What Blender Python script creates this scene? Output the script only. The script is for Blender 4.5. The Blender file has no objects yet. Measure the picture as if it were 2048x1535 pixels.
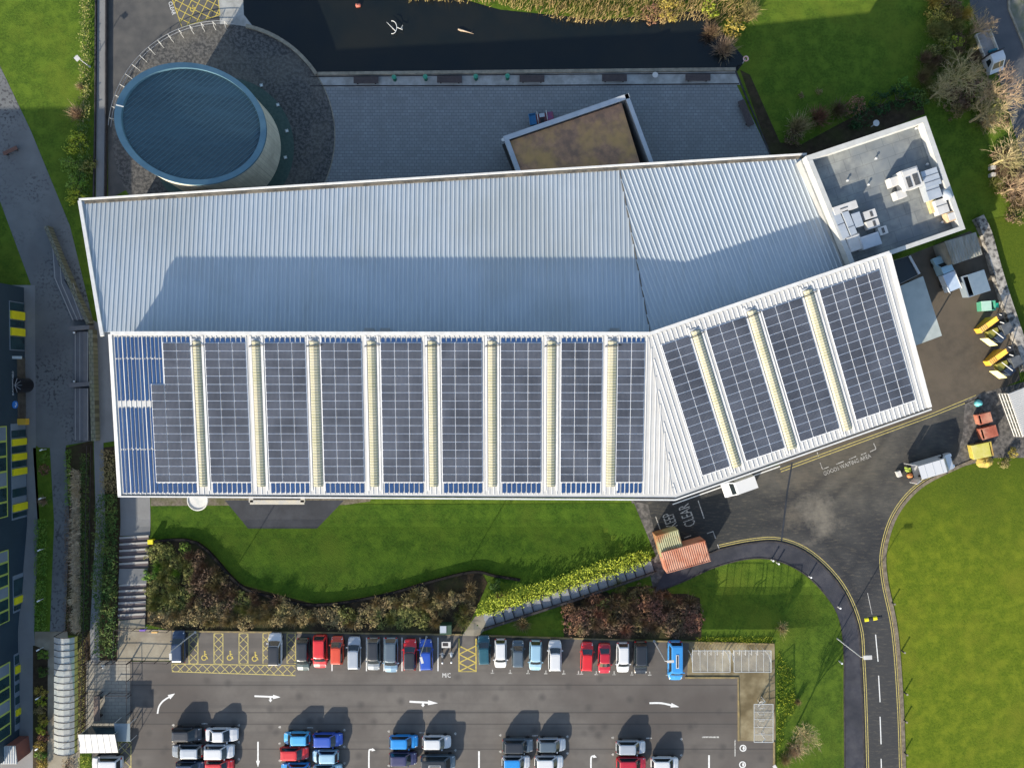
import bpy, bmesh, math, random
from mathutils import Vector, Matrix, noise
R = random.Random(11)
C = bpy.context.scene.collection
H, S = 90.0, 15.0            # camera height (m), photo pixels per metre on the ground
SUN_EL = math.radians(20.5)
SUN_DIR = Vector((-0.51, -0.86, 0)).normalized()   # towards the sun, in plan

def P(px, py, z=0.0):
    k = (H - z) / H / S
    return Vector(((px - 1024) * k, (767.5 - py) * k, z))
def PP(pts, z=0.0): return [P(x, y, z) for x, y in pts]
class Plane:
    """z = a x + b y + c through three points"""
    def __init__(s, p, q, r):
        n = (q - p).cross(r - p); s.a = -n.x / n.z; s.b = -n.y / n.z; s.c = p.z - s.a * p.x - s.b * p.y
        s.n = Vector((-s.a, -s.b, 1)).normalized()
    def z(s, x, y): return s.a * x + s.b * y + s.c
    def px(s, px, py):
        u, v = (px - 1024) / S, (767.5 - py) / S
        g = s.a * u + s.b * v
        z = (g + s.c) / (1 + g / H)
        return P(px, py, z)
    def at(s, x, y, up=0.0): return Vector((x, y, s.z(x, y) + up))

def L(r, g, b, k=1.0):
    f = lambda c: ((c / 255 + 0.055) / 1.055) ** 2.4 if c > 10 else c / 255 / 12.92
    return (f(r) * k, f(g) * k, f(b) * k, 1)

MATS = {}
def mat(name, c1, c2=None, scale=1.0, rough=0.8, metal=0.0, spec=0.4, detail=5.0, bump=0.0, bscale=None, c3=None, scale2=None, coat=0.0, lo=0.35, hi=0.65, emit=None, alpha=None, stretch=None, mix2=0.6):
    if name in MATS: return MATS[name]
    m = bpy.data.materials.new(name); m.use_nodes = True
    nt = m.node_tree; N = nt.nodes; K = nt.links
    b = N['Principled BSDF']
    b.inputs['Roughness'].default_value = rough; b.inputs['Metallic'].default_value = metal
    b.inputs['Specular IOR Level'].default_value = spec
    if coat: b.inputs['Coat Weight'].default_value = coat; b.inputs['Coat Roughness'].default_value = 0.08
    b.inputs['Base Color'].default_value = c1
    if alpha is not None: b.inputs['Alpha'].default_value = alpha
    geo = N.new('ShaderNodeNewGeometry'); pos = geo.outputs['Position']
    if stretch:
        mp = N.new('ShaderNodeMapping'); mp.inputs['Scale'].default_value = stretch[0:3]
        mp.inputs['Rotation'].default_value = (0, 0, stretch[3] if len(stretch) > 3 else 0)
        K.new(pos, mp.inputs['Vector']); pos = mp.outputs['Vector']
    def ns(sc, det=detail):
        n = N.new('ShaderNodeTexNoise'); n.inputs['Scale'].default_value = sc; n.inputs['Detail'].default_value = det
        n.inputs['Roughness'].default_value = 0.62
        K.new(pos, n.inputs['Vector']); return n.outputs['Fac']
    def ramp(fac, a, z):
        r = N.new('ShaderNodeMapRange'); r.inputs['From Min'].default_value = a; r.inputs['From Max'].default_value = z
        K.new(fac, r.inputs['Value']); return r.outputs['Result']
    def mix(fac, A, B):
        x = N.new('ShaderNodeMix'); x.data_type = 'RGBA'
        if hasattr(fac, 'links'): K.new(fac, x.inputs[0])
        else: x.inputs[0].default_value = fac
        for s, i in ((A, 6), (B, 7)):
            if hasattr(s, 'links'): K.new(s, x.inputs[i])
            else: x.inputs[i].default_value = s
        return x.outputs[2]
    if c2:
        col = mix(ramp(ns(scale), lo, hi), c1, c2)
        if c3:
            f = ramp(ns(scale2 or scale * 0.15, 3.0), 0.45, 0.65)
            mm = N.new('ShaderNodeMath'); mm.operation = 'MULTIPLY'; mm.inputs[1].default_value = mix2
            K.new(f, mm.inputs[0]); col = mix(mm.outputs[0], col, c3)
        K.new(col, b.inputs['Base Color'])
    if bump:
        bp = N.new('ShaderNodeBump'); bp.inputs['Strength'].default_value = bump; bp.inputs['Distance'].default_value = 0.05
        K.new(ns(bscale or scale * 3), bp.inputs['Height']); K.new(bp.outputs['Normal'], b.inputs['Normal'])
    if emit: b.inputs['Emission Color'].default_value = emit; b.inputs['Emission Strength'].default_value = 1
    m['h'] = 1
    MATS[name] = m
    return m
def nodes_of(m): return m.node_tree.nodes, m.node_tree.links, m.node_tree.nodes['Principled BSDF']

ORG = {}
def tag(o, label=None, cat=None, group=None, kind=None):
    if label: o['label'] = label
    if cat: o['category'] = cat
    if group: o['group'] = group
    if kind: o['kind'] = kind
    return o
def thing(name, loc, label, cat, group=None, rz=0.0):
    o = bpy.data.objects.new(name, None); C.objects.link(o); o.empty_display_size = 0.3
    o.location = loc; o.rotation_euler = (0, 0, rz); ORG[o] = Vector(loc)
    return tag(o, label, cat, group)

class MB:
    def __init__(s): s.v = []; s.f = []; s.m = []; s.uv = {}
    def face(s, pts, mi=0, uv=None):
        i = len(s.v); s.v += [Vector(p) for p in pts]; s.f.append(tuple(range(i, i + len(pts)))); s.m.append(mi)
        if uv: s.uv[len(s.f) - 1] = uv
    def prism(s, poly, h, mi=0, bottom=True, top_mi=None, h2=None):
        """poly: 3-D points (ccw from above); extruded up by h (or a list of heights)"""
        n = len(poly); A = sum(poly[i].x * poly[(i + 1) % n].y - poly[(i + 1) % n].x * poly[i].y for i in range(n))
        if A < 0: poly = poly[::-1]
        b = [Vector(p) for p in poly]; t = [p + Vector((0, 0, h)) for p in b]
        i = len(s.v); s.v += b + t
        s.f.append(tuple(range(i + n, i + 2 * n))); s.m.append(mi if top_mi is None else top_mi)
        if bottom: s.f.append(tuple(range(i + n - 1, i - 1, -1))); s.m.append(mi)
        for k in range(n):
            j = (k + 1) % n; s.f.append((i + k, i + j, i + n + j, i + n + k)); s.m.append(mi)
    def box(s, c, size, rz=0.0, mi=0, tilt=None):
        """c = centre of the bottom face"""
        x, y, z = size; M = Matrix.Rotation(rz, 3, 'Z')
        if tilt is not None: M = M @ tilt
        q = [Vector((sx * x / 2, sy * y / 2, sz * z)) for sz in (0, 1) for sx, sy in ((-1, -1), (1, -1), (1, 1), (-1, 1))]
        i = len(s.v); s.v += [Vector(c) + M @ p for p in q]
        for f in ((3, 2, 1, 0), (4, 5, 6, 7), (0, 1, 5, 4), (1, 2, 6, 5), (2, 3, 7, 6), (3, 0, 4, 7)):
            s.f.append(tuple(i + k for k in f)); s.m.append(mi)
    def bar(s, a, b, w, h, mi=0, up=Vector((0, 0, 1)), top=None):
        """bar from a to b lying on its bottom face, w wide, h high (top = top width)"""
        a, b = Vector(a), Vector(b); d = (b - a).normalized(); sd = d.cross(up).normalized(); u = sd.cross(d).normalized()
        t = w if top is None else top
        q = []
        for p in (a, b): q += [p - sd * w / 2, p + sd * w / 2, p + sd * t / 2 + u * h, p - sd * t / 2 + u * h]
        i = len(s.v); s.v += q
        for f in ((0, 1, 5, 4), (1, 2, 6, 5), (2, 3, 7, 6), (3, 0, 4, 7), (3, 2, 1, 0), (4, 5, 6, 7)):
            s.f.append(tuple(i + k for k in f[::-1])); s.m.append(mi)
    def tube(s, pts, r, n=6, mi=0, cap=True):
        pts = [Vector(p) for p in pts]; rs = r if isinstance(r, (list, tuple)) else [r] * len(pts)
        i0 = len(s.v)
        for k, p in enumerate(pts):
            d = (pts[min(k + 1, len(pts) - 1)] - pts[max(k - 1, 0)]).normalized()
            a = d.orthogonal().normalized() if k == 0 else (a - d * a.dot(d)).normalized()
            c = d.cross(a)
            for j in range(n):
                t = 2 * math.pi * j / n; s.v.append(p + (a * math.cos(t) + c * math.sin(t)) * rs[k])
        for k in range(len(pts) - 1):
            for j in range(n):
                A, B = i0 + k * n + j, i0 + k * n + (j + 1) % n
                s.f.append((A, B, B + n, A + n)); s.m.append(mi)
        if cap:
            s.f.append(tuple(i0 + j for j in range(n - 1, -1, -1))); s.m.append(mi)
            e = i0 + (len(pts) - 1) * n; s.f.append(tuple(e + j for j in range(n))); s.m.append(mi)
    def cyl(s, c, r, h, n=16, mi=0, r2=None):
        c = Vector(c); s.tube([c, c + Vector((0, 0, h))], [r, r if r2 is None else r2], n, mi)
    def build(s, name, mats, parent=None, smooth=False, label=None, kind=None, loc=None, local=False):
        if not isinstance(mats, (list, tuple)): mats = [mats]
        me = bpy.data.meshes.new(name)
        if local: o0 = Vector((0, 0, 0))
        elif parent is not None: o0 = ORG[parent]
        elif loc is not None: o0 = Vector(loc)
        else:
            xs = [p.x for p in s.v]; ys = [p.y for p in s.v]; zs = [p.z for p in s.v]
            o0 = Vector(((min(xs) + max(xs)) / 2, (min(ys) + max(ys)) / 2, min(zs)))
        me.from_pydata([p - o0 for p in s.v], [], s.f)
        for m in mats: me.materials.append(m)
        me.polygons.foreach_set('material_index', s.m)
        if smooth: me.polygons.foreach_set('use_smooth', [True] * len(s.f))
        if s.uv:
            ul = me.uv_layers.new(name='UVMap')
            for fi, uv in s.uv.items():
                p = me.polygons[fi]
                for k, li in enumerate(p.loop_indices): ul.data[li].uv = uv[k]
        me.update()
        o = bpy.data.objects.new(name, me); C.objects.link(o)
        if parent is not None: o.parent = parent
        elif not local: o.location = o0
        ORG[o] = o0
        if label: o['label'] = label
        if kind: o['kind'] = kind
        return o

def copy_tree(o, parent=None):
    c = o.copy(); C.objects.link(c)
    if parent is not None: c.parent = parent
    ORG[c] = ORG.get(o, Vector((0, 0, 0)))
    for ch in list(o.children):
        if ch is not c: copy_tree(ch, c)
    return c
def xf(o, loc, rz=0.0, sc=None):
    o.location = loc; o.rotation_euler = (0, 0, rz)
    if sc: o.scale = sc
    return o
def lerp(a, b, t): return a + (b - a) * t
def smooth_line(pts, sub=6):
    """Catmull-Rom through 2-D points"""
    out = []
    for i in range(len(pts) - 1):
        p0, p1, p2, p3 = pts[max(i - 1, 0)], pts[i], pts[i + 1], pts[min(i + 2, len(pts) - 1)]
        for k in range(sub):
            t = k / sub
            out.append(tuple(0.5 * (2 * p1[j] + (p2[j] - p0[j]) * t + (2 * p0[j] - 5 * p1[j] + 4 * p2[j] - p3[j]) * t * t + (3 * p1[j] - p0[j] - 3 * p2[j] + p3[j]) * t ** 3) for j in (0, 1)))
    return out + [tuple(pts[-1])]

# ------------------------------------------------------------------ the ground's height
ZC = 2.0                                            # car park level
_yc = P(0, 1262, ZC).y; _xe = P(1552, 0, ZC).x; _xo = P(1688, 0, 0).x
_k0, _k1 = P(1200, 0).x, P(1320, 0).x
_ya, _yb = P(0, 1046).y, P(0, 1178).y
_s0, _s1 = P(1312, 1126, 0), P(965, 1243, ZC)
_sd = Vector((_s1.x - _s0.x, _s1.y - _s0.y)); _sl = _sd.length; _sd /= _sl
def hz(x, y):
    z = hz0(x, y); rx, ry = x - _s0.x, y - _s0.y
    u = (rx * _sd.x + ry * _sd.y) / _sl; d = abs(-rx * _sd.y + ry * _sd.x)
    if -.05 < u < 1.05 and d < 3.6:                     # the staircase is cut into the bank
        zs = max(0.0, ZC * u - .30); k = max(0.0, min(1.0, (3.6 - d) / 1.8))
        z = min(z, lerp(z, zs, k))
    return z
def hz0(x, y):
    t = max(0.0, min(1.0, (x - _k0) / (_k1 - _k0))); y1 = lerp(_ya, _yb, t)
    a = max(0.0, min(1.0, (y1 - y) / (y1 - _yc)))
    b = max(0.0, min(1.0, (_xo - x) / (_xo - _xe)))
    return (ZC - 0.03) * a * b
def G(px, py, up=0.0):
    """world point on the ground seen at a photo pixel"""
    z = 0.0
    for _ in range(6):
        p = P(px, py, z); z = hz(p.x, p.y)
    return Vector((p.x, p.y, z + up))
def drape(name, pts, up, material, kind='structure', step=1.0, parent=None, label=None):
    """polygon given in photo pixels laid over the ground, cut into cells so it follows it"""
    w = [G(x, y) for x, y in pts]
    bm = bmesh.new(); bm.faces.new([bm.verts.new((p.x, p.y, 0)) for p in w])
    x0, x1 = min(p.x for p in w), max(p.x for p in w); y0, y1 = min(p.y for p in w), max(p.y for p in w)
    if max(p.z for p in w) - min(p.z for p in w) > 0.01:
        for ax, a, b in ((0, x0, x1), (1, y0, y1)):
            k = math.floor(a / step) + 1
            while k * step < b:
                co = [0, 0, 0]; no = [0, 0, 0]; co[ax] = k * step; no[ax] = 1
                bmesh.ops.bisect_plane(bm, geom=bm.verts[:] + bm.edges[:] + bm.faces[:], plane_co=co, plane_no=no); k += 1
    for v in bm.verts: v.co.z = hz(v.co.x, v.co.y) + up
    bm.normal_update()
    for f in bm.faces:
        if f.normal.z < 0: f.normal_flip()
    me = bpy.data.meshes.new(name); bm.to_mesh(me); bm.free(); me.materials.append(material)
    o = bpy.data.objects.new(name, me); C.objects.link(o); ORG[o] = Vector((0, 0, 0))
    if parent is not None: o.parent = parent
    elif kind: o['kind'] = kind
    if label: o['label'] = label
    return o
def strip(mb, pts, w, h, mi=0, up=0.0, z=None):
    """a continuous low band (kerb, wall, painted line) along photo pixels; mitred"""
    q = [(P(x, y, z) + Vector((0, 0, up))) if z is not None else G(x, y, up) for x, y in pts]
    n = len(q); sd = []
    for i in range(n):
        d = (q[min(i + 1, n - 1)] - q[max(i - 1, 0)]); d.z = 0; d.normalize(); sd.append(Vector((-d.y, d.x, 0)))
    if h <= 0:
        for i in range(n - 1):
            mb.face([q[i] - sd[i] * w / 2, q[i + 1] - sd[i + 1] * w / 2, q[i + 1] + sd[i + 1] * w / 2, q[i] + sd[i] * w / 2], mi)
        return
    u = Vector((0, 0, h)); i0 = len(mb.v)
    for i in range(n): mb.v += [q[i] - sd[i] * w / 2, q[i] + sd[i] * w / 2, q[i] + sd[i] * w / 2 + u, q[i] - sd[i] * w / 2 + u]
    for i in range(n - 1):
        a = i0 + 4 * i
        for f in ((0, 4, 5, 1), (1, 5, 6, 2), (2, 6, 7, 3), (3, 7, 4, 0)): mb.f.append(tuple(a + k for k in f)); mb.m.append(mi)
    mb.f.append((i0, i0 + 1, i0 + 2, i0 + 3)); e = i0 + 4 * (n - 1); mb.f.append((e + 3, e + 2, e + 1, e)); mb.m += [mi, mi]

def text_mesh(txt, size, name, material, sx=1.0):
    cu = bpy.data.curves.new(name, 'FONT'); cu.body = txt; cu.size = size; cu.align_x = 'CENTER'; cu.align_y = 'CENTER'; cu.resolution_u = 2
    o = bpy.data.objects.new(name, cu); C.objects.link(o)
    dg = bpy.context.evaluated_depsgraph_get(); me = bpy.data.meshes.new_from_object(o.evaluated_get(dg))
    bpy.data.objects.remove(o); me.materials.clear(); me.materials.append(material)
    o = bpy.data.objects.new(name, me); C.objects.link(o)
    return o
K = 0.60       # photo value of a sunlit level surface -> base colour
def A(r, g, b, k=1.0): return L(r, g, b, K * k)
def grass(name, a, b, c, d, stripes=None):
    """a dark tuft, b mid, c light, d dry/moss patches"""
    m = mat(name, a, b, 3.4, 0.95, spec=0.1, detail=10, bump=1.0, bscale=6.0, c3=c, scale2=0.6, lo=0.36, hi=0.64, mix2=0.8)
    N, K_, B = nodes_of(m)
    src = B.inputs['Base Color'].links[0].from_socket
    geo = N.new('ShaderNodeNewGeometry')
    n = N.new('ShaderNodeTexNoise'); n.inputs['Scale'].default_value = 0.11; n.inputs['Detail'].default_value = 6; n.inputs['Roughness'].default_value = 0.7
    K_.new(geo.outputs['Position'], n.inputs['Vector'])
    r = N.new('ShaderNodeMapRange'); r.inputs['From Min'].default_value = 0.48; r.inputs['From Max'].default_value = 0.66; r.inputs['To Max'].default_value = 0.75
    K_.new(n.outputs['Fac'], r.inputs['Value'])
    x = N.new('ShaderNodeMix'); x.data_type = 'RGBA'; K_.new(r.outputs['Result'], x.inputs[0]); K_.new(src, x.inputs[6]); x.inputs[7].default_value = d
    out = x.outputs[2]
    if stripes:                                              # mowing stripes
        sp = N.new('ShaderNodeSeparateXYZ'); K_.new(geo.outputs['Position'], sp.inputs[0])
        w = N.new('ShaderNodeMath'); w.operation = 'MULTIPLY'; w.inputs[1].default_value = stripes; K_.new(sp.outputs['Y'], w.inputs[0])
        sn = N.new('ShaderNodeMath'); sn.operation = 'SINE'; K_.new(w.outputs[0], sn.inputs[0])
        r2 = N.new('ShaderNodeMapRange'); r2.inputs['From Min'].default_value = 0.2; r2.inputs['From Max'].default_value = 1.0; r2.inputs['To Max'].default_value = 0.3; K_.new(sn.outputs[0], r2.inputs['Value'])
        y = N.new('ShaderNodeMix'); y.data_type = 'RGBA'; K_.new(r2.outputs['Result'], y.inputs[0]); K_.new(out, y.inputs[6]); y.inputs[7].default_value = c; out = y.outputs[2]
    K_.new(out, B.inputs['Base Color'])
    return m
def paving(name, c1, c2, mortar, bw, bh, rot=0.0, ms=0.02, dirt=None, offset=0.5):
    m = mat(name, c1, rough=0.85, spec=0.25)
    N, K_, B = nodes_of(m)
    geo = N.new('ShaderNodeNewGeometry'); mp = N.new('ShaderNodeMapping'); mp.inputs['Rotation'].default_value = (0, 0, rot)
    K_.new(geo.outputs['Position'], mp.inputs['Vector'])
    t = N.new('ShaderNodeTexBrick'); t.inputs['Scale'].default_value = 1.0; t.inputs['Brick Width'].default_value = bw; t.inputs['Row Height'].default_value = bh
    t.inputs['Mortar Size'].default_value = ms; t.inputs['Color1'].default_value = c1; t.inputs['Color2'].default_value = c2; t.inputs['Mortar'].default_value = mortar; t.offset = offset
    K_.new(mp.outputs['Vector'], t.inputs['Vector'])
    n = N.new('ShaderNodeTexNoise'); n.inputs['Scale'].default_value = 0.6; n.inputs['Detail'].default_value = 8; n.inputs['Roughness'].default_value = 0.7; K_.new(geo.outputs['Position'], n.inputs['Vector'])
    r = N.new('ShaderNodeMapRange'); r.inputs['From Min'].default_value = 0.4; r.inputs['From Max'].default_value = 0.68; r.inputs['To Max'].default_value = 0.7; K_.new(n.outputs['Fac'], r.inputs['Value'])
    x = N.new('ShaderNodeMix'); x.data_type = 'RGBA'; K_.new(r.outputs['Result'], x.inputs[0]); K_.new(t.outputs['Color'], x.inputs[6])
    x.inputs[7].default_value = dirt or tuple(v * 0.6 for v in c1[:3]) + (1,)
    K_.new(x.outputs[2], B.inputs['Base Color'])
    return m

M_GRASS = grass('grass', (.040, .072, .008, 1), (.068, .118, .012, 1), (.095, .148, .015, 1), (.095, .128, .014, 1))
M_LAWN_MID = grass('mown grass', (.022, .050, .005, 1), (.040, .086, .008, 1), (.058, .108, .010, 1), (.056, .090, .010, 1), stripes=1.55)
M_LAWN_E = grass('dry mossy grass', (.060, .092, .006, 1), (.098, .135, .009, 1), (.135, .165, .012, 1), (.120, .135, .012, 1))
M_ASPH = mat('car park asphalt', A(114, 109, 104), A(128, 123, 117), 0.35, 0.9, spec=0.2, detail=10, bump=0.25, bscale=14, c3=A(96, 90, 86), scale2=0.06, mix2=0.8)
M_ROAD = mat('road asphalt', A(72, 72, 74), A(92, 90, 86), 0.5, 0.85, spec=0.25, detail=10, bump=0.25, bscale=14, c3=A(60, 62, 66), scale2=0.09, mix2=0.8)
M_YARD = mat('worn yard asphalt', A(82, 81, 77), A(102, 99, 92), 0.35, 0.8, spec=0.3, detail=12, bump=0.35, bscale=9, c3=A(62, 62, 62), scale2=0.10, lo=0.38, hi=0.62, mix2=0.9)
def _yard():
    """pale worn patch, tyre-dark turning arcs and the darker newer road to the south"""
    m = M_YARD; N, K_, B = nodes_of(m); col = B.inputs['Base Color'].links[0].from_socket
    geo = N.new('ShaderNodeNewGeometry'); dn = N.new('ShaderNodeTexNoise'); dn.inputs['Scale'].default_value = .45; dn.inputs['Detail'].default_value = 7; dn.inputs['Roughness'].default_value = .65
    K_.new(geo.outputs['Position'], dn.inputs['Vector'])
    def warp(k):
        s_ = N.new('ShaderNodeVectorMath'); s_.operation = 'SUBTRACT'; K_.new(dn.outputs['Color'], s_.inputs[0]); s_.inputs[1].default_value = (.5, .5, .5)
        q = N.new('ShaderNodeVectorMath'); q.operation = 'SCALE'; K_.new(s_.outputs[0], q.inputs[0]); q.inputs['Scale'].default_value = k
        a_ = N.new('ShaderNodeVectorMath'); a_.operation = 'ADD'; K_.new(geo.outputs['Position'], a_.inputs[0]); K_.new(q.outputs[0], a_.inputs[1]); return a_.outputs[0]
    def dist(c, k):
        d = N.new('ShaderNodeVectorMath'); d.operation = 'DISTANCE'; K_.new(warp(k), d.inputs[0]); d.inputs[1].default_value = tuple(c); return d.outputs['Value']
    def rng(v, a, b, c, d):
        r = N.new('ShaderNodeMapRange'); r.inputs['From Min'].default_value = a; r.inputs['From Max'].default_value = b; r.inputs['To Min'].default_value = c; r.inputs['To Max'].default_value = d; K_.new(v, r.inputs['Value']); return r.outputs['Result']
    def mx(f, a, b):
        x = N.new('ShaderNodeMix'); x.data_type = 'RGBA'; K_.new(f, x.inputs[0]); K_.new(a, x.inputs[6]); x.inputs[7].default_value = b; return x.outputs[2]
    sp = N.new('ShaderNodeSeparateXYZ'); K_.new(warp(5.0), sp.inputs[0])
    col = mx(rng(sp.outputs['Y'], P(0, 1120).y, P(0, 1010).y, .9, 0), col, A(66, 67, 69))
    for cx, cy, r0, w in ((1450, 700, 21.5, .9), (1450, 690, 24.5, .7), (2020, 1400, 24, .9), (2020, 1400, 27.5, .7), (1500, 1500, 30, 1.0), (1400, 1300, 22, .8)):
        d = dist(P(cx, cy), 1.6); s_ = N.new('ShaderNodeMath'); s_.operation = 'SUBTRACT'; K_.new(d, s_.inputs[0]); s_.inputs[1].default_value = r0
        ab = N.new('ShaderNodeMath'); ab.operation = 'ABSOLUTE'; K_.new(s_.outputs[0], ab.inputs[0]); col = mx(rng(ab.outputs[0], 0, w * 1.3, .8, 0), col, A(48, 50, 54))
    col = mx(rng(dist(P(1375, 1045), 6.0), 4.5, 7.5, .85, 0), col, A(50, 53, 54)); col = mx(rng(dist(P(1480, 1030), 6.0), 2.5, 6, .7, 0), col, A(58, 60, 60)); col = mx(rng(dist(P(1640, 1035), 9.0), .6, 3.4, .9, 0), col, A(138, 132, 120)); col = mx(rng(dist(P(1585, 1035), 8.0), .3, 2.2, .6, 0), col, A(128, 120, 106)); col = mx(rng(dist(P(1690, 900), 4.0), 2, 7, .55, 0), col, A(112, 105, 90)); col = mx(rng(dist(P(1740, 1060), 7.0), 1, 4, .7, 0), col, A(50, 52, 56)); col = mx(rng(dist(P(1600, 960), 8.0), .5, 3, .5, 0), col, A(118, 110, 96))
    fn = N.new('ShaderNodeTexNoise'); fn.inputs['Scale'].default_value = 2.4; fn.inputs['Detail'].default_value = 10; fn.inputs['Roughness'].default_value = .75; mpn = N.new('ShaderNodeMapping'); mpn.inputs['Scale'].default_value = (.35, 1.4, 1); mpn.inputs['Rotation'].default_value = (0, 0, math.radians(-22)); K_.new(geo.outputs['Position'], mpn.inputs['Vector']); K_.new(mpn.outputs['Vector'], fn.inputs['Vector'])
    col = mx(rng(fn.outputs['Fac'], .52, .70, 0, .5), col, A(54, 55, 57)); col = mx(rng(fn.outputs['Fac'], .48, .36, 0, .45), col, A(120, 112, 98))
    K_.new(col, B.inputs['Base Color'])
_yard()
M_TARMAC_D = mat('dark tarmac', A(44, 48, 56), A(62, 66, 74), 0.7, 0.55, spec=0.4, detail=10, c3=A(34, 38, 46), scale2=0.2)  # plain dark grey tone, smoother than the other asphalt
M_WALK = mat('footpath asphalt', A(64, 66, 76), A(84, 84, 90), 0.8, 0.85, spec=0.25, detail=9, c3=A(44, 48, 56), scale2=0.15)
M_CONC = mat('concrete', A(178, 170, 150), A(160, 150, 132), 0.5, 0.9, spec=0.2, detail=9, c3=A(120, 108, 88), scale2=0.22, mix2=0.6)
M_CONC_D = mat('stained concrete', A(172, 160, 128), A(140, 126, 96), 0.45, 0.9, spec=0.2, detail=10, c3=A(104, 92, 66), scale2=0.3, lo=0.4, hi=0.6, mix2=0.8)
M_KERB = mat('kerb stone', A(176, 168, 150), A(140, 134, 120), 1.5, 0.9, spec=0.2)
M_KERB_D = mat('dark kerb', A(84, 80, 80), A(60, 58, 60), 1.5, 0.9, spec=0.2)
M_WHITE = mat('white road paint', (.62, .62, .60, 1), (.45, .45, .43, 1), 3.0, 0.7, lo=.45, hi=.8)
M_WHITE_OLD = mat('worn white paint', (.42, .41, .38, 1), (.17, .165, .15, 1), 4.0, 0.8, lo=.42, hi=.6)
M_YELLOW = mat('yellow road paint', (.46, .36, .07, 1), (.30, .24, .06, 1), 4.0, 0.75, lo=.42, hi=.65)
M_YELLOW_OLD = mat('faded yellow paint', (.42, .35, .11, 1), (.26, .22, .09, 1), 4.0, 0.75, lo=.42, hi=.65)
M_PLAZA = paving('grey plaza blocks', (.205, .22, .225, 1), (.17, .182, .187, 1), (.11, .115, .12, 1), 0.62, 0.42, 0.0, 0.035, (.145, .15, .15, 1), 0.5)
M_PROM = mat('promenade concrete', (.32, .325, .31, 1), (.25, .25, .235, 1), 0.8, 0.9, c3=(.16, .16, .15, 1), scale2=0.4)
M_SETTS = mat('dark cobbles', (.034, .034, .034, 1), (.095, .092, .086, 1), 2.6, 0.8, detail=3, bump=0.6, bscale=4.5, lo=.42, hi=.6, c3=(.16, .145, .115, 1), scale2=0.12, mix2=0.5)
M_PATH = mat('blue grey paving with dark leaf stains', (.135, .14, .14, 1), (.115, .12, .12, 1), 0.6, 0.85, c3=(.085, .087, .09, 1), scale2=0.10, mix2=0.7)
def _stains():
    m = M_PATH; N, K_, B = nodes_of(m); src = B.inputs['Base Color'].links[0].from_socket
    geo = N.new('ShaderNodeNewGeometry'); v = N.new('ShaderNodeTexNoise'); v.inputs['Scale'].default_value = 2.6; v.inputs['Detail'].default_value = 4
    d = N.new('ShaderNodeTexNoise'); d.inputs['Scale'].default_value = 1.3; d.inputs['Detail'].default_value = 4; K_.new(geo.outputs['Position'], d.inputs['Vector'])
    ad = N.new('ShaderNodeMix'); ad.data_type = 'RGBA'; ad.inputs[0].default_value = 0.5; K_.new(geo.outputs['Position'], ad.inputs[6]); K_.new(d.outputs['Color'], ad.inputs[7]); K_.new(geo.outputs['Position'], v.inputs['Vector'])
    r = N.new('ShaderNodeMapRange'); r.inputs['From Min'].default_value = 0.53; r.inputs['From Max'].default_value = 0.60; K_.new(v.outputs['Fac'], r.inputs['Value'])
    g = N.new('ShaderNodeTexNoise'); g.inputs['Scale'].default_value = 0.12; g.inputs['Detail'].default_value = 3; K_.new(geo.outputs['Position'], g.inputs['Vector'])
    r3 = N.new('ShaderNodeMapRange'); r3.inputs['From Min'].default_value = 0.45; r3.inputs['From Max'].default_value = 0.6; r3.inputs['To Max'].default_value = 0.8; K_.new(g.outputs['Fac'], r3.inputs['Value'])
    mm = N.new('ShaderNodeMath'); mm.operation = 'MULTIPLY'; K_.new(r.outputs['Result'], mm.inputs[0]); K_.new(r3.outputs['Result'], mm.inputs[1])
    x = N.new('ShaderNodeMix'); x.data_type = 'RGBA'; K_.new(mm.outputs[0], x.inputs[0]); K_.new(src, x.inputs[6]); x.inputs[7].default_value = (.03, .03, .033, 1); K_.new(x.outputs[2], B.inputs['Base Color'])
_stains()
M_RAMP = mat('smooth grey path', (.175, .18, .18, 1), (.15, .152, .152, 1), 0.4, 0.8)
M_PAVERS = paving('pale pavers', A(178, 172, 158), A(164, 160, 148), A(132, 126, 116), 0.9, 0.45, 0.0, 0.03, A(150, 146, 136))
M_SOIL = mat('bare soil', (.030, .022, .014, 1), (.055, .040, .024, 1), 1.2, 0.95, spec=0.1, detail=9, bump=0.8, bscale=4, c3=(.04, .05, .012, 1), scale2=0.25, mix2=0.5)
M_GRAVEL = mat('gravel and litter strip', (.10, .085, .065, 1), (.17, .15, .12, 1), 3.0, 0.95, spec=0.1, c3=(.06, .07, .02, 1), scale2=0.5)
M_ROUGH = mat('rough stony ground', (.06, .058, .055, 1), (.14, .13, .12, 1), 1.6, 0.95, spec=0.15, detail=8, bump=0.9, bscale=3.5, lo=.42, hi=.62)

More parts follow.
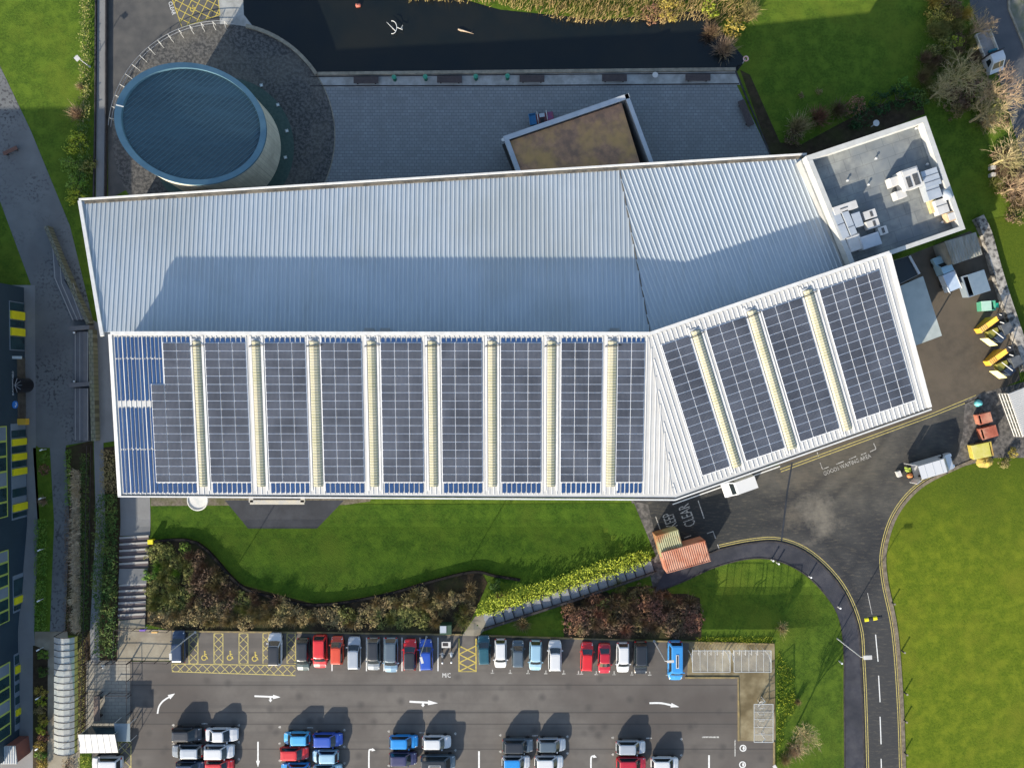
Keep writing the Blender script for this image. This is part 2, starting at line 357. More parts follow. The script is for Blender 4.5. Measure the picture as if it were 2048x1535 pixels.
def _carpark():
    m = M_ASPH; N, K_, B = nodes_of(m); col = B.inputs['Base Color'].links[0].from_socket
    geo = N.new('ShaderNodeNewGeometry')
    def mx(f, a, b):
        x = N.new('ShaderNodeMix'); x.data_type = 'RGBA'; K_.new(f, x.inputs[0]); K_.new(a, x.inputs[6]); x.inputs[7].default_value = b; return x.outputs[2]
    def rng(v, a, b, c, d):
        r = N.new('ShaderNodeMapRange'); r.inputs['From Min'].default_value = a; r.inputs['From Max'].default_value = b; r.inputs['To Min'].default_value = c; r.inputs['To Max'].default_value = d; K_.new(v, r.inputs['Value']); return r.outputs['Result']
    mp = N.new('ShaderNodeMapping'); mp.inputs['Scale'].default_value = (.02, .9, 1); K_.new(geo.outputs['Position'], mp.inputs['Vector'])
    n = N.new('ShaderNodeTexNoise'); n.inputs['Scale'].default_value = 1; n.inputs['Detail'].default_value = 5; K_.new(mp.outputs['Vector'], n.inputs['Vector'])
    col = mx(rng(n.outputs['Fac'], .5, .62, 0, .45), col, A(98, 95, 92))
    sp = N.new('ShaderNodeSeparateXYZ'); K_.new(geo.outputs['Position'], sp.inputs[0])
    for y in (1369, 1424, 1447, 1497):                 # laying joints across the car park
        s_ = N.new('ShaderNodeMath'); s_.operation = 'SUBTRACT'; K_.new(sp.outputs['Y'], s_.inputs[0]); s_.inputs[1].default_value = P(0, y, ZC).y
        a_ = N.new('ShaderNodeMath'); a_.operation = 'ABSOLUTE'; K_.new(s_.outputs[0], a_.inputs[0]); col = mx(rng(a_.outputs[0], .03, .12, .6, 0), col, A(72, 70, 70))
    v = N.new('ShaderNodeTexVoronoi'); v.inputs['Scale'].default_value = .42; K_.new(geo.outputs['Position'], v.inputs['Vector'])
    col = mx(rng(v.outputs['Distance'], .05, .28, .55, 0), col, A(78, 76, 76))
    K_.new(col, B.inputs['Base Color'])
_carpark()
def _east():
    m = M_LAWN_E; N, K_, B = nodes_of(m); col = B.inputs['Base Color'].links[0].from_socket; geo = N.new('ShaderNodeNewGeometry')
    dn = N.new('ShaderNodeTexNoise'); dn.inputs['Scale'].default_value = .09; dn.inputs['Detail'].default_value = 7; dn.inputs['Roughness'].default_value = .7; K_.new(geo.outputs['Position'], dn.inputs['Vector'])
    sp = N.new('ShaderNodeSeparateXYZ'); K_.new(geo.outputs['Position'], sp.inputs[0])
    a = N.new('ShaderNodeMath'); a.operation = 'MULTIPLY_ADD'; a.inputs[1].default_value = 26; K_.new(dn.outputs['Fac'], a.inputs[0]); K_.new(sp.outputs['Y'], a.inputs[2])
    r = N.new('ShaderNodeMapRange'); r.inputs['From Min'].default_value = P(0, 1130).y + 13; r.inputs['From Max'].default_value = P(0, 940).y + 13; r.inputs['To Max'].default_value = .85; K_.new(a.outputs[0], r.inputs['Value'])
    x = N.new('ShaderNodeMix'); x.data_type = 'RGBA'; K_.new(r.outputs['Result'], x.inputs[0]); K_.new(col, x.inputs[6]); K_.new(N.new('ShaderNodeRGB').outputs[0], x.inputs[7])
    f = N.new('ShaderNodeTexNoise'); f.inputs['Scale'].default_value = 3.2; f.inputs['Detail'].default_value = 9; K_.new(geo.outputs['Position'], f.inputs['Vector'])
    q = N.new('ShaderNodeMix'); q.data_type = 'RGBA'; K_.new(f.outputs['Fac'], q.inputs[0]); q.inputs[6].default_value = (.025, .05, .005, 1); q.inputs[7].default_value = (.085, .115, .010, 1); K_.new(q.outputs[2], x.inputs[7])
    K_.new(x.outputs[2], B.inputs['Base Color'])
_east()
# ---- ground sheet to the horizon
def axis(lo, hi, step, far):
    a = [lo - f for f in (far, far * .5, far * .2, far * .07, 12, 4)] ; k = lo
    while k < hi: a.append(k); k += step
    return a + [hi] + [hi + f for f in (4, 12, far * .07, far * .2, far * .5, far)]
def ground():
    xs = axis(-74, 74, 1.0, 900.0); ys = axis(-58, 58, 1.0, 900.0)
    v = [(x, y, hz(x, y)) for y in ys for x in xs]; n = len(xs)
    f = [(j * n + i, j * n + i + 1, (j + 1) * n + i + 1, (j + 1) * n + i) for j in range(len(ys) - 1) for i in range(n - 1)]
    me = bpy.data.meshes.new('ground'); me.from_pydata(v, [], f); me.materials.append(M_GRASS)
    o = bpy.data.objects.new('ground', me); C.objects.link(o); o['kind'] = 'structure'
ground()
# ---- lawns
drape('lawn', [(302, 1010), (1268, 1006), (1312, 1112), (1130, 1165), (1010, 1165), (960, 1140), (900, 1148), (760, 1186), (640, 1206), (480, 1165), (398, 1082), (302, 1080)], .03, M_LAWN_MID)
drape('lawn', [(2100, 915), (1990, 915), (1905, 938), (1838, 975), (1792, 1030), (1770, 1100), (1772, 1160), (1792, 1260), (1803, 1400), (1808, 1700), (2300, 1700), (2300, 900)], .03, M_LAWN_E)
drape('grass_verge', [(1965, 440), (2030, 430), (2100, 440), (2200, 800), (2060, 770), (2010, 600)], .03, M_LAWN_E)
# ---- north side: plaza, promenade, ring, pond
RC = P(447, 272); RR = 223 / S
def disc(name, c, r, z, m, r0=0.0, n=96, a0=0.0, a1=2 * math.pi):
    mb = MB()
    for k in range(n):
        t, u = lerp(a0, a1, k / n), lerp(a0, a1, (k + 1) / n)
        p = [Vector((c.x + q * math.cos(w), c.y + q * math.sin(w), z)) for q, w in ((r0, t), (r, t), (r, u), (r0, u))]
        mb.face(p if r0 > 0 else p[1:3] + [p[0]])
    return mb.build(name, m)
WATER = mat('dark pond water', (.004, .007, .008, 1), (.007, .009, .008, 1), 0.25, 0.12, spec=0.4, bump=0.05, bscale=1.2, c3=(.012, .012, .009, 1), scale2=0.08)
drape('pond_water', [(440, -120), (470, 20), (500, 55), (640, 150), (1000, 146), (1475, 142), (1492, 120), (1440, 60), (1420, 20), (1200, 40), (1000, 20), (860, -20), (820, -120)], .015, WATER)
drape('access_road', [(216, -120), (430, -120), (448, 10), (470, 52), (447, 272), (216, 400)], .012, mat('dark access asphalt', (.050, .050, .050, 1), (.07, .068, .065, 1), 0.6, 0.9, c3=(.10, .095, .085, 1), scale2=0.15))
drape('quay_path', [(432, -120), (480, -120), (488, 30), (505, 52), (447, 200)], .02, M_PROM)
drape('plaza', [(560, 172), (1472, 168), (1545, 320), (1545, 430), (560, 460)], .02, M_PLAZA)
drape('promenade', [(600, 146), (1470, 140), (1480, 170), (600, 176)], .026, M_PROM)
r_o = disc('ring_forecourt', RC, RR, .034, M_SETTS); r_o['kind'] = 'structure'
mb = MB(); strip(mb, [(636, 149), (1000, 145), (1470, 140)], .42, .28, z=0)
mb.build('quay_kerb', M_KERB, kind='structure')
mb = MB(); strip(mb, [(620, 172), (1000, 172), (1478, 168)], .16, .05, z=0); strip(mb, [(620, 154), (1000, 150), (1474, 147)], .12, .05, z=0)
mb.build('promenade_kerb', M_KERB_D, kind='structure')
mb = MB(); strip(mb, [(447 + 223 * math.cos(t), 272 - 223 * math.sin(t)) for t in [math.radians(a) for a in range(33, 80, 3)]], .45, .35, z=0)
strip(mb, [(447 + 223 * math.cos(t), 272 - 223 * math.sin(t)) for t in [math.radians(a) for a in range(-30, 34, 3)]], .14, .05, z=0)
mb.build('ring_kerb', M_KERB, kind='structure')
mb = MB(); strip(mb, [(1470, 140), (1545, 320)], .2, .08, z=0); mb.build('plaza_kerb', M_KERB_D, kind='structure')
drape('flower_bed', [(1545, 322), (1480, 140), (1500, 150), (1560, 285), (1600, 290), (1740, 215), (1840, 190), (1850, 228), (1600, 330)], .02, M_SOIL)
# ---- west side
drape('west_path', [(-80, 40), (0, 132), (62, 262), (140, 452), (186, 640), (192, 880), (132, 890), (132, 1270), (100, 1270), (100, 905), (70, 890), (64, 575), (0, 402), (-80, 260)], .014, M_PATH)
drape('facade_pavement', [(-80, 570), (70, 570), (72, 900), (70, 1290), (72, 1700), (-80, 1700)], .02, M_RAMP)
drape('hedge_strip', [(150, -100), (192, -100), (188, 400), (160, 470), (128, 395), (112, 340), (150, 200)], .02, M_GRASS)
drape('raised_path', [(196, -120), (214, -120), (212, 410), (192, 410)], .05, M_RAMP)
drape('ramp_path', [(186, 640), (232, 660), (238, 880), (207, 885), (200, 1325), (182, 1325), (188, 890)], .04, M_RAMP)
mb = MB(); strip(mb, [(216, -100), (215, 250), (213, 400)], .16, .5); strip(mb, [(194, -100), (192, 250), (189, 400)], .16, .3)
mb.build('path_edging', M_KERB_D, kind='structure')
drape('path', [(70, 1262), (135, 1262), (160, 1500), (160, 1700), (95, 1700), (96, 1300), (70, 1290)], .03, M_CONC)
drape('planting_bed', [(66, 895), (100, 895), (100, 1262), (68, 1262)], .02, M_GRASS)
drape('planting_bed', [(131, 895), (186, 880), (182, 1330), (172, 1480), (156, 1480), (156, 1270), (131, 1270)], .022, M_SOIL)
drape('planting_bed', [(203, 895), (240, 890), (246, 1010), (240, 1320), (198, 1320)], .022, M_SOIL)
drape('planting_bed', [(66, 1290), (98, 1290), (96, 1700), (66, 1700)], .022, M_SOIL)
drape('terrace', [(240, 985), (300, 985), (300, 1071), (240, 1071)], .03, M_RAMP)
drape('landing', [(237, 1255), (342, 1260), (342, 1320), (235, 1320)], .035, M_CONC)
drape('bin_yard', [(172, 1320), (262, 1320), (262, 1480), (172, 1480)], .03, M_PAVERS)
drape('gravel_strip', [(300, 960), (760, 960), (740, 1002), (690, 1009), (302, 1011)], .036, M_GRAVEL)
drape('lawn_path', [(450, 1000), (688, 1000), (634, 1056), (496, 1056)], .042, M_TARMAC_D)
# ---- banks of shrubs
drape('shrub_bed', [(300, 1078), (398, 1084), (480, 1168), (640, 1210), (760, 1192), (900, 1152), (962, 1142), (975, 1165), (940, 1245), (925, 1266), (340, 1260), (288, 1246)], .02, M_SOIL)
drape('shrub_bed', [(1128, 1200), (1300, 1165), (1400, 1195), (1402, 1280), (1128, 1274)], .02, M_SOIL)
mb = MB(); strip(mb, smooth_line([(302, 1082), (396, 1084), (478, 1166), (540, 1190), (632, 1208), (760, 1190), (860, 1162), (945, 1142), (990, 1150), (1040, 1158)], 4), .3, .42)
mb.build('lawn_edging', mat('black timber edging', (.008, .008, .009, 1), (.014, .013, .012, 1), 2, .9, spec=.1), kind='structure')
# ---- car park
car_park = drape('car_park', [(262, 1322), (341, 1322), (341, 1260), (925, 1268), (1380, 1284), (1376, 1352), (1478, 1352), (1478, 1478), (1550, 1480), (1550, 1700), (262, 1700)], .03, M_ASPH)
drape('cycle_apron', [(1378, 1284), (1549, 1288), (1551, 1482), (1477, 1480), (1477, 1353), (1374, 1353)], .034, M_CONC_D)
mb = MB(); strip(mb, [(345, 1261), (640, 1264), (925, 1268)], .2, .14, z=ZC - .03); strip(mb, [(958, 1270), (1200, 1277), (1382, 1283), (1548, 1287)], .2, .14, z=ZC - .03)
strip(mb, [(1370, 1354), (1476, 1354), (1477, 1420), (1477, 1480)], .22, .1, z=ZC); strip(mb, [(1548, 1482), (1548, 1700)], .2, .12, z=ZC)
mb.build('car_park_kerb', mat('lichened kerb', A(170, 150, 100), A(130, 118, 90), 1.5, 0.9), kind='structure')
drape('shelter_drive', [(184, 1484), (262, 1484), (262, 1700), (184, 1700)], .028, M_ASPH)
# ---- service yard, road, footpath
_inner = smooth_line([(1310, 1184), (1370, 1160), (1430, 1133), (1500, 1116), (1560, 1122), (1620, 1156), (1668, 1215), (1686, 1280), (1688, 1400), (1690, 1700)], 5)
_kerb = smooth_line([(1440, 1098), (1500, 1086), (1560, 1084), (1620, 1110), (1680, 1172), (1714, 1250), (1721, 1330), (1726, 1450), (1732, 1700)], 5)
_east = smooth_line([(1985, 905), (1905, 938), (1838, 975), (1792, 1030), (1770, 1100), (1772, 1160), (1792, 1260), (1803, 1400), (1808, 1540), (1812, 1700)], 5)
drape('service_road', [(1560, 930), (1862, 790), (1960, 770), (1985, 905)] + _east[1:] + _inner[::-1][:-1] + [(1306, 1170), (1270, 1008), (1270, 960)], .012, M_YARD)
drape('service_yard', [(1780, 525), (1940, 462), (1978, 490), (2010, 610), (2035, 720), (2040, 760), (1990, 782), (1935, 800), (1862, 830), (1560, 935), (1540, 900)], .016, mat('brown yard tarmac', A(104, 94, 80), A(88, 80, 68), 0.8, 0.85, detail=11, bump=0.3, bscale=9, c3=A(116, 104, 88), scale2=0.15))
drape('worn_apron', [(1560, 930), (1862, 828), (1930, 806), (1900, 930), (1838, 968), (1700, 1080), (1640, 1110), (1560, 1080), (1500, 1082), (1440, 1092), (1400, 1010)], .018, M_YARD)
drape('loading_bay', [(1296, 1010), (1400, 985), (1560, 935), (1560, 1020), (1440, 1070), (1440, 1096), (1326, 1140)], .022, M_YARD)
drape('footpath', [(1310, 1180), (1330, 1140)] + _kerb + _inner[::-1], .09, M_WALK)
drape('cobbled_strip', [(1262, 1000), (1296, 1008), (1330, 1150), (1306, 1175), (1282, 1060)], .024, M_ROUGH)
mb = MB(); strip(mb, [(1340, 1138)] + _kerb, .2, .12, z=0); mb.build('footpath_kerb', M_KERB_D, kind='structure')
mb = MB(); strip(mb, _inner, .16, .13, z=0); mb.build('lawn_kerb', M_KERB_D, kind='structure')
mb = MB(); strip(mb, _east, .42, .12, z=0); mb.build('road_kerb', mat('pale verge kerb', A(150, 138, 120), A(110, 100, 84), 2, 0.9), kind='structure')
drape('stony_corner', [(1930, 800), (1965, 785), (2060, 760), (2060, 915), (1990, 915), (1905, 938), (1925, 870)], .026, M_ROUGH)
drape('verge_path', [(1968, 505), (1982, 505), (2052, 735), (2040, 745)], .03, mat('pale dusty path', A(206, 196, 176), A(170, 160, 142), 1.0, 0.95))
road_ne = [(1930, -160), (2012, -160), (2016, 20), (2062, 130), (2120, 300), (2200, 420), (2080, 420), (2030, 270), (1990, 130), (1940, 10)]
drape('lane', road_ne, .02, mat('lane asphalt', (.060, .064, .072, 1), (.075, .078, .084, 1), 0.6, 0.85))
drape('lane_pavement', [(2014, -160), (2018, 18), (2064, 128), (2125, 300), (2300, 300), (2300, -160)], .06, mat('mossy slabs', (.13, .13, .115, 1), (.09, .10, .06, 1), 0.8, 0.9))
mb = MB(); strip(mb, [(2013, -160), (2017, 19), (2062, 129), (2122, 300)], .25, .16, z=0); mb.build('lane_kerb', M_KERB, kind='structure')

# ------------------------------------------------------------------ painted markings
ROAD = bpy.data.objects['service_road']; YARD = bpy.data.objects['worn_apron']; BAY = bpy.data.objects['loading_bay']; ACC = bpy.data.objects['access_road']
PU = .006
def line(name, pts, w, m, parent, z, up=PU):
    mb = MB(); strip(mb, pts, w, 0, z=z, up=up); return mb.build(name, m, parent)
def offset(pts, d):
    out = []
    for i, (x, y) in enumerate(pts):
        a, b = pts[max(i - 1, 0)], pts[min(i + 1, len(pts) - 1)]; dx, dy = b[0] - a[0], b[1] - a[1]; l = math.hypot(dx, dy)
        out.append((x - dy / l * d, y + dx / l * d))
    return out
def clip(pts, a): return [p for p in pts if p[1] > a]
for d in (-5, -9): line('yellow_line', offset(_kerb, d), .1, M_YELLOW_OLD, ROAD, 0, .026)
for d in (5, 9): line('yellow_line', [p for p in offset(_east, d) if p[1] > 944], .1, M_YELLOW_OLD, ROAD, 0, .028)
for d in (0, 5): line('yellow_line', [(1560 + d * .3, 938 + d), (1868 + d * .3, 825 + d), (1952 + d, 790 + d)], .1, M_YELLOW_OLD, ROAD, 0, .026)
line('white_line', [(1345, 1008), (1560, 932)], .14, M_WHITE, ROAD, 0, .03)
for a, b in (((1751, 1268), (1756, 1322)), ((1757, 1350), (1760, 1403)), ((1760, 1432), (1762, 1487)), ((1762, 1516), (1764, 1580))): line('lane_dash', [a, b], .13, M_WHITE, ROAD, 0, .02)
line('lane_dash', [(1735, 1185), (1744, 1228)], .08, M_WHITE_OLD, ROAD, 0, .02)
line('drain_channel', [(1584, 925), (1574, 985), (1562, 1088)], .22, M_TARMAC_D, ROAD, 0, .027)
for pts in ([(1634, 904), (1637, 912)], [(1640, 925), (1645, 938), (1657, 933)], [(1752, 897), (1740, 903)], [(1747, 886), (1752, 897)], [(1672, 928), (1687, 922)], [(1698, 918), (1712, 912)], [(1722, 909), (1732, 905)]):
    line('bay_mark', pts, .1, M_WHITE_OLD, YARD, 0, .026)
for pts in ([(1311, 1032), (1322, 1063)], [(1396, 1000), (1408, 1036)], [(1414, 1066), (1426, 1062), (1431, 1076)], [(1435, 1088), (1439, 1099)], [(1368, 1075), (1382, 1070)]):
    line('bay_mark', pts, .13, M_WHITE_OLD, BAY, 0, .03)
def ground_text(txt, px, py, z, size, ang, parent, m, sx=1.0, sy=1.0, up=.03):
    o = text_mesh(txt, size, 'painted_lettering', m); p = P(px, py, z)
    o.parent = parent; o.location = p + Vector((0, 0, up)) - ORG[parent]; o.rotation_euler = (0, 0, ang); o.scale = (sx, sy, 1); return o
ang = math.atan2(31, -11)
for k, (txt, px, py) in enumerate((('KEEP', 1341, 1040), ('CLEAR', 1375, 1030))): ground_text(txt, px, py, 0, 0.95, ang, BAY, M_WHITE_OLD, 1.0 if k == 0 else 1.08, 2.3)
ground_text('GOODS WAITING AREA', 1694, 929, 0, 0.62, math.atan2(33, 84), YARD, M_WHITE_OLD, 1.0, 1.25)
ground_text('CLEAR', 344, 17, 0, 0.62, math.atan2(-34, 11), ACC, M_WHITE, 1.0, 1.2)
ground_text('M/C', 893, 1350, ZC, 0.75, 0, car_park, M_WHITE, .85, 1.1, .008)
def hatch(name, poly, z, m, parent, step, w=.09, up=.009, edge=True, angs=(45, -45)):
    q = [P(x, y, z) for x, y in poly]; mb = MB()
    if edge: strip(mb, poly + [poly[0]], w * 1.25, 0, z=z, up=up + .002)
    c = sum(q, Vector()) / len(q)
    for li, a in enumerate(angs):
        d = Vector((math.cos(math.radians(a)), math.sin(math.radians(a)), 0)); nrm = Vector((-d.y, d.x, 0))
        ts = [(p - c).dot(nrm) for p in q]; t = math.floor(min(ts) / step) * step
        while t < max(ts):
            hits = []
            for i in range(len(q)):
                A_, B_ = q[i], q[(i + 1) % len(q)]; ta, tb = (A_ - c).dot(nrm) - t, (B_ - c).dot(nrm) - t
                if ta * tb < 0: hits.append((A_ + (B_ - A_) * (ta / (ta - tb))))
            hits.sort(key=lambda p: p.dot(d))
            for i in range(0, len(hits) - 1, 2):
                A_, B_ = hits[i], hits[i + 1]; s_ = nrm * w / 2; u = Vector((0, 0, up + li * .001))
                mb.face([A_ - s_ + u, B_ - s_ + u, B_ + s_ + u, A_ + s_ + u])
            t += step
    return mb.build(name, m, parent)
hatch('yellow_hatching', [(331, -40), (430, -60), (440, 30), (364, 55), (352, 20)], 0, M_YELLOW, ACC, .95, .1, .02, angs=(63, -27))
for x0, x1 in ((378, 396), (428, 446), (478, 496), (526, 538), (574, 591)):
    hatch('yellow_hatching', [(x0, 1266), (x1, 1266), (x1, 1326), (x0, 1326)], ZC, M_YELLOW_OLD, car_park, .82)
hatch('yellow_hatching', [(344, 1326.5), (591, 1330), (591, 1350), (344, 1342)], ZC, M_YELLOW_OLD, car_park, .82)
hatch('yellow_hatching', [(237, 1482), (262, 1482), (262, 1560), (237, 1560)], ZC, M_YELLOW_OLD, car_park, 1.0)
mb = MB()
strip(mb, [(918, 1276), (918, 1342), (952, 1342), (952, 1276)], .17, 0, z=ZC, up=.008)
for k in range(3):
    y0, y1 = 1291 + k * 17, 1307 + k * 17
    strip(mb, [(919, y0), (951, y1)], .15, 0, z=ZC, up=.009); strip(mb, [(951, y0), (919, y1)], .15, 0, z=ZC, up=.010)
mb.build('yellow_hatching', M_YELLOW, car_park)
for x in (664, 733, 768, 804, 840, 876): line('bay_line', [(x, 1274), (x, 1341)], .15, M_WHITE, car_park, ZC)
for k in range(12):
    x = 985 + 35.6 * k if k < 6 else 985 + 35.6 * (k - 6) + 172
    mb = MB(); strip(mb, [(x - 3.5, 1345 + k * .4), (x + 3.5, 1345 + k * .4)], .13, 0, z=ZC, up=PU); strip(mb, [(x, 1345 + k * .4), (x, 1338 + k * .4)], .13, 0, z=ZC, up=PU + .001)
    mb.build('bay_tick', M_WHITE_OLD, car_park)
for x, ys in ((347, (1449, 1487)), (478, (1449, 1483, 1517)), (560, (1453, 1486, 1520)), (689, (1459, 1492, 1525)), (778, (1461, 1530)), (911, (1466, 1499)), (1001, (1469, 1502)), (1135, (1472, 1505)), (1226, (1474, 1508)), (1363, (1477, 1509))):
    for y in ys:
        mb = MB(); strip(mb, [(x - 3, y), (x + 2, y)], .16, 0, z=ZC, up=PU); strip(mb, [(x, y - 2.5), (x, y + 2.5)], .16, 0, z=ZC, up=PU + .001); mb.build('bay_tick', M_WHITE_OLD, car_park)
for x, y in ((409, 1446), (620, 1454), (844, 1464), (1070, 1470), (1298, 1475)): line('bay_tick', [(x - 6, y), (x + 6, y)], .16, M_WHITE_OLD, car_park, ZC)
def arrow(pts, head=13, hw=5.0, w=.2, hook=None):
    mb = MB(); strip(mb, pts, w, 0, z=ZC, up=PU)
    (x0, y0), (x1, y1) = pts[-2], pts[-1]; l = math.hypot(x1 - x0, y1 - y0); dx, dy = (x1 - x0) / l, (y1 - y0) / l
    t = [(x1 - dy * hw, y1 + dx * hw), (x1 + dx * head, y1 + dy * head), (x1 + dy * hw, y1 - dx * hw)]
    mb.face([P(a, b, ZC) + Vector((0, 0, PU + .001)) for a, b in t])
    if hook:
        strip(mb, hook[:2], w, 0, z=ZC, up=PU + .002); (x0, y0), (x1, y1) = hook[0], hook[1]
        mb.face([P(a, b, ZC) + Vector((0, 0, PU + .003)) for a, b in ((x1 - 4, y1), (x1, y1 + 5), (x1 + 4, y1))])
    o = mb.build('direction_arrow', M_WHITE, car_park)
    for f in o.data.polygons:
        if f.normal.z < 0: f.flip()
arrow(smooth_line([(315, 1426), (318, 1412), (326, 1401), (338, 1393)], 4), 14, 5)
arrow([(509, 1391), (546, 1392.5)], 15, 4.5, .22, [(541, 1393), (541, 1398)])
arrow([(819, 1402), (856, 1404)], 20, 5, .26, [(846, 1404), (846, 1408)])
arrow(smooth_line([(1299, 1405), (1322, 1405), (1342, 1409)], 4), 17, 4.5, .24)
arrow([(516, 1482), (516, 1520)], 13, 4, .2)
arrow(smooth_line([(738, 1545), (738, 1503), (741, 1498), (744, 1498)], 4), 7, 3.5, .2)
arrow(smooth_line([(1182, 1545), (1182, 1516), (1185, 1511), (1187, 1511)], 4), 7, 3.5, .2)
line('lane_dash', [(958, 1501), (958, 1560)], .22, M_WHITE, car_park, ZC); line('lane_dash', [(1418, 1509), (1418, 1560)], .22, M_WHITE, car_park, ZC)
line('lane_dash', [(1470, 1478), (1470, 1512)], .14, M_WHITE_OLD, car_park, ZC)
line('lane_dash', [(1404, 1473), (1438, 1473)], .2, M_WHITE_OLD, car_park, ZC)
def arc(cx, cy, r, a0, a1, n=14): return [(cx + r * math.cos(math.radians(lerp(a0, a1, k / n))), cy - r * math.sin(math.radians(lerp(a0, a1, k / n)))) for k in range(n + 1)]
def ring_disc(cx, cy):
    mb = MB(); strip(mb, arc(cx, cy, 5.8, 0, 360, 24), .14, 0, z=ZC, up=PU)
    for r in (1.5, 3.6): strip(mb, arc(cx - 1.2, cy, r, -65, 65), .13, 0, z=ZC, up=PU + .001)
    mb.build('contactless_symbol', M_WHITE, car_park)
ring_disc(1486, 1495); ring_disc(1485, 1528)
for cx, cy in ((409, 1311), (460, 1311), (510, 1313)):
    mb = MB(); strip(mb, arc(cx - 1, cy + 3.5, 4.6, 100, 350), .13, 0, z=ZC, up=PU)
    strip(mb, [(cx + .5, cy - 7), (cx + .5, cy), (cx + 4, cy + 1), (cx + 6, cy + 6)], .15, 0, z=ZC, up=PU + .001)
    strip(mb, [(cx + .5, cy - 4), (cx + 4.5, cy - 3)], .13, 0, z=ZC, up=PU + .002); strip(mb, arc(cx + .5, cy - 9, .9, 0, 360, 8), .12, 0, z=ZC, up=PU)
    mb.build('wheelchair_symbol', M_YELLOW, car_park)
mb = MB(); strip(mb, arc(385, 19, 4.2, 150, 400), .13, 0, z=0, up=.026); strip(mb, [(386, 10), (386, 17), (391, 15)], .13, 0, z=0, up=.027); mb.build('wheelchair_symbol', M_YELLOW, ACC)
# ------------------------------------------------------------------ materials
M_SILVER = mat('silver roof sheet', (.38, .425, .46, 1), (.345, .39, .43, 1), 0.25, 0.6, metal=.30, spec=0.5, c3=(.42, .45, .47, 1), scale2=0.06)
M_SILVER_RIB = mat('silver roof rib', (.43, .475, .51, 1), (.395, .44, .475, 1), 0.3, 0.6, metal=.30, spec=0.5)
def _streaks(m, k, tint):
    N, K_, B = nodes_of(m); col = B.inputs['Base Color'].links[0].from_socket; geo = N.new('ShaderNodeNewGeometry')
    mp = N.new('ShaderNodeMapping'); mp.inputs['Scale'].default_value = (1.5, .09, 1); K_.new(geo.outputs['Position'], mp.inputs['Vector'])
    n = N.new('ShaderNodeTexNoise'); n.inputs['Scale'].default_value = 1; n.inputs['Detail'].default_value = 8; n.inputs['Roughness'].default_value = .7; K_.new(mp.outputs['Vector'], n.inputs['Vector'])
    n2 = N.new('ShaderNodeTexNoise'); n2.inputs['Scale'].default_value = .07; n2.inputs['Detail'].default_value = 5; K_.new(geo.outputs['Position'], n2.inputs['Vector'])
    out = col
    for src, a, b in ((n, .50, .72), (n2, .50, .68)):
        r = N.new('ShaderNodeMapRange'); r.inputs['From Min'].default_value = a; r.inputs['From Max'].default_value = b; r.inputs['To Max'].default_value = k; K_.new(src.outputs['Fac'], r.inputs['Value'])
        x = N.new('ShaderNodeMix'); x.data_type = 'RGBA'; K_.new(r.outputs['Result'], x.inputs[0]); K_.new(out, x.inputs[6]); x.inputs[7].default_value = tint; out = x.outputs[2]
    K_.new(out, B.inputs['Base Color'])
_streaks(M_SILVER, .45, (.27, .29, .28, 1)); _streaks(M_SILVER_RIB, .40, (.32, .34, .33, 1))
M_WROOF = mat('white roof sheet', (.42, .42, .41, 1), (.37, .37, .36, 1), 0.5, 0.5)
M_WRIB = mat('white roof rib', (.52, .52, .51, 1), (.46, .46, .45, 1), 0.6, 0.5)
M_TRIM = mat('white roof trim', (.58, .58, .56, 1), (.50, .49, .47, 1), 1.2, 0.5)
M_GUTTER = mat('dark dirty gutter', (.06, .055, .045, 1), (.14, .12, .09, 1), 0.9, 0.8, lo=.4, hi=.6)
M_SKYL = mat('yellowed skylight sheet', (.33, .32, .22, 1), (.28, .27, .16, 1), 0.7, 0.5, c3=(.40, .36, .27, 1), scale2=0.3)
M_SKYR = mat('skylight rib', (.48, .46, .37, 1), rough=0.5)
M_FILM = mat('blue solar film', (.014, .040, .115, 1), (.018, .052, .14, 1), 0.5, 0.3, spec=0.4)
M_WALL = mat('pale building wall', (.34, .34, .33, 1), (.28, .28, .27, 1), 0.7, 0.85)
M_BLACK = mat('black cable', (.02, .02, .02, 1), rough=0.6)
def panel_mat():
    m = mat('solar panel glass', (.055, .058, .068, 1), rough=0.30, spec=0.35)
    N, K_, B = nodes_of(m)
    uv = N.new('ShaderNodeUVMap'); t = N.new('ShaderNodeTexBrick'); t.offset = 0.0
    t.inputs['Scale'].default_value = 1; t.inputs['Brick Width'].default_value = 1 / 10; t.inputs['Row Height'].default_value = 1 / 6; t.inputs['Mortar Size'].default_value = 0.009
    t.inputs['Color1'].default_value = (.036, .043, .062, 1); t.inputs['Color2'].default_value = (.029, .036, .054, 1); t.inputs['Mortar'].default_value = (.12, .125, .135, 1)
    K_.new(uv.outputs['UV'], t.inputs['Vector'])
    g = N.new('ShaderNodeNewGeometry'); n = N.new('ShaderNodeTexNoise'); n.inputs['Scale'].default_value = 0.35; n.inputs['Detail'].default_value = 4; K_.new(g.outputs['Position'], n.inputs['Vector'])
    x = N.new('ShaderNodeMix'); x.data_type = 'RGBA'; x.blend_type = 'MULTIPLY'; x.inputs[0].default_value = 1
    r = N.new('ShaderNodeMapRange'); r.inputs['From Min'].default_value = .3; r.inputs['From Max'].default_value = .7; r.inputs['To Min'].default_value = .75; r.inputs['To Max'].default_value = 1.3; K_.new(n.outputs['Fac'], r.inputs['Value'])
    K_.new(t.outputs['Color'], x.inputs[6]); K_.new(r.outputs['Result'], x.inputs[7]); K_.new(x.outputs[2], B.inputs['Base Color'])
    return m
M_PANEL = panel_mat()
M_PFRAME = mat('solar panel frame', (.60, .62, .65, 1), rough=0.5)

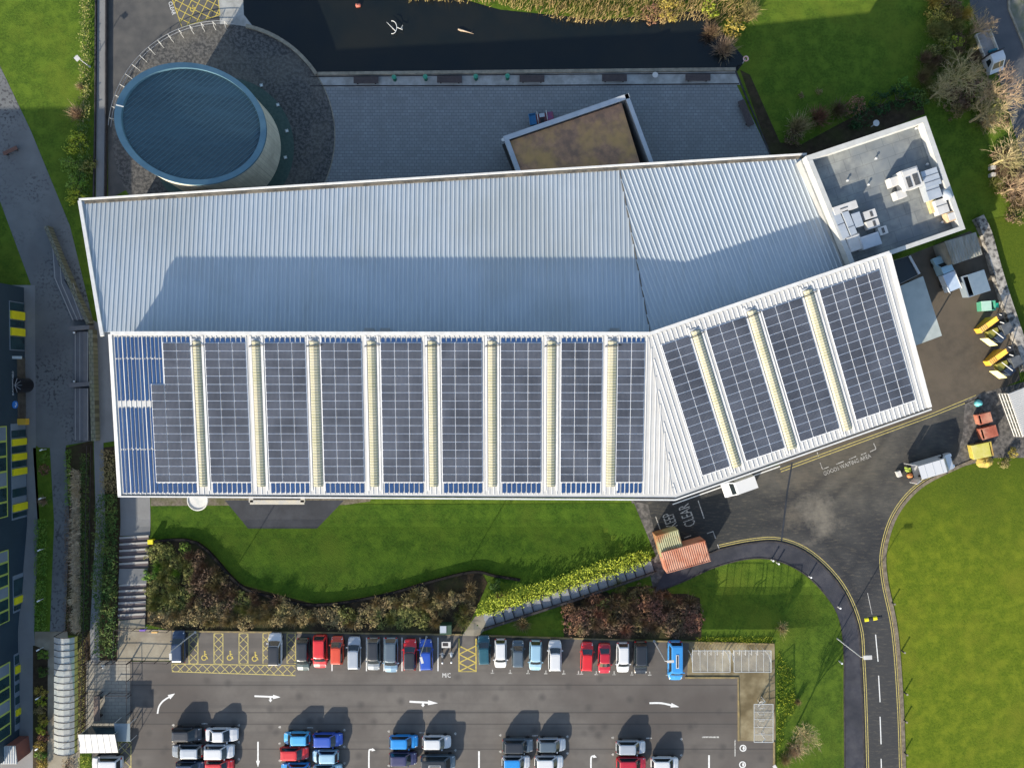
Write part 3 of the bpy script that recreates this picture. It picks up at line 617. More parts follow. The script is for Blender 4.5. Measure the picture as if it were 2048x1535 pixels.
# ------------------------------------------------------------------ main hall: planes
Z_R, Z_E, Z_N, Z_W = 13.7, 11.8, 9.0, 10.7        # solar ridge, solar eave, silver north eave, silver roof at the wall
SL = Plane(P(218, 668, Z_R), P(1300, 668, Z_R), P(700, 990, Z_E))
SR = Plane(P(1300, 668, Z_R), P(1780, 505, Z_R), P(1600, 905, Z_E))
A3 = P(1300, 664, Z_W)
NL = Plane(P(205, 664, Z_W), A3, P(700, 366, Z_N))
S3 = NL.px(1238, 334)
NR = Plane(A3, P(1700, 528, Z_W), S3)
hall = thing('exhibition_hall', P(800, 700), 'long bent hall with a silver ribbed roof and rows of solar panels', 'building')
def slab(pts, th, plane_or_none, name, m, parent=hall):
    """roof sheet from 3-D top points, th thick"""
    mb = MB(); n = len(pts); d = Vector((0, 0, -th))
    A_ = sum(pts[i].x * pts[(i + 1) % n].y - pts[(i + 1) % n].x * pts[i].y for i in range(n))
    if A_ < 0: pts = pts[::-1]
    mb.face(pts); mb.face([p + d for p in pts[::-1]])
    for i in range(n): mb.face([pts[i], pts[i] + d, pts[(i + 1) % n] + d, pts[(i + 1) % n]])
    return mb.build(name, m, parent)
def ribs(poly3, plane, d, pitch, w, h, top, name, m, parent, ext=0.0):
    """raised ribs along plan direction d across a plan polygon"""
    d = Vector((d.x, d.y, 0)).normalized(); nrm = Vector((-d.y, d.x, 0)); q = [Vector((p.x, p.y, 0)) for p in poly3]
    ts = [p.dot(nrm) for p in q]; t = math.floor(min(ts) / pitch) * pitch; mb = MB()
    while t < max(ts):
        hit = []
        for i in range(len(q)):
            a, b = q[i], q[(i + 1) % len(q)]; ta, tb = a.dot(nrm) - t, b.dot(nrm) - t
            if ta * tb < 0: hit.append((a + (b - a) * (ta / (ta - tb))).dot(d))
        hit.sort()
        for i in range(0, len(hit) - 1, 2):
            if hit[i + 1] - hit[i] > .3:
                a, b = nrm * t + d * (hit[i] + .05), nrm * t + d * (hit[i + 1] - .05)
                mb.bar(plane.at(a.x, a.y, .002), plane.at(b.x, b.y, .002), w, h, up=plane.n, top=top)
        t += pitch
    return mb.build(name, m, parent) if mb.f else None
def edge(pts, w, h, name, m, parent=hall, up=.01, inset=0.0):
    mb = MB()
    for a, b in zip(pts[:-1], pts[1:]): mb.bar(a + Vector((0, 0, up)), b + Vector((0, 0, up)), w, h)
    return mb.build(name, m, parent)
# silver roof
nl = [NL.px(205, 664), NL.px(1300, 664), NL.px(1238, 334), NL.px(160, 402)]
nr = [NR.px(1300, 664), NR.px(1700, 528), NR.px(1612, 311), NR.px(1238, 334)]
dn = Vector((0, 1, 0))
rl = slab(nl, .25, None, 'silver_roof', M_SILVER); rr_ = slab(nr, .25, None, 'silver_roof', M_SILVER)
ribs(nl, NL, dn, .535, .20, .06, .10, 'roof_rib', M_SILVER_RIB, rl)
du = (P(1780, 505, Z_R) - P(1300, 668, Z_R)); du.z = 0; du.normalize(); dv = Vector((du.y, -du.x, 0))      # along the ridge / down the slope
ribs(nr, NR, dv, .535, .20, .06, .10, 'roof_rib', M_SILVER_RIB, rr_)
edge([NL.px(1238, 334), NL.px(1300, 664)], .12, .05, 'valley_seam', M_GUTTER)
edge([NL.px(160, 399.5), NL.px(1238, 331.5)], .22, .22, 'eave_trim', M_TRIM); edge([NR.px(1238, 331.5), NR.px(1612, 309)], .22, .22, 'eave_trim', M_TRIM)
edge([NL.px(170, 405), NL.px(1238, 338)], .34, .09, 'gutter', M_GUTTER); edge([NR.px(1238, 338), NR.px(1606, 315)], .3, .09, 'gutter', M_GUTTER)
edge([NL.px(161, 402), NL.px(206, 672)], .42, .2, 'verge_trim', M_TRIM)
# solar roof
sl = [SL.px(218, 668), SL.px(1300, 668), SL.px(1350, 996), SL.px(237, 989)]
sr = [SR.px(1300, 668), SR.px(1780, 505), SR.px(1862, 816), SR.px(1350, 996)]
sroof = slab(sl, .3, None, 'white_roof', M_WROOF); sroof2 = slab(sr, .3, None, 'white_roof', M_WROOF)
for pts in ([SL.px(222, 666), SL.px(1300, 667)], [SR.px(1300, 667), SR.px(1778, 505)]): edge(pts, .38, .14, 'ridge_cap', M_TRIM)
edge([SL.px(237, 992), SL.px(1350, 999)], .16, .12, 'eave_trim', M_TRIM); edge([SR.px(1350, 999), SR.px(1862, 818)], .16, .12, 'eave_trim', M_TRIM)
edge([SL.px(238, 989.5), SL.px(1349, 995.5)], .10, .04, 'gutter', M_GUTTER); edge([SR.px(1351, 996), SR.px(1860, 815)], .10, .04, 'gutter', M_GUTTER)
edge([SL.px(221, 668), SL.px(240, 990)], .4, .12, 'verge_trim', M_TRIM); edge([SR.px(1777, 507), SR.px(1859, 814)], .45, .12, 'verge_trim', M_TRIM)
edge([SL.px(1297, 676), SL.px(1345, 990)], .10, .05, 'valley_seam', mat('grey seam', (.42, .42, .41, 1), rough=0.6))
# walls under everything
def walls(pts, parent, name='wall', m=M_WALL, base=0.0, drop=.3, close=True):
    mb = MB(); n = len(pts)
    for i in range(n if close else n - 1):
        a, b = pts[i], pts[(i + 1) % n]
        mb.face([Vector((a.x, a.y, base)), Vector((b.x, b.y, base)), b - Vector((0, 0, drop)), a - Vector((0, 0, drop))])
    return mb.build(name, m, parent)
ins = lambda p, c, k=.985: Vector((c.x + (p.x - c.x) * k, c.y + (p.y - c.y) * k, p.z))
cN, cS = sum(nl + nr, Vector()) / 8, sum(sl + sr, Vector()) / 8
walls([ins(nl[0], cN), ins(nl[3], cN), ins(nl[2], cN), ins(nr[2], cN), ins(nr[1], cN)][::-1], hall, close=False)
walls([ins(sl[0], cS), ins(sl[3], cS), ins(sl[2], cS), ins(sr[2], cS), ins(sr[1], cS), ins(sl[1], cS)], hall)

# windows along the south front
_a, _b = ins(sl[3], cS), ins(sl[2], cS); _d = (_b - _a); _d.z = 0; _n = Vector((_d.y, -_d.x, 0)).normalized()
for k in range(14):
    for z0 in (1.0, 5.2):
        p0, p1 = _a + _d * ((k + .12) / 14), _a + _d * ((k + .88) / 14); mb = MB(); p0.z = p1.z = z0
        mb.bar(p0 + _n * .04, p1 + _n * .04, .08, 2.4); fr_ = mb.build('window', M_GUTTER, hall); g = MB(); q0, q1 = p0.lerp(p1, .04) + _n * .088, p0.lerp(p1, .96) + _n * .088
        g.face([q0 + Vector((0, 0, .12)), q1 + Vector((0, 0, .12)), q1 + Vector((0, 0, 2.28)), q0 + Vector((0, 0, 2.28))]); g.build('pane', mat('dark hall glass', (.02, .03, .035, 1), rough=.1, spec=.6), fr_)
# ------------------------------------------------------------------ solar arrays
PANELS = []                                           # (array, parent object, eight corners) built later: 100 as parts, the rest as one
def uvof(pl, px, py):
    p = pl.px(px, py); o = sr[0]
    if pl is SL: return p.x, -(p.y - sl[0].y)
    w = p - o; return w.dot(du), w.dot(dv)
def at(pl, u, v, up=0.0):
    if pl is SL: return SL.at(u, sl[0].y - v, up)
    o = sr[0] + du * u + dv * v; return SR.at(o.x, o.y, up)
def array(pl, u0, u1, v0, v1, nu, nv, skip=None):
    mb = MB(); g = .05
    arr = MB(); q = [at(pl, u0 - g, v0 - g, .05), at(pl, u0 - g, v1 + g, .05), at(pl, u1 + g, v1 + g, .05), at(pl, u1 + g, v0 - g, .05)]
    for i in range(nu):                                 # two rails under every column of panels
        a, b = lerp(u0, u1, i / nu), lerp(u0, u1, (i + 1) / nu)
        r0 = 0
        while skip and skip(i, r0): r0 += 1
        va = lerp(v0, v1, r0 / nv)
        arr.face([at(pl, a - .02, va - .04, .075), at(pl, a - .02, v1 + .04, .075), at(pl, b + .02, v1 + .04, .075), at(pl, b + .02, va - .04, .075)])
        for f in (.25, .75): arr.bar(at(pl, lerp(a, b, f), va, .006), at(pl, lerp(a, b, f), v1, .006), .06, .06, up=pl.n)
    rk = arr.build('solar_array', M_PFRAME, hall)
    for i in range(nu):
        for j in range(nv):
            if skip and skip(i, j): continue
            a, b = lerp(u0, u1, i / nu) + .048, lerp(u0, u1, (i + 1) / nu) - .048
            c, d = lerp(v0, v1, j / nv) + .044, lerp(v0, v1, (j + 1) / nv) - .044
            PANELS.append((rk, pl, a, b, c, d))
    return rk
yb0, yb1 = 685, 964
Lb = [(326, 381, 2), (410, 492, 3), (529, 611, 3), (641, 723, 3), (761, 844, 3), (882, 964, 3), (1001, 1083, 3), (1122, 1205, 3), (1235, 1290, 2)]
v0, v1 = uvof(SL, 700, yb0)[1], uvof(SL, 700, yb1)[1]
for k, (a, b, n) in enumerate(Lb):
    u0, u1 = uvof(SL, a, 690)[0], uvof(SL, b, 690)[0]
    if k == 0: u0 -= (u1 - u0) / 2; array(SL, u0, u1, v0, v1, 3, 17, lambda i, j: i == 0 and j < 5)
    else: array(SL, u0, u1, v0, v1, n, 17)
def q4(pl, a, b, c, d): return uvof(pl, *a), uvof(pl, *b), uvof(pl, *c), uvof(pl, *d)
for tl, tr, br, n, nv in (((1322, 690), (1378, 671), (1460, 932), 2, 16), ((1411, 660), (1490, 632), (1567, 896), 3, 16), ((1522, 622), (1602, 594), (1674, 858), 3, 16), ((1637, 581), (1757, 539), (1838, 797), 5, 16)):
    u0, va = uvof(SR, *tl); u1, vb = uvof(SR, *tr); _, vc = uvof(SR, *br)
    array(SR, u0, u1, (va + vb) / 2, vc, n, nv)
def panel_box(mb, pl, a, b, c, d):
    lo = [at(pl, a, c, .09), at(pl, a, d, .09), at(pl, b, d, .09), at(pl, b, c, .09)]; hi = [p + pl.n * .04 for p in lo]
    mb.face(hi, 0, [(0, 1), (0, 0), (1, 0), (1, 1)])
    for i in range(4): mb.face([lo[i], lo[(i + 1) % 4], hi[(i + 1) % 4], hi[i]], 1)
PANELS.sort(key=lambda t: 0 if t[1] is SR else 1)
rest = MB()
for k, (rk, pl, a, b, c, d) in enumerate(PANELS):
    if k < 100:
        mb = MB(); panel_box(mb, pl, a, b, c, d); mb.build('solar_panel', [M_PANEL, M_PFRAME], rk)
    else: panel_box(rest, pl, a, b, c, d)
rest.build('solar_panels', [M_PANEL, M_PFRAME], hall, kind='stuff')
# blue film between the seams, above and below the arrays and over the west end
def film(u0, u1, va, vb, n):
    mb = MB(); w = (u1 - u0) / n
    for i in range(n):
        a, b = u0 + w * i + .075, u0 + w * (i + 1) - .075
        mb.face([at(SL, a, va, .068), at(SL, a, vb, .068), at(SL, b, vb, .068), at(SL, b, va, .068)])
    return mb.build('solar_film', M_FILM, sroof)
vt0, vt1, vb0, vb1 = uvof(SL, 700, 676)[1], uvof(SL, 700, 686)[1], uvof(SL, 700, 966)[1], uvof(SL, 700, 985)[1]
for k, (a, b, n) in enumerate(Lb):
    u0, u1 = uvof(SL, a, 690)[0], uvof(SL, b, 690)[0]
    if k == 0: u0 -= (u1 - u0) / 2
    nn = max(4, round((u1 - u0) / .56))
    if k: film(u0, u1, vt0, vt1, nn)
    else: film(uvof(SL, 326, 690)[0], u1, vt0 - .1, vt1, 6)
    film(u0 + .1, u1, vb0, vb1, nn)
uw0, uw1, uw2 = uvof(SL, 229, 690)[0], uvof(SL, 325, 690)[0], uvof(SL, 301, 690)[0]
for ya, yb, b, n in ((674, 716, uw1, 12), (718.5, 767, uw1, 12), (767, 801, uw2, 9), (815, 897, uw2, 9), (899.5, 985, uw2, 9)):
    film(uw0, b, uvof(SL, 300, ya)[1], uvof(SL, 300, yb)[1], n)
# standing seams
mb = MB(); u = uw0
def seams(pl, u0, u1, va, vb, pitch=.56, cut=None):
    mb = MB(); u = u0
    while u < u1:
        a, b = va, vb
        if cut: a, b = cut(u)
        if b - a > .2: mb.bar(at(pl, u, a, .003), at(pl, u, b, .003), .13, .06, up=pl.n, top=.09)
        u += pitch
    return mb
vend = uvof(SL, 700, 988)[1]
xv = lambda v: lerp(sl[1].x, sl[2].x, v / (sl[0].y - sl[2].y))        # valley line
def cutL(u):
    return (.25, vend) if u < sl[1].x else ((u - sl[1].x) / (sl[2].x - sl[1].x) * (sl[0].y - sl[2].y) + .2, vend)
seams(SL, sl[0].x + .35, sl[2].x - .2, 0, 0, cut=cutL).build('roof_rib', M_WRIB, sroof)
vendR = uvof(SR, 1600, 903)[1]
uA = uvof(SR, 1350, 996); uB = uvof(SR, 1862, 816)
def cutR(u):
    a, b = .25, vendR
    if u < 0.0: pass
    k = uA[0]                                            # the valley runs from (0,0) to uA in this frame
    if k > 0 and u < k: b = min(b, u / k * uA[1] - .2)
    if k < 0 and u < 0: a = u / k * uA[1] + .2
    return a, b
seams(SR, min(0, uA[0]) + .3, uB[0] - .35, 0, 0, cut=cutR).build('roof_rib', M_WRIB, sroof2)
# skylight strips with flashings
def skylight(pl, u0, u1, va, vb):
    mb = MB(); h = .34; m_ = (u0 + u1) / 2; w = u1 - u0
    sec = [(u0, .03), (u0 + w * .18, h * .62), (m_, h * .95), (u1 - w * .18, h * .62), (u1, .03)]
    for (a, za), (b, zb) in zip(sec[:-1], sec[1:]): mb.face([at(pl, a, va, za), at(pl, a, vb, za), at(pl, b, vb, zb), at(pl, b, va, zb)])
    for v in (va, vb): mb.face([at(pl, a, v, z) for a, z in (sec if v == va else sec[::-1])])
    v = va + .15
    while v < vb - .1:
        for (a, za), (b, zb) in zip(sec[:-1], sec[1:]): mb.bar(at(pl, a, v, za + .004), at(pl, b, v, zb + .004), .07, .03, 1, up=pl.n)
        v += .32
    o = mb.build('skylight', [M_SKYL, M_SKYR], hall)
    for s in (u0 - .20, u1 + .20):
        f = MB(); f.bar(at(pl, s, va - .6, .008), at(pl, s, vb + .5, .008), .24, .06, up=pl.n, top=.2); f.build('flashing', M_TRIM, o)
    f = MB(); f.bar(at(pl, u0 - .1, va - .18, .01), at(pl, u1 + .05, va - .12, .01), .22, .10, up=pl.n); f.build('end_cap', mat('grey end cap', (.36, .37, .38, 1), rough=.5), o)
    c = MB(); c.tube([at(pl, u0 - .35, va + .62, .10), at(pl, u0, va + .6, .20), at(pl, m_, va + .55, h + .06), at(pl, u1, va + .5, .20), at(pl, u1 + .45, va + .45, .12)], .045, 6); c.build('cable', M_BLACK, o)
for a, b in ((386, 402), (504, 521), (619, 638), (735, 752), (856, 873), (976, 993), (1095, 1112), (1216, 1235)):
    skylight(SL, uvof(SL, a, 690)[0], uvof(SL, b, 690)[0], uvof(SL, a, 682)[1], uvof(SL, a, 972)[1])
for (ax, ay), (bx, by), (cx, cy) in (((1382, 664), (1399, 658), (1470, 934)), ((1494, 624), (1512, 618), (1583, 897)), ((1606, 583), (1624, 577), (1698, 858))):
    u0, va = uvof(SR, ax, ay); u1, _ = uvof(SR, bx, by); _, vb = uvof(SR, cx, cy); skylight(SR, u0, u1, va, vb)
for px in (740, 772, 1228):                                # small vents below the ridge on the silver side
    p = NL.px(px, 661); mb = MB(); mb.box(p + Vector((0, 0, .01)), (1.0, .4, .45)); mb.box(p + Vector((0, 0, .462)), (1.15, .55, .05)); mb.build('roof_vent', M_WALL, hall)
# south entrance canopies below the eave
mb = MB(); c = P(397, 999, 3.2); mb.cyl(c, 1.28, .22, 32); mb.tube([c + Vector((1.28 * math.cos(t), 1.28 * math.sin(t), .26)) for t in [2 * math.pi * k / 32 for k in range(33)]], .09, 6)
mb.build('round_canopy', mat('pale glazed canopy', (.45, .47, .46, 1), (.60, .58, .55, 1), .9, .35), hall)
mb = MB(); cn = MB()
for a, b in (((502, 1003), (610, 1003)), ((504, 984), (504, 1003)), ((607, 984), (607, 1003))):
    mb.bar(P(*a, 3.0), P(*b, 3.0), .55, .35)
mb.build('entrance_frame', mat('weathered cream frame', (.42, .39, .32, 1), (.34, .34, .33, 1), 1.5, .8), hall)
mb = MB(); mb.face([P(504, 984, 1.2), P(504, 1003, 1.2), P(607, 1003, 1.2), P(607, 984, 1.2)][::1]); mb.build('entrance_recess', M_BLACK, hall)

# ------------------------------------------------------------------ drum tower
dc = P(447, 296); Rd = 115 / S
drum = thing('drum_tower', dc, 'round tower with a sloping dark blue metal roof and pale rim', 'tower')
ztop = lambda x, y: 8.55 - .40 * (x - dc.x) - .14 * (y - dc.y)
M_DWALL = paving('cream stone blocks', (.60, .55, .44, 1), (.54, .49, .39, 1), (.40, .37, .30, 1), .9, .45, 0, .02)
M_RIM = mat('pale metal rim', (.10, .19, .24, 1), (.075, .15, .20, 1), .5, .5)
M_DROOF = mat('dark blue standing seam roof', (.048, .082, .098, 1), (.022, .048, .064, 1), 2.2, .5, spec=.4, stretch=(.25, 2.2, 1, math.radians(-52)), c3=(.055, .11, .14, 1), scale2=.12)
n = 96; ring = [(dc.x + math.cos(2 * math.pi * k / n), dc.y + math.sin(2 * math.pi * k / n)) for k in range(n)]
def cp(k, r, z=None, up=0.0):
    t = 2 * math.pi * k / n; x, y = dc.x + r * math.cos(t), dc.y + r * math.sin(t); return Vector((x, y, ztop(x, y) + up if z is None else z))
mb = MB(); rim = MB(); roof = MB(); skirt = MB()
for k in range(n):
    mb.face([cp(k, Rd, 0), cp(k + 1, Rd, 0), cp(k + 1, Rd), cp(k, Rd)])
    rim.face([cp(k, Rd + .03, None, -.25), cp(k + 1, Rd + .03, None, -.25), cp(k + 1, Rd + .03, None, .03), cp(k, Rd + .03, None, .03)])
    rim.face([cp(k, Rd + .03, None, .03), cp(k + 1, Rd + .03, None, .03), cp(k + 1, Rd - .62, None, .03), cp(k, Rd - .62, None, .03)])
    rim.face([cp(k, Rd - .62, None, .03), cp(k + 1, Rd - .62, None, .03), cp(k + 1, Rd - .62, None, -.4), cp(k, Rd - .62, None, -.4)])
    skirt.face([cp(k, Rd, .06), cp(k, Rd + 1.75, .06), cp(k + 1, Rd + 1.75, .06), cp(k + 1, Rd, .06)])
roof.face([cp(k, Rd - .63, None, -.34) for k in range(n)])
mb.build('wall', M_DWALL, drum); rim.build('rim', M_RIM, drum); dr = roof.build('roof', M_DROOF, drum)
sm = MB(); sd = Vector((math.cos(math.radians(52)), math.sin(math.radians(52)), 0)); snn = Vector((-sd.y, sd.x, 0)); t = -Rd + 1.1
while t < Rd - 1:
    hl = math.sqrt((Rd - .7) ** 2 - t * t)
    a, b = dc + snn * t - sd * hl, dc + snn * t + sd * hl
    sm.bar(Vector((a.x, a.y, ztop(a.x, a.y) - .338)), Vector((b.x, b.y, ztop(b.x, b.y) - .338)), .05, .06); t += .42
sm.build('roof_seam', mat('roof seam', (.07, .145, .185, 1), rough=.45), dr)
skirt.build('pebble_skirt', mat('dark green pebbles', (.028, .060, .050, 1), (.05, .085, .072, 1), 2.5, .7), drum)
mb = MB(); a = cp(46, Rd, None, .035); b = cp(46, Rd - .75, None, .035); mb.bar(a, b, .1, .08); mb.build('lightning_rod', M_TRIM, drum)
for px, py in ((523, 171), (556, 210), (574, 262), (571, 315)):
    t = thing('ground_light', P(px, py), 'small square ground light in the dark ring round the tower', 'light', 'ground lights round the tower')
    mb = MB(); mb.box(P(px, py, .065), (.42, .42, .10), .3); mb.build('housing', mat('light housing', (.3, .32, .32, 1), rough=.5), t)
    mb = MB(); mb.box(P(px, py, .166), (.24, .24, .02), .3); mb.build('lens', mat('light lens', (.6, .66, .64, 1), rough=.3), t)
# railing on the ring's north-west edge
rail = thing('ring_railing', P(290, 90), 'thin steel railing on posts along the round forecourt edge', 'railing')
rp = [P(447 + 222 * math.cos(math.radians(a)), 272 - 222 * math.sin(math.radians(a))) for a in range(84, 178, 2)]
mb = MB()
for h in (.45, 1.0): mb.tube([p + Vector((0, 0, h)) for p in rp], .035, 5)
mb.build('rail', mat('galvanised steel', (.32, .33, .34, 1), rough=.4, metal=.6), rail)
for k in range(2, len(rp), 3):
    mb = MB(); p = rp[k]; mb.tube([p, p + Vector((0, 0, 1.0))], .04, 6); q = (RC - p).normalized(); mb.tube([p + Vector((0, 0, .98)), p + q * .55 + Vector((0, 0, .55)), p + q * .7], .03, 5); mb.build('post', mat('pale post', (.5, .5, .48, 1), rough=.5), rail)

# ------------------------------------------------------------------ brown-roofed annex
annex = thing('annex', P(1155, 265), 'low annex with a mossy brown flat roof inside a grey parapet', 'building')
za = 4.6
an = [P(1012, 276, za), P(1254, 193, za), P(1316, 360, za), P(1048, 372, za)]
M_MOSS = mat('mossy brown roof felt', (.44, .235, .13, 1), (.24, .14, .09, 1), .9, .95, detail=9, c3=(.52, .30, .10, 1), scale2=.3, lo=.35, hi=.6, mix2=.7)
M_PARA = mat('grey parapet coping', (.40, .42, .44, 1), (.32, .35, .38, 1), .8, .6)
ia = [P(1020, 282, za - .3), P(1243, 206, za - .3), P(1291, 362, za - .3), P(1050, 372, za - .3)]
mb = MB(); mb.prism([Vector((p.x, p.y, za - .7)) for p in ia], .4); mb.build('roof', M_MOSS, annex)
mb = MB()
for a, b in zip(an, an[1:] + an[:1]): mb.bar(Vector((a.x, a.y, 0)), Vector((b.x, b.y, 0)), .35, za - .12)
mb.build('wall', M_WALL, annex)
for a, b in zip(an[:3], an[1:]):
    mb = MB(); dd = (b - a).normalized(); mb.bar(a - dd * .3 - Vector((0, 0, .12)), b + dd * (.3 if b is not an[2] else 0) - Vector((0, 0, .12)), .62 if a is not an[1] else .5, .16); mb.build('parapet', M_PARA, annex)
mb = MB(); mb.bar(an[3] - Vector((0, 0, .118)), an[0] - Vector((0, 0, .118)), .6, .16); mb.build('parapet', M_PARA, annex)
mb = MB(); mb.bar(P(1008, 290, 2.4), P(1030, 345, 2.4), .5, .5); mb.build('side_canopy', M_BLACK, annex)
mb = MB(); mb.tube([P(1006, 280, 0), P(1006, 280, 3.0)], .12, 10); mb.cyl(P(1006, 280, 3.0), .22, .12, 12); mb.build('flue', M_TRIM, annex)

# ------------------------------------------------------------------ service block
blk = thing('service_block', P(1780, 370), 'flat roofed plant block with a white parapet and weathered grey felt', 'building')
zp, zr = 12.2, 11.1
bq = [P(1612, 312, zp), P(1852, 232, zp), P(1931, 458, zp), P(1704, 536, zp)]
ang_b = math.atan2((bq[1] - bq[0]).y, (bq[1] - bq[0]).x)
M_PARA2 = mat('white block parapet', (.44, .44, .42, 1), (.38, .38, .36, 1), 1.2, .6)
M_FELT = mat('weathered roof felt', (.145, .155, .155, 1), (.235, .245, .23, 1), .5, .85, detail=9, c3=(.13, .15, .165, 1), scale2=.22, lo=.4, hi=.6, mix2=.8)
def felt_tiles():
    N, K_, B = nodes_of(M_FELT); src = B.inputs['Base Color'].links[0].from_socket
    geo = N.new('ShaderNodeNewGeometry'); mp = N.new('ShaderNodeMapping'); mp.inputs['Rotation'].default_value = (0, 0, -ang_b); K_.new(geo.outputs['Position'], mp.inputs['Vector'])
    t = N.new('ShaderNodeTexBrick'); t.inputs['Scale'].default_value = 1; t.inputs['Brick Width'].default_value = 2.0; t.inputs['Row Height'].default_value = 1.4; t.inputs['Mortar Size'].default_value = .04
    t.inputs['Color1'].default_value = (1, 1, 1, 1); t.inputs['Color2'].default_value = (.93, .93, .94, 1); t.inputs['Mortar'].default_value = (.55, .56, .56, 1); K_.new(mp.outputs['Vector'], t.inputs['Vector'])
    x = N.new('ShaderNodeMix'); x.data_type = 'RGBA'; x.blend_type = 'MULTIPLY'; x.inputs[0].default_value = .55; K_.new(src, x.inputs[6]); K_.new(t.outputs['Color'], x.inputs[7]); K_.new(x.outputs[2], B.inputs['Base Color'])
felt_tiles()
mb = MB(); mb.prism([Vector((p.x, p.y, zr - .3)) for p in bq], .3); mb.build('roof', M_FELT, blk)
mb = MB(); mb.prism([Vector((p.x, p.y, 0)) for p in [bq[0] * .999, bq[1] * .999, bq[2] * .999, bq[3] * .999]], zr - .305); mb.build('wall', M_WALL, blk)
ws = [.60, .58, .50, .55]
for i in range(4):
    a, b = bq[i], bq[(i + 1) % 4]; dd = (b - a); dd.z = 0; dd.normalize(); inn = Vector((dd.y, -dd.x, 0)); w_ = ws[i]
    o1, o2 = (w_, 0) if i % 2 == 0 else (0, 0)
    a2, b2 = (a, b) if i % 2 == 0 else (a + dd * ws[i - 1], b - dd * ws[(i + 1) % 4])
    mb = MB(); mb.bar(Vector((a2.x, a2.y, zr)) + inn * w_ / 2, Vector((b2.x, b2.y, zr)) + inn * w_ / 2, w_, zp - zr); mb.build('parapet', M_PARA2, blk)
# roof plant: things standing on the block
M_AC = mat('white plant casing', (.50, .49, .47, 1), (.43, .42, .40, 1), 1.0, .5); M_ACD = mat('dark fan grille', (.035, .037, .04, 1), (.09, .09, .09, 1), 6, .6)
M_DUCT = mat('galvanised duct', (.44, .47, .50, 1), (.36, .40, .44, 1), .8, .35, metal=.3)
def RB(px, py, z=zr): return P(px, py, z + .004)
def plant(name, label, cat, px, py, w, d, h, m, rz=None, parts=(), group=None, feet=True):
    rz = ang_b if rz is None else rz; c = RB(px, py, zr + h * .6); c.z = zr + .004
    o = thing(name, c, label, cat, group); f = .18 if feet else 0.0
    mb = MB(); mb.box(c + Vector((0, 0, f)), (w, d, h - f), rz); mb.build('casing', m, o)
    rot = Matrix.Rotation(rz, 3, 'Z')
    if feet:
        for sx in (-1, 1):
            mb = MB(); mb.box(c + rot @ Vector((sx * w * .36, 0, 0)), (.1, d * .9, f - .002), rz); mb.build('skid', M_KERB_D, o)
    for kind, x, y, pw, pd, ph, pm in parts:
        mb = MB(); q = c + rot @ Vector((x, y, h + .003))
        if kind == 'fan':
            mb.cyl(q, pw, ph, 18); mb.build('fan', pm, o)
        else: mb.box(q, (pw, pd, ph), rz); mb.build(kind, pm, o)
    return o
plant('chiller', 'large white rooftop chiller with two dark fan bays', 'chiller', 1816, 360, 2.0, 2.3, 1.8, M_AC, parts=(('grille', .45, -.3, .62, 1.3, .04, M_ACD), ('grille', -.42, -.35, .5, 1.2, .04, M_ACD), ('cover', 0, .75, 1.7, .5, .06, M_AC)))
plant('plant_unit', 'small white plant box on the chiller\'s west side, nearer the roof edge', 'plant unit', 1787, 364, 1.25, 1.05, 1.1, M_AC, parts=(('lid', 0, 0, 1.15, .95, .04, M_AC),), group='white boxes beside the chiller')
plant('plant_unit', 'small white plant box below the chiller with a dark gap beside it', 'plant unit', 1798, 390, 1.2, .95, 1.1, M_AC, parts=(('lid', 0, 0, 1.1, .85, .04, M_AC),), group='white boxes beside the chiller')
plant('air_duct', 'pale segmented air duct along the east parapet', 'duct', 1857, 358, 1.9, 2.0, 1.3, M_DUCT, parts=(('seam', 0, .3, 1.9, .05, .03, M_ACD), ('seam', 0, -.4, 1.9, .05, .03, M_ACD)))
plant('air_duct', 'pale boxed air duct bending towards the round cowl', 'duct', 1862, 384, 1.6, 1.8, 1.2, M_DUCT, parts=(('seam', 0, .2, 1.7, .05, .03, M_ACD),))
plant('air_duct', 'white stepped air duct south of the round cowl', 'duct', 1880, 414, 1.3, 1.7, 1.0, M_AC, parts=(('seam', 0, .1, 1.4, .05, .03, M_ACD),))
plant('tank_box', 'tan weathered box in the south east corner of the roof', 'box', 1903, 433, 1.5, 1.1, 1.0, mat('tan box', (.50, .36, .22, 1), (.42, .30, .19, 1), 1.2, .8), parts=(('lid', 0, 0, 1.3, .8, .04, M_AC),))
o = thing('duct_cowl', RB(1880, 388), 'round grey duct elbow rising beside the east parapet', 'duct')
mb = MB(); c = RB(1881, 388); mb.tube([c, c + Vector((0, 0, .6)), c + Vector((.05, -.3, 1.0)), c + Vector((.25, -.9, 1.1))], [.5, .5, .48, .45], 14); mb.build('elbow', M_DUCT, o, True)
mb = MB(); mb.cyl(c, .72, .08, 16); mb.build('flange', M_DUCT, o)
plant('pallet_boxes', 'yellowish crate of parts west of the white stepped duct', 'crate', 1866, 412, .9, 1.5, .5, mat('yellow crate', (.42, .36, .14, 1), (.5, .4, .25, 1), 2, .8), feet=False)
plant('air_handler', 'long white duct box across the north west end of the plant group', 'air handler', 1687, 417, 2.8, .9, 1.2, M_AC, parts=(('hatch', -.2, 0, .9, .12, .03, M_ACD),))
dz = math.atan2((bq[3] - bq[0]).y, (bq[3] - bq[0]).x)
plant('air_duct', 'long pale duct beside the silver roof, with a dark line along it', 'duct', 1678, 450, 3.4, .85, 1.1, M_DUCT, rz=dz, parts=(('seam', 0, 0, .05, .85, .03, M_ACD),))
plant('air_duct', 'shorter pale duct running parallel inside the long one', 'duct', 1695, 447, 2.9, .75, 1.2, M_DUCT, rz=dz, parts=(('seam', .5, 0, .05, .75, .03, M_ACD),))
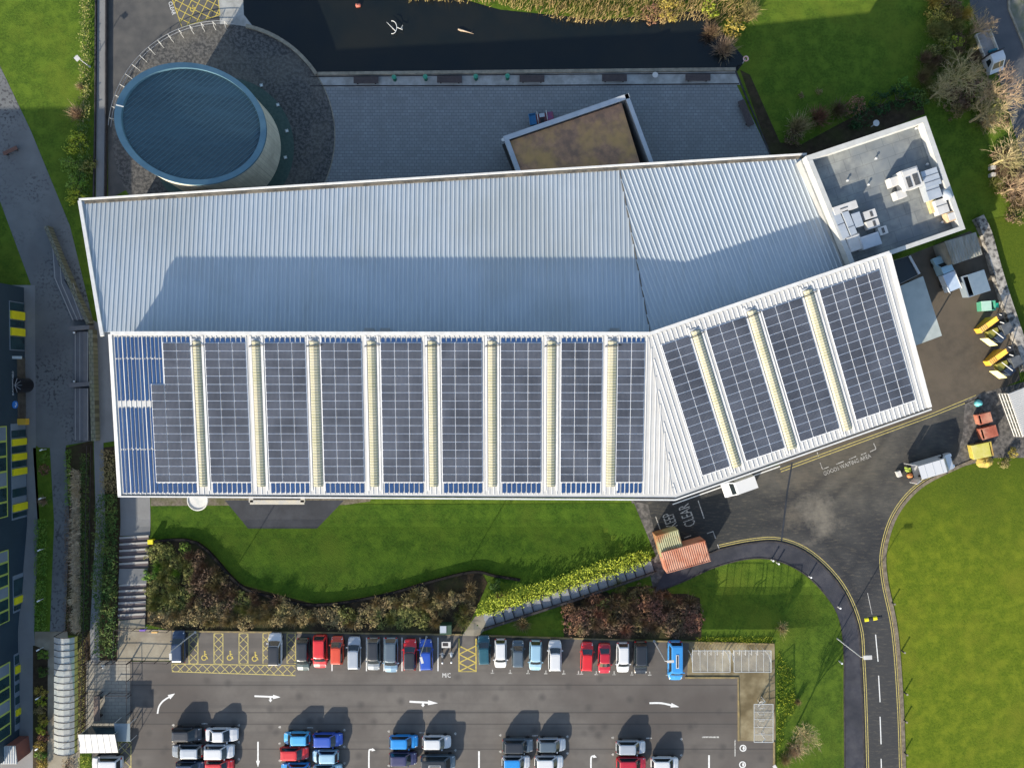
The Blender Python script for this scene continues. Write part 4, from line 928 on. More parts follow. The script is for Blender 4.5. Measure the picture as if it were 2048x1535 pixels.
plant('plant_unit', 'grey sided plant cabinet beside the red pipework', 'plant unit', 1711, 441, 1.05, 1.7, 1.1, M_DUCT, parts=(('lid', 0, 0, .95, 1.6, .04, M_DUCT),))
for k, (px, py, lab) in enumerate(((1737, 430, 'white condenser with a dark slot, northmost of three'), (1743, 449, 'white condenser with a dark slot, middle of three'), (1763, 462, 'white condenser with a dark slot, southmost of three'))):
    plant('condenser', lab, 'condenser', px, py, 1.45 if k < 2 else 1.0, .95, .9, M_AC, parts=(('slot', .15 if k < 2 else 0, 0, .3, .62, .03, M_ACD),), group='condensers in the roof plant')
plant('air_handler', 'big pale blue plant cabinet beside the solar roof', 'air handler', 1737, 483, 2.25, 1.5, 1.3, M_DUCT, parts=(('lid', 0, 0, 2.1, 1.35, .05, M_DUCT),))
plant('air_handler', 'cream plant cabinet at the south west corner of the plant group', 'air handler', 1706, 487, 1.6, 1.8, 1.1, M_AC, parts=(('hatch', .3, .2, .5, .06, .03, M_ACD), ('lid', 0, 0, 1.4, 1.6, .04, M_AC)))
o = thing('red_pipework', RB(1722, 436), 'short red pipe rack between two plant cabinets', 'pipework')
mb = MB(); c = RB(1722, 436); mb.tube([c + Vector((-.2, -.5, 0)), c + Vector((-.2, -.5, .5)), c + Vector((-.35, .1, .5)), c + Vector((-.35, .1, 0))], .06, 8); mb.build('pipe', mat('red pipe', (.35, .02, .03, 1), rough=.5), o)
for px, py in ((1750, 318), (1693, 362), (1735, 370), (1830, 258), (1852, 330), (1882, 445)):
    o = thing('roof_outlet', RB(px, py), 'small pale roof outlet standing on the weathered felt', 'roof outlet', 'roof outlets on the service block')
    mb = MB(); mb.cyl(RB(px, py), .09, .3, 10); mb.build('pipe', M_DUCT, o); mb = MB(); mb.cyl(RB(px, py) + Vector((0, 0, .3)), .16, .07, 10, r2=.06); mb.build('cap', M_AC, o)

# ------------------------------------------------------------------ yard sheds
ys = thing('yard_canopy', P(1838, 620), 'flat pale grey canopy roof beside the solar roof', 'canopy')
yq = [P(1800, 572, 3.2), P(1846, 552, 3.2), P(1884, 671, 3.2), P(1828, 692, 3.2), P(1808, 640, 3.2)]
mb = MB(); mb.prism([p - Vector((0, 0, .15)) for p in yq], .15); mb.build('roof', mat('pale flat roof', (.36, .40, .39, 1), (.32, .36, .355, 1), .6, .8, c3=(.24, .27, .25, 1), scale2=.3, mix2=.4), ys)
for p in yq[:4]:
    q = ins(p, sum(yq, Vector()) / 5, .94); mb = MB(); mb.box(Vector((q.x, q.y, 0)), (.14, .14, 3.04)); mb.build('post', M_KERB_D, ys)
lt = thing('lean_to', P(1810, 535), 'dark glazed lean-to between the plant block and solar roof', 'lean-to')
lq = [P(1786, 522, 4.0), P(1818, 512, 3.6), P(1838, 548, 3.6), P(1800, 568, 4.0)]
mb = MB(); mb.prism([Vector((p.x, p.y, 3.4)) for p in lq], .2); mb.build('roof', mat('dark glazing', (.012, .02, .026, 1), rough=.5), lt)
mb = MB()
for a, b in zip(lq, lq[1:]): mb.bar(Vector((a.x, a.y, 0)), Vector((b.x, b.y, 0)), .15, 3.39)
mb.build('wall', M_WALL, lt); mb = MB(); mb.bar(Vector((lq[1].x, lq[1].y, 3.602)), Vector((lq[2].x, lq[2].y, 3.602)), .3, .12); mb.build('edge_trim', M_PARA, lt)
sh = thing('yard_shed', P(1928, 497), 'grey corrugated metal shed roof with rusty streaks', 'shed')
sq = [P(1889, 483, 2.7), P(1952, 464, 2.7), P(1965, 509, 2.9), P(1907, 529, 2.9)]
pl = Plane(sq[0], sq[1], sq[2])
mb = MB(); d_ = Vector((0, 0, -.08)); mb.face(sq[::-1]); mb.face([p + d_ for p in sq])
for i in range(4): mb.face([sq[i], sq[(i + 1) % 4], sq[(i + 1) % 4] + d_, sq[i] + d_])
M_SHED = mat('weathered shed sheet', (.20, .215, .20, 1), (.28, .28, .25, 1), .9, .7, stretch=(2.5, .5, 1, math.radians(-18)), c3=(.17, .145, .09, 1), scale2=.35, mix2=.7)
ro = mb.build('roof', M_SHED, sh); ribs(sq, pl, Vector((.28, -.96, 0)), .35, .08, .05, .04, 'rib', M_SHED, ro)
mb = MB(); cs = sum(sq, Vector()) / 4
for a, b in zip(sq, sq[1:] + sq[:1]):
    a, b = ins(a, cs, .93), ins(b, cs, .93); mb.bar(Vector((a.x, a.y, 0)), Vector((b.x, b.y, 0)), .08, 2.5)
mb.build('wall', M_SHED, sh)
# glazed shed at the right edge
gs = thing('glazed_shed', P(2035, 825), 'white ribbed shed roof above a row of glass panes', 'shed')
gq = [P(2017, 787, 2.8), P(2095, 756, 3.4), P(2112, 840, 3.4), P(2047, 873, 2.8)]
gp = Plane(gq[0], gq[1], gq[3]); gq[2] = gp.px(2112, 840)
mb = MB(); mb.face(gq[::-1]); mb.face([p - Vector((0, 0, .06)) for p in gq]); ro = mb.build('roof', M_WROOF, gs); ribs(gq, gp, gq[1] - gq[0], .25, .07, .05, .04, 'rib', M_WRIB, ro)
a0, a1 = P(1998, 787, .4), P(2029, 872, .4); b0, b1 = gq[0] - Vector((0, 0, .08)), gq[3] - Vector((0, 0, .08))
gl = MB(); fr = MB()
for i in range(6):
    for j in range(3):
        t0, t1, s0, s1 = i / 6 + .012, (i + 1) / 6 - .012, j / 3 + .03, (j + 1) / 3 - .03
        f = lambda t, s: (a0.lerp(a1, t)).lerp(b0.lerp(b1, t), s)
        gl.face([f(t0, s0), f(t0, s1), f(t1, s1), f(t1, s0)])
gl.build('glazing', mat('shed glass', (.05, .06, .06, 1), (.10, .10, .09, 1), 1.5, .15, spec=.6), gs)
for i in range(7): fr.bar(a0.lerp(a1, i / 6), b0.lerp(b1, i / 6), .09, .05, up=Vector((-1, .3, .4)))
for j in range(4): fr.bar(a0.lerp(b0, j / 3), a1.lerp(b1, j / 3), .08, .06, up=Vector((-1, .3, .4)))
fr.build('glazing_bar', M_TRIM, gs)
mb = MB(); mb.box(P(2090, 830, 0), (3.2, 5.0, 2.7), math.radians(20)); mb.build('wall', M_WALL, gs)

# ------------------------------------------------------------------ navy building on the left edge
nb = thing('navy_building', P(20, 1000), 'dark navy office front with yellow window fins and lime frames', 'building')
fa, fb = P(48, 575, 0), P(61, 1482, 0); fd = (fb - fa).normalized(); fn = Vector((-fd.y, fd.x, 0));  fn = fn if fn.x > 0 else -fn
M_NAVY = mat('navy cladding', (.015, .032, .050, 1), (.020, .040, .060, 1), .3, .6)
M_NPAN = mat('grey blue panel', (.15, .19, .24, 1), (.12, .16, .21, 1), .6, .6); M_YEL = mat('yellow fin', (.62, .56, .012, 1), (.55, .50, .012, 1), 2, .5)
M_GLASS = mat('dark teal window glass', (.012, .028, .036, 1), (.02, .05, .062, 1), .8, .12, spec=.6); M_LIME = mat('lime frame', (.34, .42, .09, 1), rough=.5)
ZB = 10.5
mb = MB(); mb.prism([fa, fb, fb - fn * 25, fa - fn * 25], ZB); mb.build('wall', M_NAVY, nb)
def fs(py):            # distance along the facade for a photo row read at the wall's foot
    return (fa.y - (767.5 - py) / S) / abs(fd.y)
def fbox(name, p0, p1, z0, z1, d, m, parent=nb, off=0.0):
    s0, s1 = fs(p0), fs(p1); a = fa + fd * s0 + fn * (off + d / 2); b = fa + fd * s1 + fn * (off + d / 2)
    mb = MB(); mb.bar(Vector((a.x, a.y, z0)), Vector((b.x, b.y, z0)), d, z1 - z0); return mb.build(name, m, parent)
def wins(p0, p1, z0, z1, parts):
    f = fbox('window', p0, p1, z0, z1, .06, M_NPAN)
    for kind, a, b in parts: fbox({'g': 'pane', 'y': 'fin'}[kind], a, b, z0 + .08, z1 - .08, .05 if kind == 'g' else .22, M_GLASS if kind == 'g' else M_YEL, f, .062)
wins(606, 702, .15, 2.75, (('g', 608, 624), ('y', 625, 641), ('g', 643, 656), ('y', 658, 673), ('g', 675, 700)))
wins(845, 1032, .15, 2.8, (('g', 858, 872), ('y', 875, 888), ('g', 890, 902), ('y', 904, 917), ('g', 919, 930), ('y', 933, 946), ('g', 972, 988), ('y', 1002, 1016), ('g', 1019, 1028)))
wins(1140, 1212, .15, 2.8, (('g', 1148, 1180), ('y', 1183, 1196), ('g', 1199, 1208)))
wins(1292, 1440, .15, 2.8, (('g', 1296, 1312), ('y', 1316, 1330), ('g', 1334, 1344), ('g', 1352, 1366), ('g', 1376, 1390), ('y', 1400, 1412), ('g', 1416, 1428)))
for a, b in ((848, 1022), (1085, 1222), (1300, 1440)):
    f = fbox('upper_window', a, b, 3.55, 6.2, .10, M_LIME); n_ = 6
    for i in range(n_): fbox('pane', lerp(a, b, i / n_) + 2, lerp(a, b, (i + 1) / n_) - 2, 3.75, 6.0, .03, M_GLASS if i % 3 else M_NPAN, f, .102)
fbox('entrance', 716, 842, .05, 1.5, .05, mat('brown glass doors', (.05, .045, .04, 1), (.09, .085, .07, 1), 1.5, .3))
mb = MB(); c = P(54, 770, 0); mb.cyl(c, .95, 2.2, 20); mb.build('revolving_door', mat('black revolving door', (.012, .012, .014, 1), rough=.3), nb)
for k in range(5):
    mb = MB(); t = math.radians(-70 + 35 * k); mb.bar(c + Vector((0, 0, 2.204)), c + Vector((.95 * math.cos(t), .95 * math.sin(t), 2.204)), .04, .04); mb.build('door_rib', M_PARA, nb)
mb = MB(); q = fa + fd * fs(716) + fn * .5; mb.box(Vector((q.x, q.y, 2.2)), (1.4, .35, .12)); mb.build('door_canopy', mat('pale canopy', (.45, .5, .5, 1), rough=.5), nb)
mb = MB(); q = fa + fd * fs(842) + fn * .55; mb.box(Vector((q.x, q.y, .9)), (1.1, .8, .7)); mb.build('yellow_porch', mat('orange porch', (.5, .30, .03, 1), rough=.6), nb)
M_SIGN = mat('pale sign lettering', (.45, .52, .6, 1), rough=.5)
o = text_mesh('INNOVOGARO', .46, 'sign_lettering', M_SIGN); o.parent = nb
q = fa + fd * fs(766) + fn * .03; o.location = Vector((q.x, q.y, 2.25)) - ORG[nb]
o.rotation_euler = Matrix((-fd, Vector((0, 0, 1)), fn)).transposed().to_euler()
mb = MB(); q = fa + fd * fs(808) + fn * .03; mb.tube([q + Vector((0, 0, 2.0)), q + fn * .06 + Vector((0, 0, 2.0))], .5, 24); em = mb.build('sign_emblem', mat('blue emblem', (.02, .12, .45, 1), (.03, .2, .6, 1), 2, .4), nb)
mb = MB(); q2 = q + fn * .07; mb.tube([q2 - fd * .3 + Vector((0, 0, 1.95)), q2 + Vector((0, 0, 1.8)), q2 + fd * .3 + Vector((0, 0, 2.05))], .06, 6); mb.build('emblem_wave', M_SIGN, em)
# small hut at the bottom-left corner
ht = thing('corner_hut', P(10, 1510, 2), 'small hut with a white ribbed roof in the bottom corner', 'hut')
hq = [P(-60, 1492, 4.6), P(30, 1491, 4.6), P(34, 1527, 4.6), P(-60, 1528, 4.6)]
mb = MB(); mb.prism([p - Vector((0, 0, .12)) for p in hq], .12); ro = mb.build('roof', M_WROOF, ht); ribs(hq, Plane(hq[0], hq[1], hq[2]), Vector((0, 1, 0)), .3, .09, .06, .05, 'rib', M_SILVER, ro)
ch = sum(hq, Vector()) / 4; mb = MB(); mb.prism([Vector((p.x, p.y, 1.9)) for p in [ins(p, ch, .95) for p in hq]], 2.57); mb.build('wall', mat('brick red wall', (.20, .07, .05, 1), (.15, .06, .05, 1), 2, .9), ht)
# ------------------------------------------------------------------ cars
M_CGLASS = mat('car glass', (.012, .018, .022, 1), rough=.08, spec=.7)
M_TYRE = mat('tyre rubber', (.015, .015, .016, 1), rough=.9)
M_RIMM = mat('alloy rim', (.35, .36, .37, 1), rough=.4, metal=.6)
M_LAMP = mat('clear lamp', (.75, .76, .76, 1), rough=.15)
M_TAIL = mat('red lamp', (.35, .01, .01, 1), rough=.25)
M_PLAST = mat('black plastic trim', (.02, .02, .022, 1), rough=.6)
def paint(name, c, metal=.0): return mat('paint ' + name, c, rough=.32, metal=metal, spec=.5, coat=.6)
PAINT = {
 'white': paint('white', (.50, .51, .52, 1)), 'silver': paint('silver', (.36, .39, .42, 1), .35), 'grey': paint('grey', (.16, .18, .20, 1), .3),
 'slate': paint('slate', (.085, .115, .14, 1), .3), 'black': paint('black', (.012, .014, .017, 1)), 'navy': paint('navy', (.012, .028, .065, 1)),
 'teal': paint('teal', (.012, .07, .095, 1)), 'green': paint('dark green', (.02, .045, .045, 1)), 'red': paint('red', (.50, .012, .014, 1)), 'crimson': paint('crimson', (.36, .008, .02, 1)),
 'orange': paint('orange red', (.50, .05, .015, 1)), 'blue': paint('blue', (.012, .06, .34, 1)), 'sky': paint('sky blue', (.05, .30, .55, 1)), 'bright': paint('bright blue', (.01, .20, .52, 1)),
 'ice': paint('ice blue', (.26, .42, .52, 1), .2), 'steel': paint('steel blue', (.12, .20, .28, 1), .3), 'camper': paint('camper blue', (.03, .21, .50, 1)), 'purple': paint('purple navy', (.03, .03, .085, 1))}
def make_car(name, Lg, W, Ht, hood, wsl, rsl, boot, zs=.92):
    """Lg length, W width, Ht height, hood/boot lengths, wsl/rsl run of the windscreen and rear window; front towards +x"""
    root = thing(name, (0, 0, 0), 'car', 'car')
    f, r = Lg / 2, -Lg / 2
    st = [(r, .66, zs - .26), (r + .05, .80, zs - .20), (r + .14, .90, zs - .09), (r + .35, .97, zs - .02 if boot > .2 else zs), (r + Lg * .25, 1.0, zs), (0, 1.0, zs), (f - hood, .99, zs - .01),
          (f - hood * .6, .97, zs - .06), (f - .38, .92, zs - .14), (f - .16, .84, zs - .20), (f - .05, .70, zs - .28), (f, .48, zs - .38)]
    mb = MB(); rings = []
    for x, w, z in st:
        h = W / 2 * w; zb = .24 if r < x < f else .32
        half = [(h * .90, zb), (h, zb + .22), (h * 1.0, z - .20), (h * .965, z - .07), (h * .86, z), (0, z + .035)]
        ring = half + [(-a, b) for a, b in half[-2::-1]]
        rings.append([Vector((x, a, b)) for a, b in ring])
    n = len(rings[0])
    for A_, B_ in zip(rings[:-1], rings[1:]):
        for i in range(n - 1): mb.face([A_[i], B_[i], B_[i + 1], A_[i + 1]])
        mb.face([A_[n - 1], B_[n - 1], B_[0], A_[0]])
    mb.face(rings[0]); mb.face(rings[-1][::-1])
    # greenhouse
    x3, x0 = f - hood + .06, r + boot + .05; x2, x1 = x3 - wsl, x0 + rsl
    wb, wr = W * .455, W * .375; zb, zt = zs - .03, Ht - .06
    def loop(xf_, xr_, w, z, ch=.13, bow=.07): return [Vector((xf_ + bow, w * .40, z)), Vector((xf_, w - ch * .35, z)), Vector((xf_ - ch, w, z)), Vector((xr_ + ch, w, z)), Vector((xr_, w - ch * .35, z)),
                                        Vector((xr_, -w + ch * .35, z)), Vector((xr_ + ch, -w, z)), Vector((xf_ - ch, -w, z)), Vector((xf_, -w + ch * .35, z)), Vector((xf_ + bow, -w * .40, z))]
    B_, T_ = loop(x3, x0, wb, zb), loop(x2, x1, wr, zt); m = len(B_)
    for i in range(m): j = (i + 1) % m; mb.face([B_[i], T_[i], T_[j], B_[j]][::-1])
    body = mb.build('body', PAINT['white'], root, smooth=True, local=True)
    for p in body.data.polygons: p.use_smooth = True
    rf = MB(); T2 = [Vector((lerp(p.x, (x1 + x2) / 2, .10), p.y * .90, Ht - .015)) for p in T_]; T3 = [Vector((lerp(p.x, (x1 + x2) / 2, .35), p.y * .55, Ht)) for p in T_]
    for a, b in ((T_, T2), (T2, T3)):
        for i in range(m): j = (i + 1) % m; rf.face([a[i], b[i], b[j], a[j]][::-1])
    rf.face(T3[::-1] if False else T3); ro = rf.build('roof', PAINT['white'], root, smooth=True, local=True)
    bm = bmesh.new(); bm.from_mesh(ro.data); bmesh.ops.recalc_face_normals(bm, faces=bm.faces[:]); bm.to_mesh(ro.data); bm.free()
    bm = bmesh.new(); bm.from_mesh(body.data); bmesh.ops.recalc_face_normals(bm, faces=bm.faces[:]); bm.to_mesh(body.data); bm.free()
    def pane(nm, q, sh=.08, up=.008):
        c = sum(q, Vector()) / len(q); nn = (q[1] - q[0]).cross(q[-1] - q[0]).normalized()
        if nn.z < 0: nn = -nn
        q = [p + (c - p) * sh + nn * up for p in q]; g = MB(); g.face(q if (q[1] - q[0]).cross(q[2] - q[0]).z > 0 else q[::-1]); g.build(nm, M_CGLASS, root, local=True)
    # windscreen in three facets so it follows the bowed front
    g = MB(); idx = [1, 0, 9, 8]
    for a, b in zip(idx[:-1], idx[1:]):
        q = [B_[a], B_[b], T_[b], T_[a]]; nn = (q[1] - q[0]).cross(q[3] - q[0]).normalized(); nn = nn if nn.z > 0 else -nn
        cut = lambda p, o, s: p + (o - p) * s
        q = [cut(q[0], q[3], .10), cut(q[1], q[2], .10), cut(q[2], q[1], .06), cut(q[3], q[0], .06)]
        g.face([p + nn * .01 for p in q])
    g.build('windscreen', M_CGLASS, root, local=True)
    pane('rear_window', [B_[4], B_[5], T_[5], T_[4]], .12)
    pane('side_window', [B_[2], B_[3], T_[3], T_[2]], .10); pane('side_window', [B_[7], B_[6], T_[6], T_[7]], .10)
    for sx in (f - .85, r + .80):
        for sy in (-1, 1):
            mb = MB(); mb.tube([Vector((sx, sy * (W / 2 - .20), .31)), Vector((sx, sy * (W / 2 - .005), .31))], .31, 14); mb.build('wheel', M_TYRE, root, local=True)
    for sy in (-1, 1):
        mb = MB(); mb.face([Vector((f - .10, sy * W * .30, zs - .27)), Vector((f - .10, sy * W * .40, zs - .30)), Vector((f - .42, sy * W * .43, zs - .13)), Vector((f - .40, sy * W * .36, zs - .10))][::sy]); mb.build('headlight', M_LAMP, root, local=True)
        mb = MB(); mb.box(Vector((r + .06, sy * W * .37, zs - .32)), (.10, W * .13, .2)); mb.build('tail_light', M_TAIL, root, local=True)
        mb = MB(); mb.box(Vector((x3 - .35, sy * (W / 2 + .06), zs - .02)), (.14, .20, .13)); mb.build('wing_mirror', PAINT['white'], root, local=True)
    mb = MB(); mb.box(Vector((f - .02, 0, .30)), (.05, W * .62, .22)); mb.build('grille', M_PLAST, root, local=True)
    return root
PROTO = {'hatch': make_car('parked_car', 4.0, 1.74, 1.50, .95, .62, .30, .0), 'sedan': make_car('parked_car', 4.4, 1.76, 1.44, 1.12, .78, .62, .55),
         'estate': make_car('parked_car', 4.4, 1.78, 1.52, 1.05, .68, .34, .0), 'mini': make_car('parked_car', 3.5, 1.62, 1.50, .72, .55, .26, .0),
         'suv': make_car('parked_car', 4.4, 1.84, 1.66, 1.02, .58, .30, .0, 1.02), 'van': make_car('parked_van', 5.0, 1.90, 1.95, .80, .62, .14, .0, 1.08)}
USED = set()
def car(kind, col, px, py, L_px, ang, label, roof=None, z=ZC, cat='car', group='cars parked in the car park', name=None, lift=.8):
    src = PROTO[kind]; base = {'hatch': 4.0, 'sedan': 4.4, 'estate': 4.4, 'mini': 3.5, 'suv': 4.4, 'van': 5.0}[kind]
    o = src if kind not in USED else copy_tree(src); USED.add(kind)
    if name: o.name = name
    p = P(px, py, z + lift); s = (L_px / S * (H - z - lift) / H) / base
    xf(o, (p.x, p.y, z + .012), math.radians(ang), (s, min(1.06, max(.94, s)), min(1.05, max(.95, s))))
    tag(o, label, cat, group)
    for c in o.children:
        k = c.name.split('.')[0]
        if k in ('body', 'wing_mirror', 'roof'):
            c.material_slots[0].link = 'OBJECT'; c.material_slots[0].material = PAINT[roof] if (k == 'roof' and roof) else PAINT[col]
    return o
N_, S_, E_, W_ = 90, -90, 0, 180
top = [('estate', 'navy', 357, 1293, 64, 91, 'dark navy estate car alone beside the pale landing', None),
 ('suv', 'white', 550, 1298, 65, N_, 'white car with a black roof at the end of the disabled bays', 'black'),
 ('estate', 'green', 606, 1309, 66, -90, 'dark green car, first after the yellow hatched bays', 'black'),
 ('hatch', 'red', 640, 1303, 66, S_, 'bright red car nose out, between the dark green and the orange car', None),
 ('mini', 'orange', 674, 1300, 56, 90, 'small orange red car, shortest in the top row', None),
 ('estate', 'silver', 708, 1306, 66, 90, 'silver car next to the small orange red car', None),
 ('estate', 'grey', 747, 1308, 66, S_, 'grey car with a black roof next to the silver car', 'black'),
 ('estate', 'steel', 782, 1310, 70, S_, 'steel blue car with a dark roof, sticking furthest out of the top row', 'slate'),
 ('hatch', 'red', 820, 1309, 62, 90, 'red car with a black roof beside the blue hatchback', 'black'),
 ('hatch', 'blue', 852, 1309, 62, 92, 'deep blue hatchback next to the motorcycle bay', None),
 ('hatch', 'teal', 968, 1300, 58, 92, 'dark teal car right beside the yellow crossed strip', None),
 ('hatch', 'white', 1001, 1307, 58, S_, 'white car nose out, second after the yellow crossed strip', None),
 ('mini', 'slate', 1036, 1307, 54, N_, 'small slate blue car between a white car and a silver blue one', None),
 ('estate', 'ice', 1071, 1311, 60, -91, 'silver blue car next to the small slate blue one', None),
 ('hatch', 'white', 1110, 1311, 62, 90, 'white car nose to the bank, last before the two empty bays', None),
 ('hatch', 'red', 1174, 1313, 58, 88, 'red car nose to the bank, just after the empty bays', None),
 ('sedan', 'crimson', 1209, 1317, 60, S_, 'crimson saloon nose out beside another red car', None),
 ('hatch', 'white', 1246, 1315, 60, S_, 'white car between the crimson saloon and the black people carrier', None),
 ('suv', 'black', 1281, 1315, 66, S_, 'black people carrier next to the empty bay with a lamp post', None)]
for t in top: car(t[0], t[1], t[2], t[3], t[4], t[5], t[6], t[7])
cv = car('van', 'camper', 1352, 1323, 78, S_, 'bright blue camper van with a pale roof strip', cat='van', group=None, name='camper_van', lift=1.2)
mb = MB(); mb.box(Vector((-.35, 0, 1.952)), (1.7, .36, .05)); mb.build('roof_strip', M_AC, cv, local=True)
mb = MB(); mb.box(Vector((-.35, 0, 2.004)), (1.5, .18, .02)); mb.build('roof_vent', M_PLAST, cv, local=True)
low = [('hatch', 'black', 373, 1468, 60, E_, 'black car at the head of the westmost pair of rows', None), ('sedan', 'white', 443, 1469, 66, E_, 'white saloon beside the black car heading its row', None),
 ('estate', 'grey', 373, 1502, 62, W_, 'grey car nose out below the black car', 'silver'), ('suv', 'white', 438, 1502, 60, E_, 'white car below the white saloon', None),
 ('hatch', 'navy', 380, 1535, 58, E_, 'navy car cut by the frame below the grey car', None), ('hatch', 'red', 438, 1532, 58, E_, 'red car cut by the frame below two white cars', None),
 ('mini', 'sky', 593, 1476, 53, W_, 'light blue small car heading the second pair of rows', None), ('hatch', 'blue', 655, 1479, 60, E_, 'deep blue car facing the light blue one tail to tail', None),
 ('hatch', 'red', 588, 1506, 58, E_, 'red car below the light blue small car', None), ('mini', 'ice', 650, 1512, 53, W_, 'pale ice blue small car below the deep blue car', None),
 ('hatch', 'bright', 590, 1538, 58, W_, 'bright blue car cut by the frame below the red one', None), ('hatch', 'ice', 655, 1541, 58, E_, 'ice blue car cut by the frame in the second pair of rows', None),
 ('hatch', 'bright', 807, 1483, 58, E_, 'vivid blue car heading the third pair of rows', None), ('hatch', 'white', 873, 1484, 58, E_, 'white hatchback beside the vivid blue car', None),
 ('hatch', 'purple', 806, 1517, 56, E_, 'purple navy car below the vivid blue car', None), ('van', 'slate', 876, 1523, 70, E_, 'dark grey people carrier below the white hatchback', 'black'),
 ('suv', 'slate', 1036, 1490, 62, E_, 'dark slate car heading the fourth pair of rows', 'black'), ('hatch', 'silver', 1103, 1489, 58, E_, 'silver car with a dark roof in the fourth pair of rows', 'slate'),
 ('hatch', 'white', 1032, 1524, 57, E_, 'white car with a blue roof', 'bright'), ('hatch', 'white', 1098, 1524, 58, E_, 'white car below the silver one with the dark roof', None),
 ('estate', 'silver', 1262, 1494, 60, E_, 'silver car alone at the head of the eastmost rows', None), ('hatch', 'crimson', 1263, 1527, 60, E_, 'crimson car below the eastmost silver car', None),
 ('hatch', 'white', 1330, 1527, 56, E_, 'white car beside the crimson one, eastmost of the lower rows', None), ('suv', 'white', 213, 1526, 60, W_, 'white car by the bus shelter left of the car park', None)]
for t in low: car(t[0], t[1], t[2], t[3], t[4], t[5], t[6], t[7])
# ------------------------------------------------------------------ service vehicles
a_w = math.degrees(math.atan2(-21, -60))
def wheel_set(root, xs, hw, r=.34):
    for x in xs:
        for s in (-1, 1):
            mb = MB(); mb.tube([Vector((x, s * (hw - .22), r)), Vector((x, s * hw, r))], r, 14); mb.build('wheel', M_TYRE, root, local=True)
# long white panel van with its back doors open
v = thing('panel_van', (0, 0, 0), 'long white panel van with open back doors full of tools', 'van')
mb = MB(); W2 = .98
prof = [(-2.7, .35), (2.75, .35), (2.85, .75), (2.55, 1.15), (1.75, 1.35), (1.05, 2.15), (.85, 2.3), (-2.7, 2.3)]
for s, w in ((-1, W2), (1, W2)):
    pts = [Vector((x, s * (w if z < 1.3 else w - .12 * (z - 1.3)), z)) for x, z in prof]; mb.face(pts if s < 0 else pts[::-1])
for (x, z), (x2, z2) in zip(prof, prof[1:]):
    f = lambda q: W2 if q < 1.3 else W2 - .12 * (q - 1.3)
    mb.face([Vector((x, -f(z), z)), Vector((x, f(z), z)), Vector((x2, f(z2), z2)), Vector((x2, -f(z2), z2))][::-1])
b = mb.build('body', PAINT['white'], v, local=True); bm = bmesh.new(); bm.from_mesh(b.data); bmesh.ops.recalc_face_normals(bm, faces=bm.faces[:]); bm.to_mesh(b.data); bm.free()
mb = MB(); mb.face([Vector((1.68, -.82, 1.45)), Vector((1.68, .82, 1.45)), Vector((1.10, .74, 2.12)), Vector((1.10, -.74, 2.12))]); mb.build('windscreen', mat('windscreen with yellow vest', (.02, .025, .02, 1), (.22, .18, .02, 1), 1.6, .15, spec=.6, lo=.5, hi=.6), v, local=True)
for s in (-1, 1):
    mb = MB(); mb.face([Vector((1.45, s * (W2 + .006), 1.28)), Vector((.75, s * (W2 + .006), 1.28)), Vector((.75, s * (W2 - .07), 1.95)), Vector((1.0, s * (W2 - .07), 1.95))][::s]); mb.build('side_window', M_CGLASS, v, local=True)
    mb = MB(); mb.bar(Vector((-2.72, s * .96, .5)), Vector((-3.45, s * 1.25, .5)), .06, 1.7); mb.build('back_door', PAINT['white'], v, local=True)
    mb = MB(); mb.box(Vector((1.35, s * 1.12, 1.25)), (.12, .24, .25)); mb.build('wing_mirror', M_PLAST, v, local=True)
    mb = MB(); mb.box(Vector((2.62, s * .72, .82)), (.36, .34, .2)); mb.build('headlight', M_LAMP, v, local=True)
for k in range(3):
    mb = MB(); mb.bar(Vector((-1.9 + k * 1.1, -.8, 2.304)), Vector((-1.9 + k * 1.1, .8, 2.304)), .05, .02); mb.build('roof_seam', M_PARA, v, local=True)
mb = MB(); mb.box(Vector((-3.0, 0, .45)), (.7, 1.7, .12)); mb.build('load_floor', M_PLAST, v, local=True)
wheel_set(v, (1.75, -1.65), .97)
p = P(1868, 932, 1.2); xf(v, (p.x, p.y, .014), math.radians(16.5), (.97, 1.04, 1))
M_ORG = mat('orange canvas', (.55, .20, .06, 1), (.45, .16, .05, 1), 3, .8); M_HI = mat('hi-vis cloth', (.45, .55, .10, 1), (.30, .40, .05, 1), 4, .8)
def rv(x, y, z=0): a = math.radians(16.5); return Vector((p.x + x * math.cos(a) - y * math.sin(a), p.y + x * math.sin(a) + y * math.cos(a), z))
o = thing('tool_bag', rv(-3.35, -.35, .57), 'orange bag at the open back of the long white van', 'bag'); mb = MB(); mb.tube([rv(-3.6, -.3, .85), rv(-3.45, -.32, .9), rv(-3.05, -.38, .9), rv(-2.9, -.4, .85)], [.12, .3, .3, .12], 10); mb.build('bag', M_ORG, o, True); mb = MB(); mb.tube([rv(-3.4, -.33, 1.18), rv(-3.25, -.35, 1.32), rv(-3.1, -.37, 1.18)], .03, 6); mb.build('handle', M_PLAST, o)
o = thing('vest_pile', rv(-3.1, .4, .57), 'crumpled hi-vis vest and rope on the long van\'s tail', 'vest'); mb = MB()
for k in range(9): mb.box(rv(-3.1 + R.uniform(-.3, .3), .4 + R.uniform(-.3, .3), .57 + k * .03), (.38, .22, .06), R.uniform(0, 3))
mb.build('cloth', M_HI, o)
o = thing('equipment_case', rv(-4.1, .1), 'grey equipment case on the ground behind the long white van', 'case'); mb = MB(); mb.box(rv(-4.25, .1, .014), (.55, .8, .4), .4); mb.build('case', M_WALL, o); mb = MB(); mb.box(rv(-4.25, .1, .416), (.5, .75, .05), .4); mb.build('lid', M_AC, o)
sv = copy_tree(v)
for c in list(sv.children):
    if c.name.split('.')[0] in ('back_door', 'load_floor', 'roof_seam'): bpy.data.objects.remove(c)
